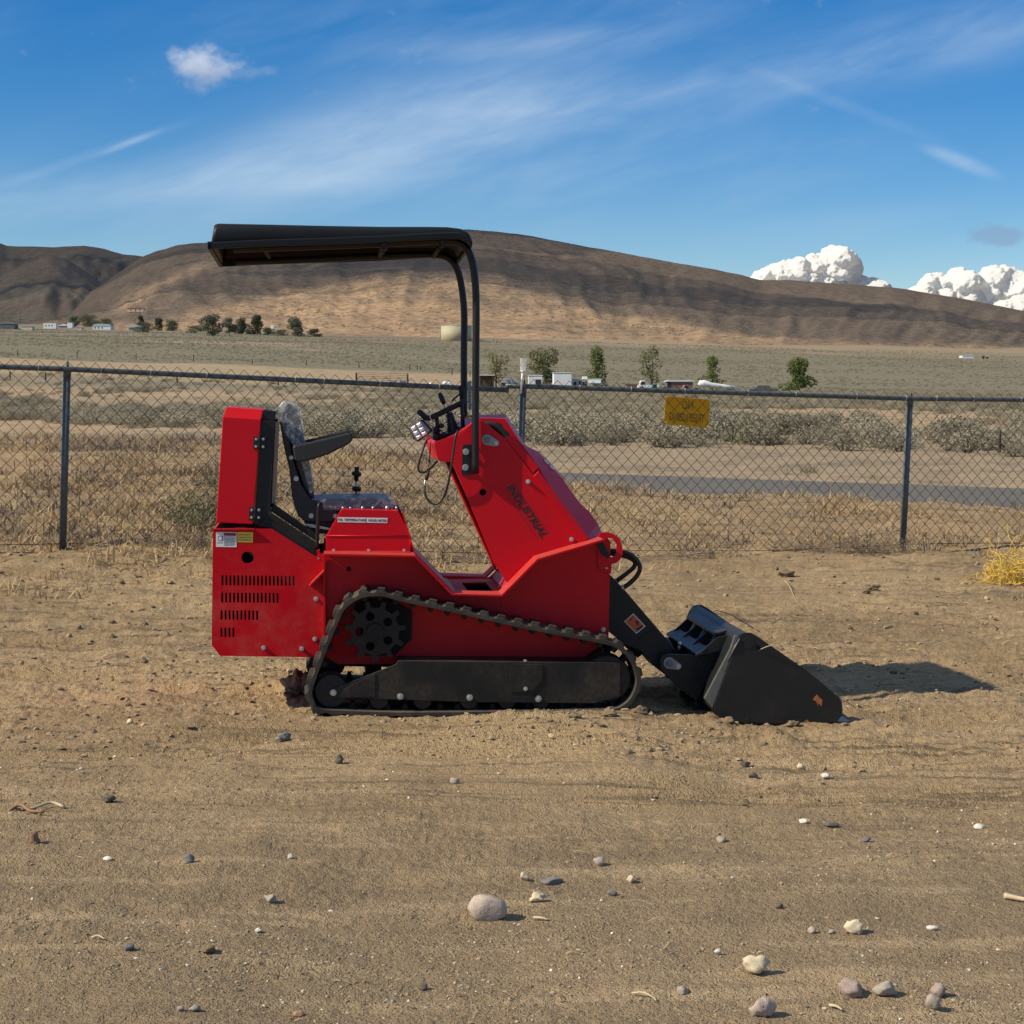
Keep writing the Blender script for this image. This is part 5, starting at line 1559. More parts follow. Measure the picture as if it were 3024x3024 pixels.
# ------------------------------------------------------------------ chain-link fence
fence = empty('chain_link_fence', (0, fence_D(0) - CAM_D, 0))
tag(fence, 'grey chain-link fence with pipe posts and top rail crossing behind the loader', 'fence')
FO = Vector(fence.location)
def FP(X, z, off=0.0):
    """fence-local point: X along the picture, z up, off metres towards the camera"""
    n_ = Vector((0.3, -0.954))
    return (X + n_.x * off - FO.x, fence_D(X) - CAM_D + n_.y * off - FO.y, z)
RAIL = [(-9.0, 1.60), (-3.75, 1.566), (-3.27, 1.549), (-0.03, 1.394)]
RAILR = [(-0.05, 1.428), (0.10, 1.425), (3.39, 1.322), (4.42, 1.310), (9.0, 1.28)]
def rail_z(X):
    a = np.interp(X, [p[0] for p in RAIL], [p[1] for p in RAIL]); b = np.interp(X, [p[0] for p in RAILR], [p[1] for p in RAILR])
    return float(a if X < 0.0 else b)
def bot_z(X):
    return float(np.interp(X, [-9, -3.3, -1.5, 0, 1, 3.4, 9], [0.30, 0.275, 0.20, 0.10, 0.085, 0.075, 0.06]))
MB().tube([FP(x, z) for x, z in RAIL], .0205, 12).build('top_rail', MAT['galvanised'], fence)
MB().tube([FP(x, z) for x, z in RAILR], .0205, 12).build('top_rail', MAT['galvanised'], fence)
for X in (-6.7, -3.27, 0.10, 3.39, 6.75):
    zt = rail_z(X) - 0.005
    lean = 0.055
    g = gz(X - lean, fence_D(X))
    po = MB().tube([FP(X - lean - .004, g - .15, -.03), FP(X - .004, zt - .02, -.03)], .0275, 14).build('post', MAT['galvanised'], fence)
    cpz = MB(); cpz.tube([FP(X - .004, zt - .055, -.03), FP(X - .004, zt - .015, -.03), FP(X - .002, zt + .012, -.025), FP(X, zt + .03, -.01)], [.030, .030, .022, .012], 12)
    cpz.tube([FP(X, zt + .03, -.01), FP(X, zt + .075, -.005)], [.009, .004], 8)
    cpz.build('post_cap', MAT['galvanised'], po)
# woven wire: each strand zigzags down the fence
PITCH_W = 0.0955
mesh = MB(); mv, mf = [], []
rw = 0.0022
X = -9.0
k = 0
while X < 9.0:
    zt, zb = rail_z(X) + .055, bot_z(X) - .02
    H = zt - zb
    n = int(round(H / (PITCH_W * .535)))
    pts = []
    for i in range(n + 1):
        side = (i + k) % 2
        z = zt - H * i / n
        pts.append(Vector(FP(X + (PITCH_W / 2 if side else 0) * 1.0 - .002 * (z - zb), z, .024 + (.0022 if side else -.0022))))
    for i, p in enumerate(pts):
        o = len(mv)
        for a in range(3):
            an = 2 * math.pi * a / 3 + .5
            mv.append((p.x + rw * 1.45 * math.cos(an), p.y + rw * 1.45 * math.sin(an), p.z))
        if i:
            for a in range(3):
                b = (a + 1) % 3
                mf.append((o - 3 + a, o - 3 + b, o + b, o + a))
    X += PITCH_W / 2
    k += 1
wire = link('wire_mesh', np_mesh('wire_mesh', mv, mf), MAT['fence_wire'], fence)
tag(wire, kind='stuff')
MB().tube([FP(x, bot_z(x) + .012 * math.sin(x * 2.2), .026) for x in np.linspace(-9, 9, 60)], .0024, 5).build('tension_wire', MAT['fence_wire'], fence)
for px in (300, 445, 610, 955, 1120, 1295, 115, 870, 1708, 1860, 2018, 2205, 2345, 2525, 2670, 2760, 2870, 3010):
    D0 = 15.03 / (1 - .315 * (px - 1512) / FPX)
    X = (px - 1512) / FPX * D0
    z = rail_z(X)
    tw_ = MB()
    ring = [Vector(FP(X + .006 * math.sin(a) + .004, z + .0235 * math.sin(a), .0235 * math.cos(a))) for a in np.linspace(-2.2, 2.4, 12)]
    tw_.tube(ring, .0026, 5); tw_.tube([ring[-1], ring[-1] + Vector((.006, -.004, -.03))], .0022, 5)
    tw_.build('tie_wire', MAT['tie_wire'], fence)

# sign on the far side of the mesh, seen from the back
def sgn(px, py):
    x, y, z = ray(px, py)
    D0 = (15.03 + .06) / (1 - .315 * x / y)
    return Vector((x / y * D0, D0 - CAM_D, EYE + z / y * D0))
cs_ = [sgn(*p) for p in ((1966, 1170), (2098, 1180), (2091, 1265), (1960, 1251))]
base_s = (cs_[2] + cs_[3]) / 2
sign = empty('no_trespassing_sign', base_s)
tag(sign, 'yellow plastic NO TRESPASSING sign seen from behind, hanging on the fence', 'sign')
nb = Vector((-0.3, 0.954, 0)) * .003
lc = [p - base_s for p in cs_]
MB().hexa([*lc, *[p + nb for p in lc]]).build('sign_sheet', MAT['yellow_sheet'], sign)
dx = (lc[1] - lc[0]).normalized(); dz_ = (lc[0] - lc[3]).normalized()
ctr = (lc[0] + lc[1] + lc[2] + lc[3]) / 4
for txt, h_, off, sq in (('NO', .098, .052, .62), ('TRESPASSING', .098, -.050, .46)):
    text_mesh('sign_text', txt, MAT['yellow_print'], sign, h_, ctr + dz_ * off - nb * .5, -dx, dz_, 0, sq, .003, fit=(.10 if txt == 'NO' else .315))
for c_ in (lc[0], lc[1], lc[2], lc[3]):
    p = c_ + (ctr - c_) * .07
    MB().tube([p + nb, p - nb * 2, p - nb * 9 + Vector((0, 0, .01))], .0022, 5).build('sign_tie', MAT['tie_wire'], sign)

# clear cup on a white stake standing on the middle post
bs_ = Vector((0.10 - .01, fence_D(0.10) - CAM_D, rail_z(.1)))
cup = empty('cup_stake', bs_)
tag(cup, 'clear cup on a slim white stake sticking up from the middle fence post', 'rain gauge')
k_ = 15.06 / FPX
MB().tube([(-.02, -.03, -.06), (-.012, -.03, .05), (-.004, -.03, .125)], .0078, 10).build('stake', MAT['white_plastic'], cup)
cm = MB(); cm.tube([(-.006, -.03, .110), (-.004, -.03, .118), (-.004, -.03, .135), (-.002, -.03, .185), (.002, -.03, .215)], [.012, .021, .023, .024, .027], 14, cap=False)
cm.tube([(.002, -.03, .213), (.002, -.03, .219)], [.031, .031], 14); cm.build('cup', MAT['clear_cup'], cup)
MB().tube([(-.006, -.03, .108), (-.004, -.03, .124)], [.014, .022], 12).build('cup_base', MAT['white_plastic'], cup)
# ------------------------------------------------------------------ placing far things on the land
from mathutils.bvhtree import BVHTree
def bvh_of(o):
    me = o.data
    co = np.empty(len(me.vertices) * 3, dtype=np.float32); me.vertices.foreach_get('co', co)
    return BVHTree.FromPolygons([tuple(c) for c in co.reshape(-1, 3)], [tuple(p.vertices) for p in me.polygons])
_land = [bvh_of(o) for o in bpy.data.objects if o.name in ('valley_ground', 'big_hill')]
def hit(px, py):
    """nearest land seen at a photograph pixel: world point and distance"""
    o = Vector((0, -CAM_D, EYE)); d = Vector(ray(px, py)).normalized()
    best = None
    for b in _land:
        p, n_, i, L = b.ray_cast(o, d)
        if p is not None and (best is None or L < best[1]): best = (p, L)
    if best is None:
        return W(px, py, 300), 300
    return best[0], best[0].y + CAM_D

# ------------------------------------------------------------------ leaf clouds
def leaf_cloud(rng, n, lobes, size, up=0.3, aspect=0.55):
    """n small leaf faces spread through a set of lobes (x, y, z, rx, ry, rz)"""
    L = np.array(lobes, float)
    vol = L[:, 3] * L[:, 4] * L[:, 5]
    pick = rng.choice(len(L), n, p=vol / vol.sum())
    d = rng.normal(size=(n, 3)); d /= np.linalg.norm(d, axis=1)[:, None]
    r = rng.uniform(0.45, 1.0, n) ** 0.55
    c = L[pick, :3] + d * L[pick, 3:] * r[:, None]
    nn = d + rng.normal(size=(n, 3)) * 0.8 + np.array([0, 0, up]); nn /= np.linalg.norm(nn, axis=1)[:, None]
    a = np.cross(nn, rng.normal(size=(n, 3))); a /= np.linalg.norm(a, axis=1)[:, None]
    b = np.cross(nn, a)
    s = size * rng.uniform(0.6, 1.4, n)[:, None]
    v = np.stack([c - a * s, c - b * s * aspect, c + a * s, c + b * s * aspect], 1)
    return v.reshape(-1, 3)
def cloud_mesh(name, v):
    return np_mesh(name, v, np.arange(len(v)).reshape(-1, 4))
def shrub_lobes(rng, k, w=1.0, h=1.0):
    out = []
    for i in range(k):
        a, q = rng.uniform(0, 6.28), rng.uniform(0, .42) * w
        r = rng.uniform(.22, .36) * w
        out.append((math.cos(a) * q, math.sin(a) * q, rng.uniform(.12, .46) * h, r, r, rng.uniform(.22, .34) * h))
    return out

# ---- sagebrush
rng = np.random.default_rng(5)
variants, small = [], []
for i in range(7):
    lob = shrub_lobes(rng, 8)
    v = leaf_cloud(rng, 1300, lob, .023)
    variants.append(cloud_mesh('sagebrush_leaves', v))
    variants[-1].materials.append(MAT['sage_leaf'])
stem_me = None
sm = MB()
for i in range(7):
    a = i * .9
    sm.tube([(0, 0, -.05), (math.cos(a) * .1, math.sin(a) * .1, .15), (math.cos(a) * .24, math.sin(a) * .24, .42)], [.022, .015, .006], 4)
stem_o = sm.build('stems', MAT['bark']); stem_me = stem_o.data
bpy.data.objects.remove(stem_o)
def sage_line(X):
    return 52.0 - 1.16 * X
pts = []
Dmax = 270.0
tries = 46000
U1 = rng.random(tries); U2 = rng.uniform(-700, 3724, tries)
Dc = np.sqrt(30.0 ** 2 + U1 * (Dmax ** 2 - 30.0 ** 2))
Xc = (U2 - 1512) / FPX * Dc
clump = fbm(Xc * 0.045, Dc * 0.03, 91, 4) + 0.5 * fbm(Xc * .2, Dc * .12, 95, 2)
edge_n = Dc - sage_line(Xc) + 10 * fbm(Xc * .10, Dc * .10, 97, 3)
thick = np.clip(1 - (edge_n - 4) / 42, 0, 1)          # a dense hedge-like belt first, open sand further on
keep = (edge_n > 0) & (rng.random(tries) < np.clip(0.34 + 0.36 * thick + 1.5 * clump, 0.01, 1.0) * 0.85)
strip_left = (Dc > np.interp(U2, [0, 200, 420, 1500], [128, 140, 205, 225])) & (U2 < 1500)
keep &= ~(strip_left & (rng.random(tries) < .93))
path_ = np.abs(U2 - (430 + (Dc - 95) * 2.2)) < 26
keep &= ~path_
Xc, Dc, edge_n = Xc[keep], Dc[keep], edge_n[keep]
Zc = ground_z(Xc, Dc, fine=False)
order = np.argsort(Dc)
S = (.55 + 1.05 * rng.random(len(Xc)) ** 1.4) * np.where(edge_n < 30, 1.0, .82)
inframe = [i for i in order if -60 < 1512 + Xc[i] / Dc[i] * FPX < 3084]
indiv = set(inframe[:300])
for j, i in enumerate(inframe[:300]):
    root = empty('sagebrush', (Xc[i], Dc[i] - CAM_D, Zc[i] - .03), rng.uniform(0, 6.28))
    s = S[i]
    root.scale = (s * rng.uniform(.9, 1.25), s, s * rng.uniform(.55, .85))
    tag(root, 'grey-green sagebrush clump in the brushy flat beyond the road', 'sagebrush', 'sagebrush beyond the road')
    link('foliage', variants[j % 7], None, root)
    link('stems', stem_me, None, root)
rest = np.array([i for i in range(len(Xc)) if i not in indiv])
# further out: low brush over the fields and dots of scrub up the hill's foot
n2_ = 46000
D2 = np.sqrt(Dmax ** 2 + rng.random(n2_) * (980.0 ** 2 - Dmax ** 2)); P2 = rng.uniform(-500, 3524, n2_); X2 = (P2 - 1512) / FPX * D2
in_strip = (D2 < 424) & (P2 < 1420)
k2 = (~in_strip) & (rng.random(n2_) < np.clip(.5 + 1.2 * fbm(X2 * .02, D2 * .02, 131, 3), .05, 1))
X2, D2 = X2[k2], D2[k2]
S2 = rng.uniform(.5, 1.0, len(X2))
gx, gd, gzz, gp, gy = HILL_GRID['big_hill']
n3_ = 15000
ri = rng.integers(0, 120, n3_); rc_ = rng.integers(0, gx.shape[1] - 1, n3_); fu, fv = rng.random(n3_), rng.random(n3_)
def bil(g): return (g[ri, rc_] * (1 - fu) + g[ri, rc_ + 1] * fu) * (1 - fv) + (g[ri + 1, rc_] * (1 - fu) + g[ri + 1, rc_ + 1] * fu) * fv
X3, D3, Z3_, P3_ = bil(gx), bil(gd), bil(gzz), bil(gp)
k3 = (P3_ > -300) & (P3_ < 3300) & (rng.random(n3_) < np.clip(.45 + 1.6 * fbm(X3 * .012, D3 * .012, 133, 3), .03, 1))
S3 = rng.uniform(1.4, 3.0, n3_)[k3]
px_all = np.concatenate([Xc[rest], X2, X3[k3]]); pd_all = np.concatenate([Dc[rest], D2, D3[k3]])
pz_all = np.concatenate([Zc[rest] - .04, ground_z(X2, D2, fine=False) - .05, Z3_[k3] - .15]); ps_all = np.concatenate([S[rest], S2, S3])
me = bpy.data.meshes.new('sagebrush_flat')
me.vertices.add(len(px_all))
me.vertices.foreach_set('co', np.stack([px_all, pd_all - CAM_D, pz_all], 1).astype(np.float32).ravel())
at_ = me.attributes.new('size', 'FLOAT', 'POINT'); at_.data.foreach_set('value', ps_all.astype(np.float32))
me.update()
flat = link('sagebrush_flat', me)
gt_ = bpy.data.node_groups.new('scatter_sagebrush', 'GeometryNodeTree')
gt_.interface.new_socket('Geometry', in_out='INPUT', socket_type='NodeSocketGeometry')
gt_.interface.new_socket('Geometry', in_out='OUTPUT', socket_type='NodeSocketGeometry')
gn, gl = gt_.nodes, gt_.links
gi, go = gn.new('NodeGroupInput'), gn.new('NodeGroupOutput')
g2i = gn.new('GeometryNodeGeometryToInstance')
for sv in variants:
    src = next(o for o in bpy.data.objects if o.data is sv)
    oi = gn.new('GeometryNodeObjectInfo'); oi.inputs[0].default_value = src; oi.transform_space = 'ORIGINAL'
    gl.new(oi.outputs['Geometry'], g2i.inputs[0])
iop = gn.new('GeometryNodeInstanceOnPoints')
gl.new(gi.outputs[0], iop.inputs['Points']); gl.new(g2i.outputs[0], iop.inputs['Instance'])
iop.inputs['Pick Instance'].default_value = True
rv = gn.new('FunctionNodeRandomValue'); rv.data_type = 'INT'; rv.inputs[4].default_value = 0; rv.inputs[5].default_value = 6
gl.new(rv.outputs[2], iop.inputs['Instance Index'])
rr_ = gn.new('FunctionNodeRandomValue'); rr_.data_type = 'FLOAT_VECTOR'; rr_.inputs[0].default_value = (0, 0, 0); rr_.inputs[1].default_value = (0, 0, 6.28)
gl.new(rr_.outputs[0], iop.inputs['Rotation'])
na = gn.new('GeometryNodeInputNamedAttribute'); na.data_type = 'FLOAT'; na.inputs[0].default_value = 'size'
vm_ = gn.new('ShaderNodeVectorMath'); vm_.operation = 'SCALE'; vm_.inputs[0].default_value = (1.2, 1.1, .66)
gl.new(na.outputs[0], vm_.inputs['Scale']); gl.new(vm_.outputs[0], iop.inputs['Scale'])
gl.new(iop.outputs[0], go.inputs[0])
md_ = flat.modifiers.new('scatter', 'NODES'); md_.node_group = gt_
print('sagebrush', len(Xc))
tag(flat, 'countless grey-green sagebrush covering the flat to the far fields', 'sagebrush', kind='stuff')

# ---- dry weeds along the fence
def blades(rng, X, Y, Z, n, h, spread, w, droop=.5):
    """n bent dry stalks for every clump; returns quads"""
    m = len(X)
    cx = np.repeat(X, n) + rng.normal(size=m * n) * np.repeat(spread, n) * .5
    cy = np.repeat(Y, n) + rng.normal(size=m * n) * np.repeat(spread, n) * .5
    cz = np.repeat(Z, n) - .01
    a = rng.uniform(0, 6.28, m * n); lean = rng.uniform(.1, 1.3, m * n)
    H = np.repeat(h, n) * rng.uniform(.35, 1.15, m * n)
    dx, dy = np.cos(a) * np.sin(lean), np.sin(a) * np.sin(lean); dz = np.cos(lean)
    p0 = np.stack([cx, cy, cz], 1)
    p1 = p0 + np.stack([dx, dy, dz], 1) * (H * .55)[:, None]
    bend = rng.uniform(.2, 1.2, m * n) * droop
    p2 = p1 + np.stack([dx * (1 + bend) + rng.normal(size=m * n) * .2, dy * (1 + bend) + rng.normal(size=m * n) * .2, dz * (1 - bend * 1.3)], 1) * (H * .45)[:, None]
    sd = np.stack([-np.sin(a), np.cos(a), rng.normal(size=m * n) * .4], 1) * (w * rng.uniform(.5, 1.3, m * n))[:, None]
    v = np.stack([p0 - sd, p0 + sd, p1 + sd * .9, p1 - sd * .9, p2 + sd * .35, p2 - sd * .35], 1).reshape(-1, 3)
    b = np.arange(m * n)[:, None] * 6
    q = np.concatenate([b + np.array([[0, 1, 2, 3]]), b + np.array([[3, 2, 4, 5]])])
    return v, q
def weed_field(name, label, mat, N, n, hr, wid, dens, seed):
    r_ = np.random.default_rng(seed)
    X = r_.uniform(-7.5, 9.0, N * 6); t = r_.uniform(-2.6, 15.0, N * 6)
    D = fence_D(X) + t
    rs = road_s(X, D)
    k = dens(X, t, D) * np.clip(.30 + 2.2 * fbm(X * .9, D * .9, seed, 4), .02, 1.6)
    ok = (r_.random(N * 6) < k) & ((rs < -.15))
    X, D = X[ok][:N], D[ok][:N]
    Z = ground_z(X, D)
    h = hr[0] + (hr[1] - hr[0]) * r_.random(len(X)) ** 1.8; sp = r_.uniform(.05, .2, len(X))
    v, q = blades(r_, X, D - CAM_D, Z, n, h, sp, wid)
    o = link(name, np_mesh(name, v, q), mat)
    tag(o, label, 'weeds', kind='stuff')
left_w = lambda X: sstep(1.5, -1.5, X)
weed_field('dry_weeds', 'pale dry weeds and straw along and behind the fence', MAT['dry_straw'], 5600, 14, (.04, .20), .0046,
           lambda X, t, D: np.where(t < -.5, .42 * left_w(X) * sstep(-2.2, -.5, t) + .012, np.where(t < .7, .25 + .65 * left_w(X), .26 + .45 * left_w(X))), 101)
weed_field('dead_brush', 'brown dead brush matted behind the fence', MAT['dead_brush'], 4600, 14, (.04, .22), .0048,
           lambda X, t, D: np.where(t < -.3, .05 * left_w(X), .16 + .6 * left_w(X)), 103)
# straw scraps and twigs lying about the yard
r_ = np.random.default_rng(41)
N = 900
py_ = r_.uniform(1640, 3100, N) ** 1.0; px_ = r_.uniform(-250, 3280, N)
py_ = np.where(r_.random(N) < .72, 1640 + (py_ - 1640) * .30, py_)
D = 7840 / (py_ - 1150); X = (px_ - 1512) / FPX * D
Z = ground_z(X, D) + .006
a = r_.uniform(0, 6.28, N); L = r_.uniform(.010, .085, N) * np.clip(D / 10, .35, 1); w = r_.uniform(.0008, .0026, N) * np.clip(D / 10, .5, 1)
p0 = np.stack([X, D - CAM_D, Z], 1); d = np.stack([np.cos(a), np.sin(a), r_.uniform(-.05, .35, N)], 1) * L[:, None]
p1 = p0 + d * .5 + np.stack([np.zeros(N), np.zeros(N), r_.uniform(0, .010, N)], 1); p2 = p0 + d
sd = np.stack([-np.sin(a), np.cos(a), np.zeros(N)], 1) * w[:, None]; sd[:, 2] += w
v = np.stack([p0 - sd, p0 + sd, p1 + sd, p1 - sd, p2 + sd * .4, p2 - sd * .4], 1).reshape(-1, 3)
b = np.arange(N)[:, None] * 6
o = link('straw_litter', np_mesh('straw_litter', v, np.concatenate([b + np.array([[0, 1, 2, 3]]), b + np.array([[3, 2, 4, 5]])])), MAT['dry_straw'])
tag(o, 'scraps of straw and twigs lying on the yard dirt', 'straw', kind='stuff')

# ---- tumbleweed, bush, twine
def tangle(name, label, cat, base, rx, ry, rz, n, rad, mat, seed, loop=1.0, hemi=True, seg=4, npt=7, parts='twigs'):
    r_ = random.Random(seed)
    root = empty(name, base)
    tag(root, label, cat)
    mb = MB()
    for i in range(n):
        a = r_.uniform(0, 6.283); q = math.sqrt(r_.random())
        p = Vector((math.cos(a) * q * rx, math.sin(a) * q * ry, r_.uniform(0, 1) * rz * (1 - q * .7)))
        d = Vector((r_.gauss(0, 1), r_.gauss(0, 1), r_.gauss(.1, .6))).normalized()
        ax = Vector((r_.gauss(0, 1), r_.gauss(0, 1), r_.gauss(0, 1))).normalized()
        L = r_.uniform(.5, 1.1) * min(rx, ry, max(rz, .2)) * loop
        path = []
        for k in range(npt):
            path.append(p.copy())
            d = (Matrix.Rotation(r_.uniform(.1, .5) * loop, 3, ax) @ d)
            p = p + d * (L / npt)
            if p.z < .004: p.z = .004 + r_.random() * .01
        mb.tube(path, [rad * (1 - .5 * k / npt) for k in range(npt)], seg, cap=False)
    o = mb.build(parts, mat, root, fix=False)
    tag(o, kind='stuff')
    return root
tb = W(2500, 1618, fence_D(2.6) - .15); tb.z = gz(tb.x, tb.y + CAM_D)
tangle('tumbleweed', 'long grey tumbleweed heap caught against the fence foot beside the right post', 'tumbleweed', tb, .62, .16, .15, 420, .0024, MAT['dead_brush'], 3, 1.2)
tb = W(1480, 1650, fence_D(0) - .05); tb.x -= .15; tb.z = gz(tb.x, tb.y + CAM_D)
tangle('tumbleweed', 'low dark tumbleweed at the fence foot seen between seat and tower', 'tumbleweed', tb, .45, .14, .11, 200, .0024, MAT['dead_brush'], 5, 1.2)
tb = W(2080, 1660, fence_D(1.4) - .1); tb.z = gz(tb.x, tb.y + CAM_D)
tangle('tumbleweed', 'small scrap of dark brush under the fence right of the loader arm', 'tumbleweed', tb, .30, .10, .08, 120, .0022, MAT['dead_brush'], 6, 1.2)
tb = W(480, 1640, fence_D(-2.5) - .1); tb.z = gz(tb.x, tb.y + CAM_D)
tangle('tumbleweed', 'dark twiggy tumbleweed at the fence foot left of the loader', 'tumbleweed', tb, .36, .14, .13, 220, .0022, MAT['dead_brush'], 8, 1.2)
tw_b = on_ground(3015, 1722)
tangle('twine_heap', 'tangled heap of yellow baling twine at the right edge of the yard', 'twine', tw_b, .26, .16, .30, 190, .0034, MAT['yellow_twine'], 9, 2.3, npt=12, parts='twine_strands')
strand = MB().tube(spline([on_ground(2835, 1722) + Vector((0, 0, .012)), on_ground(2870, 1712) + Vector((0, 0, .03)), on_ground(2930, 1708) + Vector((0, 0, .03)), on_ground(2990, 1715) + Vector((0, 0, .02))], 6), .0034, 5)
so = strand.build('twine_strand', MAT['yellow_twine']); tag(so, 'single loose strand of yellow twine trailing left from the heap', 'twine')
bb = W(600, 1575, 15.4); bb.z = gz(bb.x, bb.y + CAM_D)
bush = empty('green_bush', bb)
tag(bush, 'green and grey leafy bush growing behind the fence just left of the loader', 'bush')
link('foliage', cloud_mesh('foliage', leaf_cloud(np.random.default_rng(3), 1900, [(-.16, 0, .20, .17, .16, .17), (.05, .05, .28, .19, .18, .19), (.2, 0, .36, .17, .16, .17), (-.02, 0, .12, .3, .2, .12), (.26, .05, .2, .2, .18, .18)], .017, .2, .3)), MAT['green_bush'], bush)
st_ = MB()
for i in range(26):
    r2 = random.Random(i)
    st_.tube([(r2.uniform(-.12, .12), 0, -.03), (r2.uniform(-.22, .26), r2.uniform(-.1, .1), .22), (r2.uniform(-.32, .38), r2.uniform(-.15, .15), r2.uniform(.3, .52))], [.004, .003, .0012], 4)
st_.build('stems', MAT['dead_brush'], bush)

# yucca-like green clump at the edge of the brush and small weeds by the road
for (px, py, h, nb, lab, nm) in ((2225, 1312, .85, 90, 'pale green spiky clump standing among the sagebrush right of the yellow sign', 'spiky_clump'),
                                 (2330, 1402, .16, 40, 'small green weed left of two others on the far road shoulder', 'road_weed'),
                                 (2390, 1396, .20, 46, 'middle and largest green weed on the far road shoulder', 'road_weed'),
                                 (2585, 1415, .18, 40, 'small green weed on the far road shoulder nearest the right post', 'road_weed')):
    p, D0 = hit(px, py)
    root = empty(nm, p); tag(root, lab, 'weed')
    rr = np.random.default_rng(int(px))
    v, q = blades(rr, np.array([0.0]), np.array([0.0]), np.array([0.0]), nb, np.array([h]), np.array([h * .9]), h * .022, .3)
    link('blades', np_mesh('blades', v, q), MAT['green_bush'], root)

# ---- trees
def tree(name, label, px0, px1, ytop, ybase, mat, seed, lobes='round', n=800, group=None, trunk=.22, sparse=1.0):
    p, D0 = hit((px0 + px1) / 2, ybase)
    k = D0 / FPX
    w, h = (px1 - px0) * k, (ybase - ytop) * k
    root = empty(name, p)
    tag(root, label, 'tree', group)
    rg = np.random.default_rng(seed)
    lo = []
    m = 16
    for i in range(m):
        f = (i + .5) / m
        if lobes == 'cone': rad = (1 - f) ** .8 * .5 + .05; z = .05 + .92 * f
        elif lobes == 'vase': rad = .16 + .36 * math.sin(min(f * 1.2, 1) * 1.5); z = .22 + .72 * f
        elif lobes == 'bush': rad = .5 * math.sqrt(max(1 - f * f, .05)); z = .04 + .8 * f
        else: rad = .5 * math.sin(math.pi * (.15 + .8 * f)); z = .10 + .82 * f
        a = rg.uniform(0, 6.28); q = rg.uniform(.1, .8) * rad
        s_ = rg.uniform(.17, .29)
        lo.append((math.cos(a) * q * w, math.sin(a) * q * w, z * h, s_ * w * sparse, s_ * w * sparse, s_ * h * .62 * sparse))
    link('crown', cloud_mesh('crown', leaf_cloud(rg, n * 2, lo, min(w, h) * .036)), mat, root)
    tb_ = MB()
    r0 = .018 * h + .03
    tb_.tube([(0, 0, -.2), (0, 0, h * .2), (w * .02, 0, h * .45), (w * .01, 0, h * .8)], [r0, r0 * .85, r0 * .55, r0 * .15], 7)
    for i in range(7):
        l_ = lo[i * 2]
        z0_ = h * rg.uniform(.15, .4)
        tb_.tube([(0, 0, z0_), (l_[0] * .5, l_[1] * .5, (z0_ + l_[2]) * .5), (l_[0], l_[1], l_[2])], [r0 * .45, r0 * .3, r0 * .1], 5)
    tb_.build('trunk', MAT['bark'], root)
    return root
GR = 'young trees by the trailers'
tree('leafy_tree', 'thin olive tree nearest the canopy posts, beside the open shed', 1422, 1508, 1042, 1150, MAT['olive_leaf'], 1, 'vase', 520, GR, sparse=.8)
tree('leafy_tree', 'wide olive-green tree behind the white campers', 1565, 1665, 1030, 1146, MAT['olive_leaf'], 2, 'vase', 900, GR)
tree('leafy_tree', 'dense bright green tree with two peaks beside the motorhome', 1720, 1805, 1024, 1146, MAT['spring_leaf'], 3, 'cone', 1100, GR)
tree('leafy_tree', 'bare-branched thin tree between the motorhome and the yellow sign', 1880, 1970, 1022, 1150, MAT['olive_leaf'], 4, 'vase', 420, GR, sparse=.75)
tree('leafy_tree', 'slim green tree above the long white hull', 2062, 2145, 1054, 1152, MAT['spring_leaf'], 5, 'cone', 650, GR, sparse=.85)
tree('leafy_tree', 'rightmost green tree standing alone past the trailers', 2300, 2405, 1060, 1158, MAT['spring_leaf'], 6, 'cone', 1200, GR)
GL = 'trees around the far farm'
L_ = [('round_tree', 'dark round tree over the white farm buildings at far left', 226, 288, 933, 966, 'dark_leaf', 'round'),
      ('round_tree', 'small grey tree left of the dark round farm tree', 200, 232, 937, 966, 'grey_leaf', 'round'),
      ('round_tree', 'hazy grey tree right of the dark round farm tree', 296, 332, 944, 968, 'grey_leaf', 'round'),
      ('conifer_tree', 'small dark conifer rising from the farm hedge', 404, 426, 937, 968, 'dark_leaf', 'cone'),
      ('hedge_bush', 'grey-green hedge clump beneath the small conifer', 392, 452, 950, 982, 'grey_leaf', 'bush'),
      ('round_tree', 'dark narrow tree left end of the farm tree row', 452, 482, 944, 976, 'dark_leaf', 'cone'),
      ('round_tree', 'green tree second in the farm tree row', 486, 532, 946, 977, 'dark_leaf', 'bush'),
      ('hedge_bush', 'low dark hedge between the farm trees', 552, 600, 962, 984, 'dark_leaf', 'bush'),
      ('round_tree', 'largest grey-green spreading tree of the farm tree row', 598, 658, 933, 992, 'grey_leaf', 'round'),
      ('round_tree', 'grey tree right of the largest farm tree', 662, 694, 943, 986, 'grey_leaf', 'round'),
      ('plum_bush', 'dark purple bush among the farm trees', 682, 712, 960, 985, 'plum_leaf', 'bush'),
      ('round_tree', 'rounded grey tree behind the purple bush', 696, 730, 942, 986, 'grey_leaf', 'round'),
      ('conifer_tree', 'dark pointed conifer in the middle of the farm tree row', 738, 778, 936, 988, 'dark_leaf', 'cone'),
      ('hedge_bush', 'dark low shrub right of the pointed conifer', 776, 806, 968, 990, 'dark_leaf', 'bush'),
      ('hedge_bush', 'dark low shrub under the white dish', 806, 850, 974, 992, 'dark_leaf', 'bush'),
      ('round_tree', 'two-tone green tree near the right end of the farm row', 846, 896, 942, 994, 'grey_leaf', 'cone'),
      ('hedge_bush', 'lone dark shrub at the right end of the farm row', 908, 948, 970, 995, 'dark_leaf', 'bush')]
for i, (nm, lab, a, b, c, d, m, sh) in enumerate(L_):
    tree(nm, lab, a - (b - a) * .20, b + (b - a) * .20, c - 3, d, MAT[m], 50 + i, sh, 1500, GL)
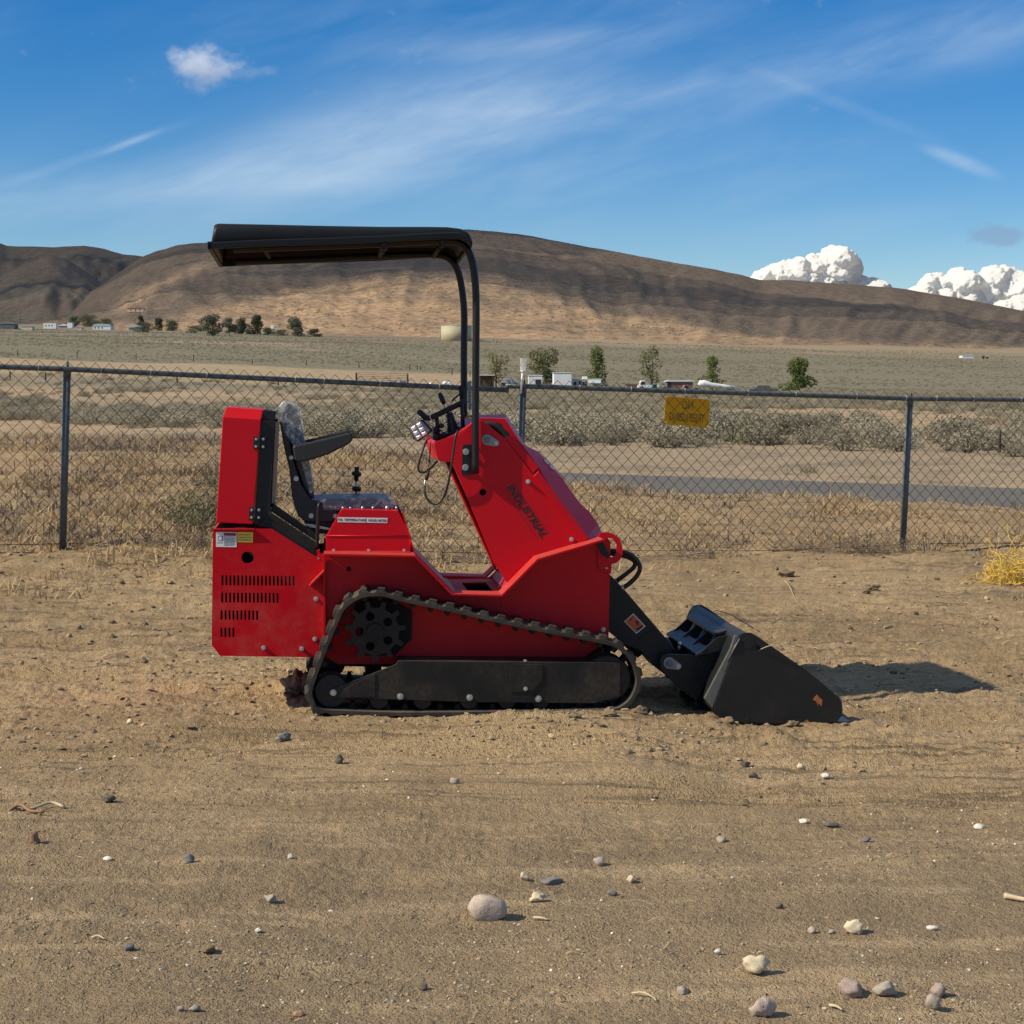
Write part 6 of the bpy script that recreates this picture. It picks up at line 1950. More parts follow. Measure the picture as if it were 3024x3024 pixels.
# ------------------------------------------------------------------ far buildings, vehicles, posts
def block(px0, px1, ytop, ybase, depth=None, D=None):
    p, D0 = hit((px0 + px1) / 2, ybase)
    if D is not None: D0 = D; p = W((px0 + px1) / 2, ybase, D)
    k = D0 / FPX
    return p, (px1 - px0) * k, (ybase - ytop) * k
def trailer(name, label, cat, px0, px1, ytop, ybase, wall, roof, depth=2.4, windows=(), wheels=True, band=None, door=None, overhang=.06, roof_t=.12, D=None):
    p, w, h = block(px0, px1, ytop, ybase, D=D)
    root = empty(name, p + Vector((0, depth / 2, 0))); tag(root, label, cat)
    z0 = .45 if wheels else 0.0
    hw = w / 2
    MB().box((-hw, -depth / 2, z0), (hw, depth / 2, h - roof_t)).build('body', MAT[wall], root, min(.12, h * .05))
    MB().box((-hw - overhang, -depth / 2 - overhang, h - roof_t), (hw + overhang, depth / 2 + overhang, h)).build('roof', MAT[roof], root, .03)
    for (a, b, c, d) in windows:
        x0, x1 = -hw + w * a, -hw + w * b
        fr_ = MB().box((x0 - .04, -depth / 2 - .03, h * c - .04), (x1 + .04, -depth / 2 - .005, h * d + .04)).build('window', MAT['roof_pale'], root)
        MB().box((x0, -depth / 2 - .04, h * c), (x1, -depth / 2 - .031, h * d)).build('pane', MAT['pane_dark'], fr_)
    if door:
        x0, x1 = -hw + w * door[0], -hw + w * door[1]
        MB().box((x0, -depth / 2 - .03, z0 + .02), (x1, -depth / 2 - .004, h * .82)).build('door', MAT['wall_brown'], root)
    if band:
        MB().box((-hw - .01, -depth / 2 - .02, h * band[0]), (hw + .01, -depth / 2 - .003, h * band[1])).build('stripe', MAT['grey_junk'], root)
    if wheels:
        for sx in (-.28, .28):
            MB().tube([(sx * w, -depth / 2 - .02, .34), (sx * w, -depth / 2 + .2, .34)], .34, 14).build('wheel', MAT['tyre_black'], root)
    return root, w, h, depth
def shed(name, label, px0, px1, ytop, ybase, wall, roof, depth=4.0, pitch=.35, openf=False, D=None, cat='shed', windows=()):
    p, w, h = block(px0, px1, ytop, ybase, D=D)
    root = empty(name, p + Vector((0, depth / 2, 0))); tag(root, label, cat)
    hw = w / 2; he = h * (1 - pitch)
    if openf:
        for x in (-hw, hw - .15):
            for y in (-depth / 2, depth / 2 - .15):
                MB().box((x, y, 0), (x + .15, y + .15, he)).build('post', MAT['post_wood'], root)
        MB().box((-hw, depth / 2 - .08, 0), (hw, depth / 2 - .02, he)).build('wall', MAT[wall], root)
    else:
        MB().box((-hw, -depth / 2, 0), (hw, depth / 2, he)).build('wall', MAT[wall], root)
        for (a, b, c, d) in windows:
            x0, x1 = -hw + w * a, -hw + w * b
            MB().box((x0, -depth / 2 - .03, h * c), (x1, -depth / 2 - .004, h * d)).build('window', MAT['pane_dark'], root)
    o_ = .2
    rf = MB()
    if pitch > .05:
        rf.prism([(-hw - o_, he - .03), (hw + o_, he - .03), (hw + o_, he + .05), (0, h), (-hw - o_, he + .05)] if w < depth else [(-hw - o_, he - .03), (hw + o_, he - .03), (hw + o_, he + .08), (hw * .82, h), (-hw * .82, h), (-hw - o_, he + .08)], -depth / 2 - o_, depth / 2 + o_)
    else:
        rf.box((-hw - o_, -depth / 2 - o_, he - .02), (hw + o_, depth / 2 + o_, h))
    rf.build('roof', MAT[roof], root)
    return root, w, h
# right-hand group beyond the sage flat
shed('open_shed', 'open shed with flat pale roof right beside the canopy posts', 1416, 1458, 1106, 1150, 'post_wood', 'roof_pale', 3.0, .06, True)
shed('low_shed', 'low grey-green metal roof left of the clear cup', 1480, 1530, 1113, 1150, 'grey_junk', 'roof_metal', 4.0, .45)
trailer('small_camper', 'small white camper shell just right of the clear cup', 'camper', 1560, 1602, 1108, 1150, 'trailer_white', 'trailer_white', 2.2, ((.5, .9, .35, .7),))
trailer('box_trailer', 'tall white box trailer seen end-on, left of the motorhome', 'trailer', 1634, 1690, 1100, 1152, 'trailer_white', 'roof_pale', 5.5, ())
r_, w_, h_, d_ = trailer('motorhome', 'long cream and white motorhome with awning behind the top rail', 'motorhome', 1690, 1776, 1119, 1152, 'wall_cream', 'trailer_white', 2.6, ((.06, .14, .35, .75), (.22, .30, .25, .8), (.36, .42, .3, .75)), door=(.44, .5))
MB().hexa([(w_ * .02, -d_ / 2 - .02, h_ * .86), (w_ * .48, -d_ / 2 - .02, h_ * .86), (w_ * .46, -d_ / 2 - 1.4, h_ * .60), (w_ * .06, -d_ / 2 - 1.4, h_ * .60),
           (w_ * .02, -d_ / 2 - .02, h_ * .90), (w_ * .48, -d_ / 2 - .02, h_ * .90), (w_ * .46, -d_ / 2 - 1.4, h_ * .64), (w_ * .06, -d_ / 2 - 1.4, h_ * .64)]).build('awning', MAT['roof_metal'], r_)
MB().box((-w_ * .15, -.5, h_), (w_ * .03, .5, h_ + .35)).build('roof_unit', MAT['trailer_white'], r_, .05)
shed('wood_stack', 'small orange-brown lumber shed left of the white truck', 1850, 1884, 1134, 1154, 'orange_wood', 'wall_brown', 1.5, .1)
def truck(label, px0, px1, ytop, ybase, cab, bodym, D=None, cat='truck'):
    p, w, h = block(px0, px1, ytop, ybase, D=D)
    root = empty('parked_truck', p + Vector((0, 1, 0))); tag(root, label, cat)
    hw = w / 2
    MB().prism([(-hw, .45), (-hw, h * .62), (-hw + w * .06, h * .66), (-hw + w * .14, h), (-hw + w * .36, h), (-hw + w * .38, .45)], -.9, .9).build('cab', MAT[cab], root, .08)
    MB().box((-hw + w * .39, -.95, .6), (hw, .95, h * .62)).build('bed', MAT[bodym], root, .04)
    MB().box((-hw + w * .15, -.93, h * .66), (-hw + w * .33, -.905, h * .92)).build('window', MAT['pane_dark'], root)
    for x in (-hw + w * .18, hw - w * .2):
        MB().tube([(x, -.97, .4), (x, -.7, .4)], .4, 14).build('wheel', MAT['tyre_black'], root)
truck('white parked truck with long white bed in front of the bare tree', 1884, 1946, 1124, 1158, 'trailer_white', 'trailer_white')
truck('small teal-green truck right of the white one', 1922, 1972, 1134, 1160, 'tarp_teal', 'tarp_teal')
shed('brown_shed', 'long brown shed with pale flat roof above the yellow sign', 1970, 2046, 1122, 1156, 'wall_brown', 'roof_pale', 3.5, .14, windows=((.0, .16, .35, .8),))
truck('faded red pickup left of the long white hull', 2014, 2068, 1137, 1162, 'faded_red', 'grey_junk')
p, D0 = hit(2120, 1164); k = D0 / FPX
hl_ = empty('white_hull', p + Vector((0, 0, .5))); tag(hl_, 'long white tapering hull lying on a rack right of the red pickup', 'hull')
MB().tube([((2062 - 2120) * k, 0, .75), ((2067 - 2120) * k, 0, .95), ((2080 - 2120) * k, 0, .95), ((2100 - 2120) * k, 0, .75), ((2140 - 2120) * k, 0, .55), ((2182 - 2120) * k, 0, .30)], [.12, .42, .50, .34, .27, .20], 12).build('hull', MAT['trailer_white'], hl_)
for x in (-1.9, 1.2):
    MB().box((x - .06, -.35, -.6), (x + .06, .35, .5)).build('rack_leg', MAT['grey_junk'], hl_)
p, D0 = hit(2250, 1166); 
cr_ = empty('dark_car', p); tag(cr_, 'low dark car half hidden behind the fence rail left of the lone green tree', 'car')
MB().prism([(-2.0, .3), (-2.0, .75), (-1.1, .85), (-.6, 1.3), (.8, 1.3), (1.3, .9), (2.0, .8), (2.0, .3)], -.8, .8).build('body', MAT['roof_dark'], cr_, .06)
for x in (-1.2, 1.2):
    MB().tube([(x, -.82, .32), (x, -.6, .32)], .32, 12).build('wheel', MAT['tyre_black'], cr_)
# things by the near pasture gate
p, D0 = hit(1322, 1138); k = D0 / FPX
tp_ = empty('white_tarp', p); tag(tp_, 'crumpled white tarp lying left of the canopy posts beyond the fence', 'tarp')
tm = MB()
for (x, y, z, r, sq) in ((-.35, 0, .32, .42, (1.1, .8, .7)), (.1, .05, .28, .4, (1.3, .8, .6)), (.5, 0, .16, .3, (1.3, .8, .5))):
    tm.ball((x, y, z), r, 9, 6, sq)
tm.build('tarp', MAT['trailer_white'], tp_)
p, D0 = hit(1272, 1138)
b_ = empty('white_bucket', p); tag(b_, 'small white pail lying left of the crumpled white tarp', 'pail')
MB().tube([(-.2, 0, .22), (.2, 0, .26)], [.18, .22], 12).build('pail', MAT['trailer_white'], b_)
p0_, D0 = hit(1052, 1128); p1_, _ = hit(1204, 1131)
gt = empty('pipe_gate', p0_); tag(gt, 'brown pipe gate between two wooden posts in the far pasture fence', 'gate')
dv_ = p1_ - p0_
for i in range(5):
    z = .35 + .27 * i
    MB().tube([(.1, 0, z), (dv_.x - .1, dv_.y, z + dv_.z)], .03, 6).build('rail', MAT['rust_pipe'], gt)
for f_ in (.02, .34, .66, .98):
    MB().tube([(dv_.x * f_, dv_.y * f_, .3), (dv_.x * f_, dv_.y * f_, 1.46)], .025, 6).build('upright', MAT['rust_pipe'], gt)
def post(label, px, ytop, ybase, r=.11, mat='post_wood', name='field_post', group='pasture fence posts'):
    p, D0 = hit(px, ybase)
    h = (ybase - ytop) * D0 / FPX
    o = MB().tube([(0, 0, -.2), (0, 0, h * .9), (.01, 0, h)], [r, r * .95, r * .8], 8).build(name, MAT[mat])
    o.location = p
    tag(o, label, 'post', group)
post('stout wooden gate post at the left end of the brown pipe gate', 1052, 1100, 1130, .13)
post('stout wooden gate post at the right end of the brown pipe gate', 1204, 1103, 1133, .13)
ORD = ['first', 'second', 'third', 'fourth', 'fifth', 'sixth', 'seventh', 'eighth', 'ninth', 'tenth', 'eleventh', 'twelfth']
for q_, (px, a, b) in enumerate(((52, 1033, 1052), (228, 1038, 1056), (402, 1045, 1060), (572, 1047, 1067), (745, 1059, 1075), (905, 1062, 1079), (1060, 1068, 1086), (1210, 1075, 1092), (1232, 1077, 1092), (1242, 1078, 1093), (1335, 1086, 1108), (1388, 1094, 1112))):
    post(ORD[q_] + ' thin pasture fence post from the left along the tan strip', px, a, b, .10)
post('dark steel post standing among the sagebrush at the right edge', 2952, 1268, 1336, .035, 'post_wood', 'steel_post', None)
for px, lab in ((30, 'short weathered post poking above the rail at the far left edge'), (135, 'pair of low weathered posts left of the left fence post'), (523, 'short wooden post just above the rail between left post and loader'), (822, 'short post above the rail behind the rear cover')):
    post(lab, px, 1096 + (px - 30) * .02, 1122 + (px - 30) * .02, .09, 'post_wood', 'pasture_post', None)
# junk heap by the gate
p, D0 = hit(1140, 1136)
jk = empty('scrap_heap', p); tag(jk, 'grey scrap heap lying behind the brown pipe gate', 'scrap')
rr = random.Random(4)
for i in range(9):
    x = rr.uniform(-2.2, 2.2); s = rr.uniform(.2, .5)
    MB().box((x, rr.uniform(1, 2), 0), (x + s * 2, 2.3, s * 1.3)).build('scrap_piece', MAT['grey_junk'], jk, .05)
# left-hand farm
shed('dark_barn', 'dark open barn at the left edge of the farm', 0, 42, 950, 972, 'roof_dark', 'grey_junk', 8, .3)
shed('beige_cabin', 'little beige cabin between barn and white mobile home', 62, 95, 962, 974, 'wall_cream', 'wall_beige', 5, .2)
trailer('mobile_home', 'white mobile home left of the long low white shed', 'mobile home', 129, 166, 954, 971, 'trailer_white', 'roof_pale', 4, ((.15, .22, .4, .7), (.4, .47, .4, .7), (.62, .7, .4, .7)), False)
shed('long_shed', 'long low white shed joined to a bright white box', 174, 200, 957, 968, 'grey_junk', 'trailer_white', 6, .45)
trailer('white_container', 'bright white box container before the dark round tree', 'container', 199, 214, 953, 969, 'trailer_white', 'trailer_white', 4, (), False)
shed('cream_hut', 'small cream hut below the dark round tree', 221, 242, 963, 975, 'wall_cream', 'wall_beige', 4, .35)
shed('white_barn', 'long white barn with pale roof right of the dark round tree', 274, 327, 957, 974, 'trailer_white', 'roof_metal', 8, .35, windows=((.1, .16, .2, .5), (.3, .36, .2, .5), (.5, .56, .2, .5)))
shed('grey_house', 'grey roofed farmhouse behind the hedge left of the tree row', 380, 424, 960, 974, 'grey_junk', 'roof_metal', 7, .5)
shed('pink_house', 'long pinkish house alone on the slope above the farm', 376, 424, 909, 921, 'pink_wall', 'roof_red', 9, .25, cat='house', windows=((.2, .25, .2, .6), (.48, .54, .1, .6), (.75, .8, .2, .6)))
p, D0 = hit(806, 985); k = D0 / FPX
ds = empty('white_dish', p); tag(ds, 'round white tank end and pale shed roof among the farm trees', 'tank')
MB().tube([(0, -1.2, 18 * k), (0, -1.0, 18 * k), (0, 1.5, 18 * k)], [4.6 * k, 5.6 * k, 5.6 * k], 18).build('tank', MAT['trailer_white'], ds)
MB().box((-1, -.3, -.3), (1, .6, 13 * k)).build('stand', MAT['grey_junk'], ds)
MB().box((-3 * k, -1.4, 6 * k), (22 * k, 3, 9 * k)).build('roof', MAT['roof_metal'], ds)
p, D0 = hit(250, 975)
for px, yt, yb, lab in ((60, 914, 958, 'leftmost thin utility pole above the farm'), (122, 918, 956, 'thin utility pole above the white mobile home')):
    p, D0 = hit(px, yb); h = (yb - yt) * D0 / FPX
    root = empty('utility_pole', p); tag(root, lab, 'pole')
    MB().tube([(0, 0, -.3), (0, 0, h)], [.17, .11], 8).build('pole', MAT['post_wood'], root)
    MB().box((-1.1, -.08, h * .93), (1.1, .08, h * .95)).build('crossarm', MAT['post_wood'], root)
# water tank
p, D0 = hit(1346, 1007); k = D0 / FPX
wt_ = empty('water_tank', p); tag(wt_, 'squat tan steel water tank seen behind the canopy posts', 'tank')
R_ = 46 * k; H_ = 45 * k
MB().tube([(0, R_, -1), (0, R_, H_)], R_, 40).build('shell', MAT['tank_tan'], wt_)
MB().tube([(0, R_, H_), (0, R_, H_ + R_ * .02), (0, R_, H_ + R_ * .10)], [R_ * 1.01, R_ * 1.01, R_ * .05], 40).build('roof', MAT['tank_tan'], wt_)
MB().box((-R_ * 1.02, R_ * .85, 0), (-R_ * .985, R_ * .95, H_)).build('ladder', MAT['grey_junk'], wt_)
# far right
shed('white_hut', 'tiny pale hut with dark shed at the far right below the ridge', 2842, 2876, 1047, 1058, 'trailer_white', 'roof_pale', 6, .25)
truck('tiny dark parked truck right of the pale hut', 2900, 2920, 1050, 1060, 'roof_dark', 'roof_dark')
# ------------------------------------------------------------------ stones and scraps on the yard
import bmesh
def rock_mesh(seed, cuts=9, rough=.16, sub=3):
    r_ = random.Random(seed)
    bm = bmesh.new()
    bmesh.ops.create_icosphere(bm, subdivisions=sub, radius=1.0)
    pl = []
    for i in range(cuts):
        n_ = Vector((r_.gauss(0, 1), r_.gauss(0, 1), r_.gauss(0, 1))).normalized()
        pl.append((n_, r_.uniform(.52, .86)))
    off = Vector((seed * 1.7, seed * .9, seed * 2.3))
    for v in bm.verts:
        p = v.co.copy()
        for n_, d in pl:
            k = p.dot(n_) - d
            if k > 0: p -= n_ * k * .92
        p *= 1 + rough * 1.3 * mnoise.noise(p * 1.6 + off) + rough * .9 * mnoise.noise(p * 4.2 + off) + rough * .55 * mnoise.noise(p * 9 + off)
        v.co = p
    for f in bm.faces: f.smooth = True
    me = bpy.data.meshes.new('rock')
    bm.to_mesh(me); bm.free()
    return me
def rock(label, px, py, wpx, hpx, mat, seed, cuts=9, rough=.16, sink=.22, depth=.85, name='rock', cat='rock', rz=0.0):
    """px, py: middle of the stone's foot in the photograph; wpx, hpx its size there"""
    p = on_ground(px, py - hpx * .12)
    D0 = p.y + CAM_D; k = D0 / FPX
    o = link(name, rock_mesh(seed, cuts, rough), MAT[mat])
    w, h = wpx * k / 2, hpx * k / 2 / .93
    o.scale = (w * 1.1, w * depth * 1.1, h * 1.12)
    o.rotation_euler = (0, 0, rz)
    o.location = p + Vector((0, w * depth * .3, h * (1 - sink)))
    tag(o, label, cat)
    return o
R_LIST = [
 ('largest smooth pinkish-grey rock lying alone below the middle of the loader', 1440, 2724, 106, 74, 'rock_pinkgrey', 1, 8, .10),
 ('large lumpy cream rock, biggest of the pale ones at lower right', 2234, 2884, 78, 54, 'rock_cream', 2, 9, .30),
 ('angular cream rock above the lumpy cream one, with a sharp top', 2525, 2762, 58, 42, 'rock_cream', 3, 12, .30),
 ('rounded pinkish-grey rock at the bottom edge left of the mauve one', 2253, 3012, 68, 64, 'rock_pinkgrey', 4, 10, .22),
 ('wide dusty mauve rock, left of the lower right trio', 2514, 2948, 84, 54, 'rock_mauve', 5, 8, .24),
 ('grey rock touching the mauve rock on its right', 2616, 2948, 72, 44, 'rock_grey', 6, 9, .22),
 ('small mauve rock rightmost in the lower right trio', 2774, 2950, 48, 42, 'rock_mauve', 7, 9, .2),
 ('grey rock tucked just below the small mauve rock', 2758, 2988, 44, 50, 'rock_grey', 8, 10, .2),
 ('flat dark slate stone right of the scattered cream pebbles', 1630, 2614, 62, 20, 'rock_slate', 9, 3, .05),
 ('angular grey-brown stone right of the flat slate', 1772, 2560, 38, 27, 'rock_grey', 10, 12, .15),
 ('small tan pebble two steps right of the flat slate', 1863, 2606, 26, 20, 'rock_cream', 11, 8, .2),
 ('cream pebble directly above the cream cluster by the slate', 1547, 2602, 26, 24, 'rock_cream', 12, 8, .2),
 ('knobbly cream pebble below the flat slate', 1587, 2666, 46, 26, 'rock_cream', 13, 8, .35),
 ('small dark stone between slate and tan pebble', 1808, 2648, 26, 20, 'rock_slate', 14, 10, .15),
 ('small flat grey stone below the largest rock toward the lower right', 2017, 2938, 36, 22, 'rock_grey', 15, 6, .1),
 ('small round grey stone left of the angular cream rock', 2399, 2758, 24, 20, 'rock_pinkgrey', 16, 7, .12),
 ('tiny dark pebble beside the angular cream rock', 2456, 2760, 18, 14, 'rock_grey', 17, 7, .12),
 ('dark pointed stone in front of the bucket, upper of two', 2198, 2266, 32, 18, 'rock_dark', 18, 10, .15),
 ('dark round stone in front of the bucket, lower of two', 2224, 2300, 26, 18, 'rock_dark', 19, 7, .15),
 ('squarish tan stone in front of the bucket tip', 2368, 2278, 26, 24, 'rock_cream', 20, 10, .1),
 ('white chip of stone between the pale rocks at the bottom', 2119, 2822, 20, 20, 'rock_white', 21, 10, .15),
 ('flat white stone at right, level with the angular cream rock', 2754, 2748, 32, 15, 'rock_white', 22, 6, .1),
 ('small white stone ahead of the bucket', 2439, 2298, 26, 13, 'rock_white', 23, 6, .1),
 ('flat white stone further ahead of the bucket', 2372, 2432, 30, 12, 'rock_white', 24, 5, .1),
 ('dark flat sliver of rock right of the white stone', 2454, 2442, 44, 12, 'rock_dark', 25, 8, .1),
 ('small bluish slate stone at right of the tyre marks', 2561, 2489, 26, 18, 'rock_slate', 26, 10, .12),
 ('grey pebble with a white chip beside it, middle right', 2131, 2491, 28, 20, 'rock_grey', 27, 8, .14),
 ('tan clod on the tyre marks below the bucket', 2198, 2384, 36, 20, 'clod', 28, 8, .3),
 ('white flat stone near the right edge', 2892, 2450, 30, 15, 'rock_white', 29, 6, .12),
 ('dark angular stone alone in the middle of the right foreground', 2301, 2686, 22, 20, 'rock_dark', 30, 10, .14),
 ('round grey stone in front of the middle of the track', 1343, 2318, 26, 22, 'rock_grey', 31, 5, .08),
 ('dark round clod in front of the rear of the track', 1002, 2258, 30, 26, 'rock_dark', 32, 7, .25),
 ('slate-grey broken stones below the rear idler', 838, 2190, 42, 22, 'rock_slate', 33, 10, .35),
 ('small pale round pebble left of the track', 383, 2140, 18, 15, 'rock_cream', 34, 6, .1),
 ('black clod behind the broken stick at far left', 322, 2370, 42, 20, 'rock_dark', 35, 9, .35),
 ('dark slate stone in the left foreground', 559, 2552, 32, 26, 'rock_slate', 36, 11, .2),
 ('grey crumbly stone in the centre-left foreground', 800, 2670, 34, 26, 'rock_grey', 37, 10, .3),
 ('flat white chip in the left foreground', 317, 2542, 28, 11, 'rock_white', 38, 6, .1),
 ('square white pebble in the centre-left foreground', 858, 2538, 16, 15, 'rock_white', 39, 8, .08),
 ('round dark grey pebble low in the left foreground', 381, 2810, 28, 24, 'rock_slate', 40, 7, .15),
 ('pair-like tan clod low in the left foreground', 613, 2818, 46, 22, 'clod', 41, 9, .35),
 ('grey pebble at the bottom of the left foreground', 575, 2990, 30, 22, 'rock_grey', 42, 8, .14),
 ('smaller grey pebble left of the bottom grey pebble', 532, 2988, 26, 14, 'rock_grey', 43, 8, .14),
 ('dark pebble below the largest rock', 1250, 2926, 28, 22, 'rock_dark', 44, 8, .2),
 ('rust-coloured pebble at the bottom edge', 881, 3004, 32, 18, 'rock_rust', 45, 8, .15),
 ('white chip left of the largest rock', 765, 2754, 22, 12, 'rock_white', 46, 6, .12),
 ('dark clod of earth on the yard before the right fence bay', 2575, 1746, 40, 20, 'clod', 47, 8, .6),
 ('smaller dark clod below the other on the right yard', 2560, 1754, 26, 12, 'clod', 48, 8, .4),
 ('dark clod at the foot of the fence right of the loader', 2318, 1706, 50, 22, 'clod', 49, 8, .4)]
for t_ in R_LIST:
    lab, px, py, w, h, m, sd, cu, ro = t_
    rock(lab, px, py, w, h, m, sd, cu, ro)
# clods turned up behind the track
cl_p = [(886, 2056, 56, 44), (908, 2048, 46, 56), (866, 2062, 44, 28), (918, 2062, 40, 34), (850, 2060, 30, 18)]
for i, (px, py, w, h) in enumerate(cl_p):
    rock(['tall crumbling earth clod against the back of the track', 'highest earth clod pressed behind the track', 'low earth clod at the left of the heap behind the track', 'earth clod touching the track belt', 'smallest earth crumb left of the clod heap'][i],
         px, py, w, h, 'clod', 60 + i, 6, .5, .3, .9, 'earth_clod', 'clod')
for i, (px, py, w, h) in enumerate(((2240, 2140, 60, 40), (2290, 2143, 50, 34), (2200, 2142, 40, 26), (2340, 2148, 44, 20), (2150, 2138, 30, 18), (1890, 2108, 40, 22), (1930, 2104, 30, 18), (1800, 2118, 46, 16), (1700, 2122, 36, 14))):
    rock(['biggest soil clod heaped against the bucket side', 'soil clod right of the biggest at the bucket side', 'soil clod left of the biggest at the bucket side', 'flat soil crumb near the bucket tip', 'soil crumb under the bucket heel',
          'soil clod in front of the front idler', 'soil crumb between idler and bucket', 'long low soil crumb along the front of the track', 'low soil crumb along the track middle'][i],
         px, py, w, h, 'clod', 80 + i, 6, .5, .35, .8, 'earth_clod', 'clod')
# brown block of wood standing at the left, sticks
p = on_ground(100, 2492)
k = (p.y + CAM_D) / FPX
wb = MB().prism([(-15 * k, 0), (14 * k, 0), (16 * k, 14 * k), (9 * k, 20 * k), (8 * k, 40 * k), (-4 * k, 42 * k), (-5 * k, 22 * k), (-17 * k, 8 * k)], -.022, .022).build('wood_chunk', MAT['wood_brown'], None, .004)
wb.location = p - Vector((0, 0, .006)); tag(wb, 'reddish brown chunk of wood standing upright at the left edge', 'wood')
def stick(label, pts, r, mat='stick_pale', lift=.006):
    pp = [on_ground(x, y) + Vector((0, 0, lift + (l if l else 0))) for (x, y, l) in pts]
    o0 = pp[0]
    o = MB().tube(spline([q - o0 for q in pp], 4), [r * (1 - .5 * i / (4 * (len(pp) - 1))) for i in range(4 * (len(pp) - 1) + 1)], 6).build('stick', MAT[mat])
    o.location = o0
    tag(o, label, 'stick')
stick('pale broken stick lying at the left edge by a dark root', ((190, 2388, 0), (150, 2384, .01), (95, 2396, .004), (40, 2394, 0)), .006)
stick('dark root end under the pale broken stick', ((28, 2398, 0), (60, 2392, .012), (90, 2400, 0), (130, 2402, 0)), .008, 'wood_brown')
stick('thick pale stick poking in from the right edge', ((2966, 2655, .004), (3010, 2664, .004), (3080, 2676, .004)), .009)
stick('thin white twig curling in the bottom foreground', ((1867, 2940, 0), (1900, 2946, .006), (1925, 2954, .003), (1938, 2962, 0)), .0028)
stick('short white sliver right of the largest rock', ((1577, 2716, 0), (1600, 2720, .003), (1618, 2722, 0)), .004)
stick('pale sliver in the lower left foreground', ((272, 2776, 0), (290, 2774, .004), (310, 2780, 0)), .004)
stick('short pale twig below the mauve rock', ((2450, 2976, 0), (2470, 2984, .004), (2488, 2990, 0)), .004)
stick('long dead stem lying before the fence right of the bucket', ((2315, 1715, 0), (2330, 1740, .02), (2350, 1775, 0)), .004)
stick('long thin dead stem sticking up left of the loader', ((437, 1735, 0), (440, 1660, .05), (432, 1600, .12)), .003)
# dead weed stem lying across the bucket
ws = [W(2112, 1802, 9.15), W(2150, 1812, 9.0), W(2200, 1840, 8.8), W(2260, 1876, 8.6), W(2310, 1910, 8.5)]
o = MB().tube(spline([q - ws[0] for q in ws], 5), .0022, 5)
o.tube([W(2279, 1890, 8.56) - ws[0], W(2281, 1855, 8.56) - ws[0]], .0018, 5)
o = o.build('weed_stem', MAT['dead_brush']); o.location = ws[0]; tag(o, 'thin dead weed stem lying across the bucket', 'weed stem')
pb = [P3(Z5, BN - .004, 1200, 766), P3(Z5, BN - .02, 1250, 745), P3(Z5, BN - .03, 1300, 733)]
pw = [loader.matrix_world if False else Matrix.Rotation(YAW, 4, 'Z') @ Vector(q) for q in pb]
o = MB().tube(spline([q - pw[0] for q in pw], 4), .002, 5).build('grass_stem', MAT['stick_pale']); o.location = pw[0]; tag(o, 'pale straw poking out of the hole in the bucket side', 'straw')

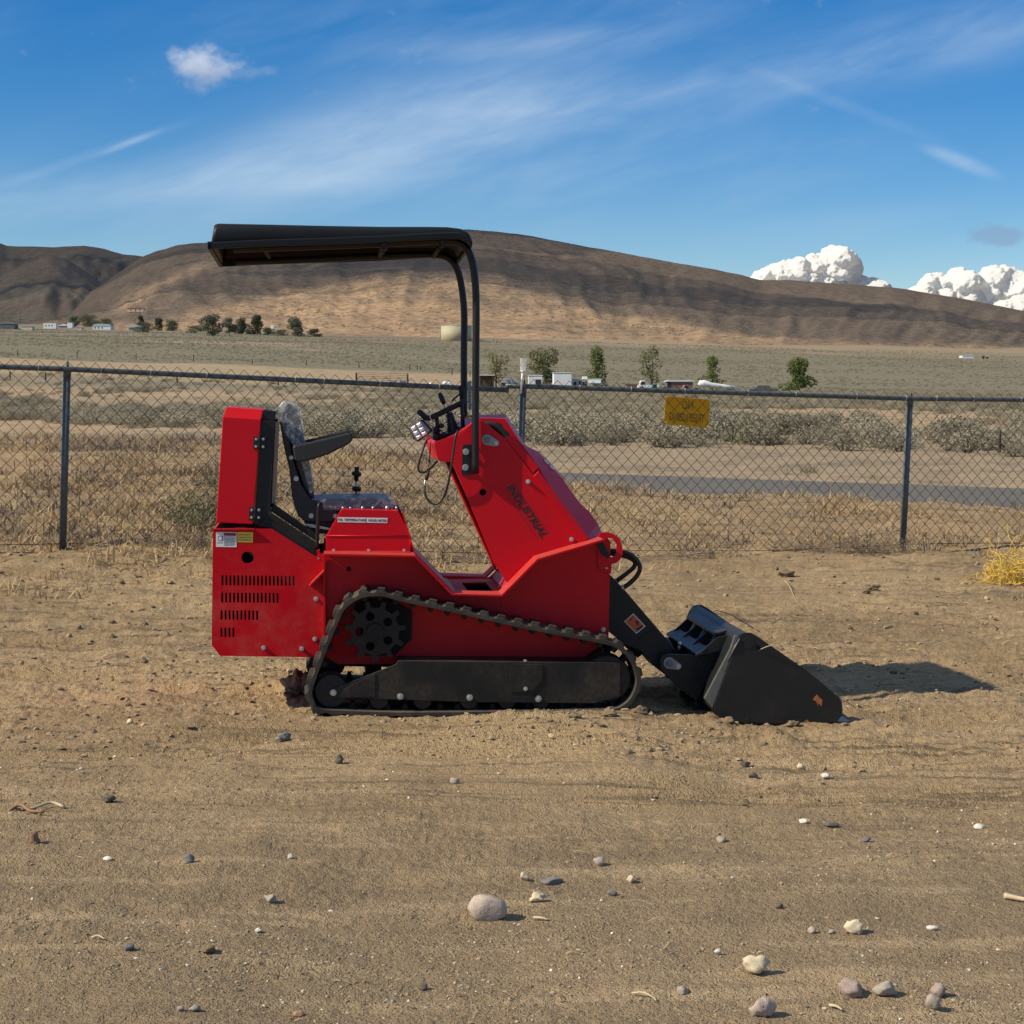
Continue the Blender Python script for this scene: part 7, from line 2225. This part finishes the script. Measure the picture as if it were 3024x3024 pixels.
# ------------------------------------------------------------------ gravel
ico = bmesh.new(); bmesh.ops.create_icosphere(ico, subdivisions=1, radius=1.0)
IV = np.array([v.co[:] for v in ico.verts]); IF = np.array([[v.index for v in f.verts] for f in ico.faces]); ico.free()
OV = np.array([(1, 0, 0), (0, 1, 0), (-1, 0, 0), (0, -1, 0), (0, 0, 1), (0, 0, -1)], float); OF = np.array([(0, 1, 4), (1, 2, 4), (2, 3, 4), (3, 0, 4)])
def gravel(name, label, N, seed, smin, smax, power, py0, py1, cols, mat, IV=IV, IF=IF):
    r_ = np.random.default_rng(seed)
    py_ = r_.uniform(py0, py1, N); px_ = r_.uniform(-700, 3724, N)
    D = 7840 / (py_ - 1150); X = (px_ - 1512) / FPX * D
    keepn = fbm(X * 1.3, D * 1.3, seed, 3)
    ok = r_.random(N) < np.clip(.45 + 1.7 * keepn, .06, 1)
    X, D = X[ok], D[ok]; n = len(X)
    s = smin + (smax - smin) * r_.random(n) ** power
    Z = ground_z(X, D)
    s = s * np.clip(D / 9.0, .6, 1.2)
    sc = s[:, None] * np.stack([r_.uniform(.7, 1.3, n), r_.uniform(.6, 1.1, n), r_.uniform(.35, .85, n)], 1)
    base = IV[None] * (1 + .32 * r_.normal(size=(n, len(IV), 1)).clip(-1, 1))
    a = r_.uniform(0, 6.28, n); ca, sa = np.cos(a)[:, None], np.sin(a)[:, None]
    v = base * sc[:, None, :]
    vx = v[..., 0] * ca - v[..., 1] * sa; vy = v[..., 0] * sa + v[..., 1] * ca
    V = np.stack([vx + X[:, None], vy + (D - CAM_D)[:, None], v[..., 2] + (Z + s * .18)[:, None]], -1).reshape(-1, 3)
    F = (IF[None] + (np.arange(n) * len(IV))[:, None, None]).reshape(-1, 3)
    me = np_mesh(name, V, None, F)
    cc = np.array(cols)[r_.integers(0, len(cols), n)] * r_.uniform(.75, 1.2, (n, 1))
    color_attr(me, np.repeat(cc, len(IV), 0))
    tag(link(name, me, mat), label, 'gravel', kind='stuff')
m, t, b = new_mat('gravel')
t.l.new(t.add('ShaderNodeAttribute', attribute_name='Zone').outputs['Color'], b.inputs['Base Color'])
b.inputs['Roughness'].default_value = .9; b.inputs['Specular IOR Level'].default_value = .2
earth = [(.27, .20, .125), (.325, .24, .15), (.215, .162, .104), (.295, .222, .144), (.365, .278, .178)]
greys = [(.25, .215, .165), (.32, .275, .215), (.20, .17, .135), (.40, .34, .26)]
pale = [(.66, .59, .47), (.55, .46, .34), (.72, .68, .58)]
gravel('gravel', 'fine gravel and crumbs strewn over the yard dirt', 40000, 201, .0018, .0100, 2.8, 1790, 3120, earth * 8 + greys * 3 + pale, MAT['gravel'])
gravel('soil_crumbs', 'crumbs of soil and dung scattered towards the fence', 13000, 203, .003, .019, 3.0, 1640, 2250, earth * 3 + [(.12, .09, .06)], MAT['gravel'])
gravel('grit', 'coarse sandy grit covering the foreground dirt', 64000, 207, .0013, .0036, 1.4, 2120, 3120, earth * 4 + greys * 2 + [(.42, .34, .235)], MAT['gravel'], OV, OF)
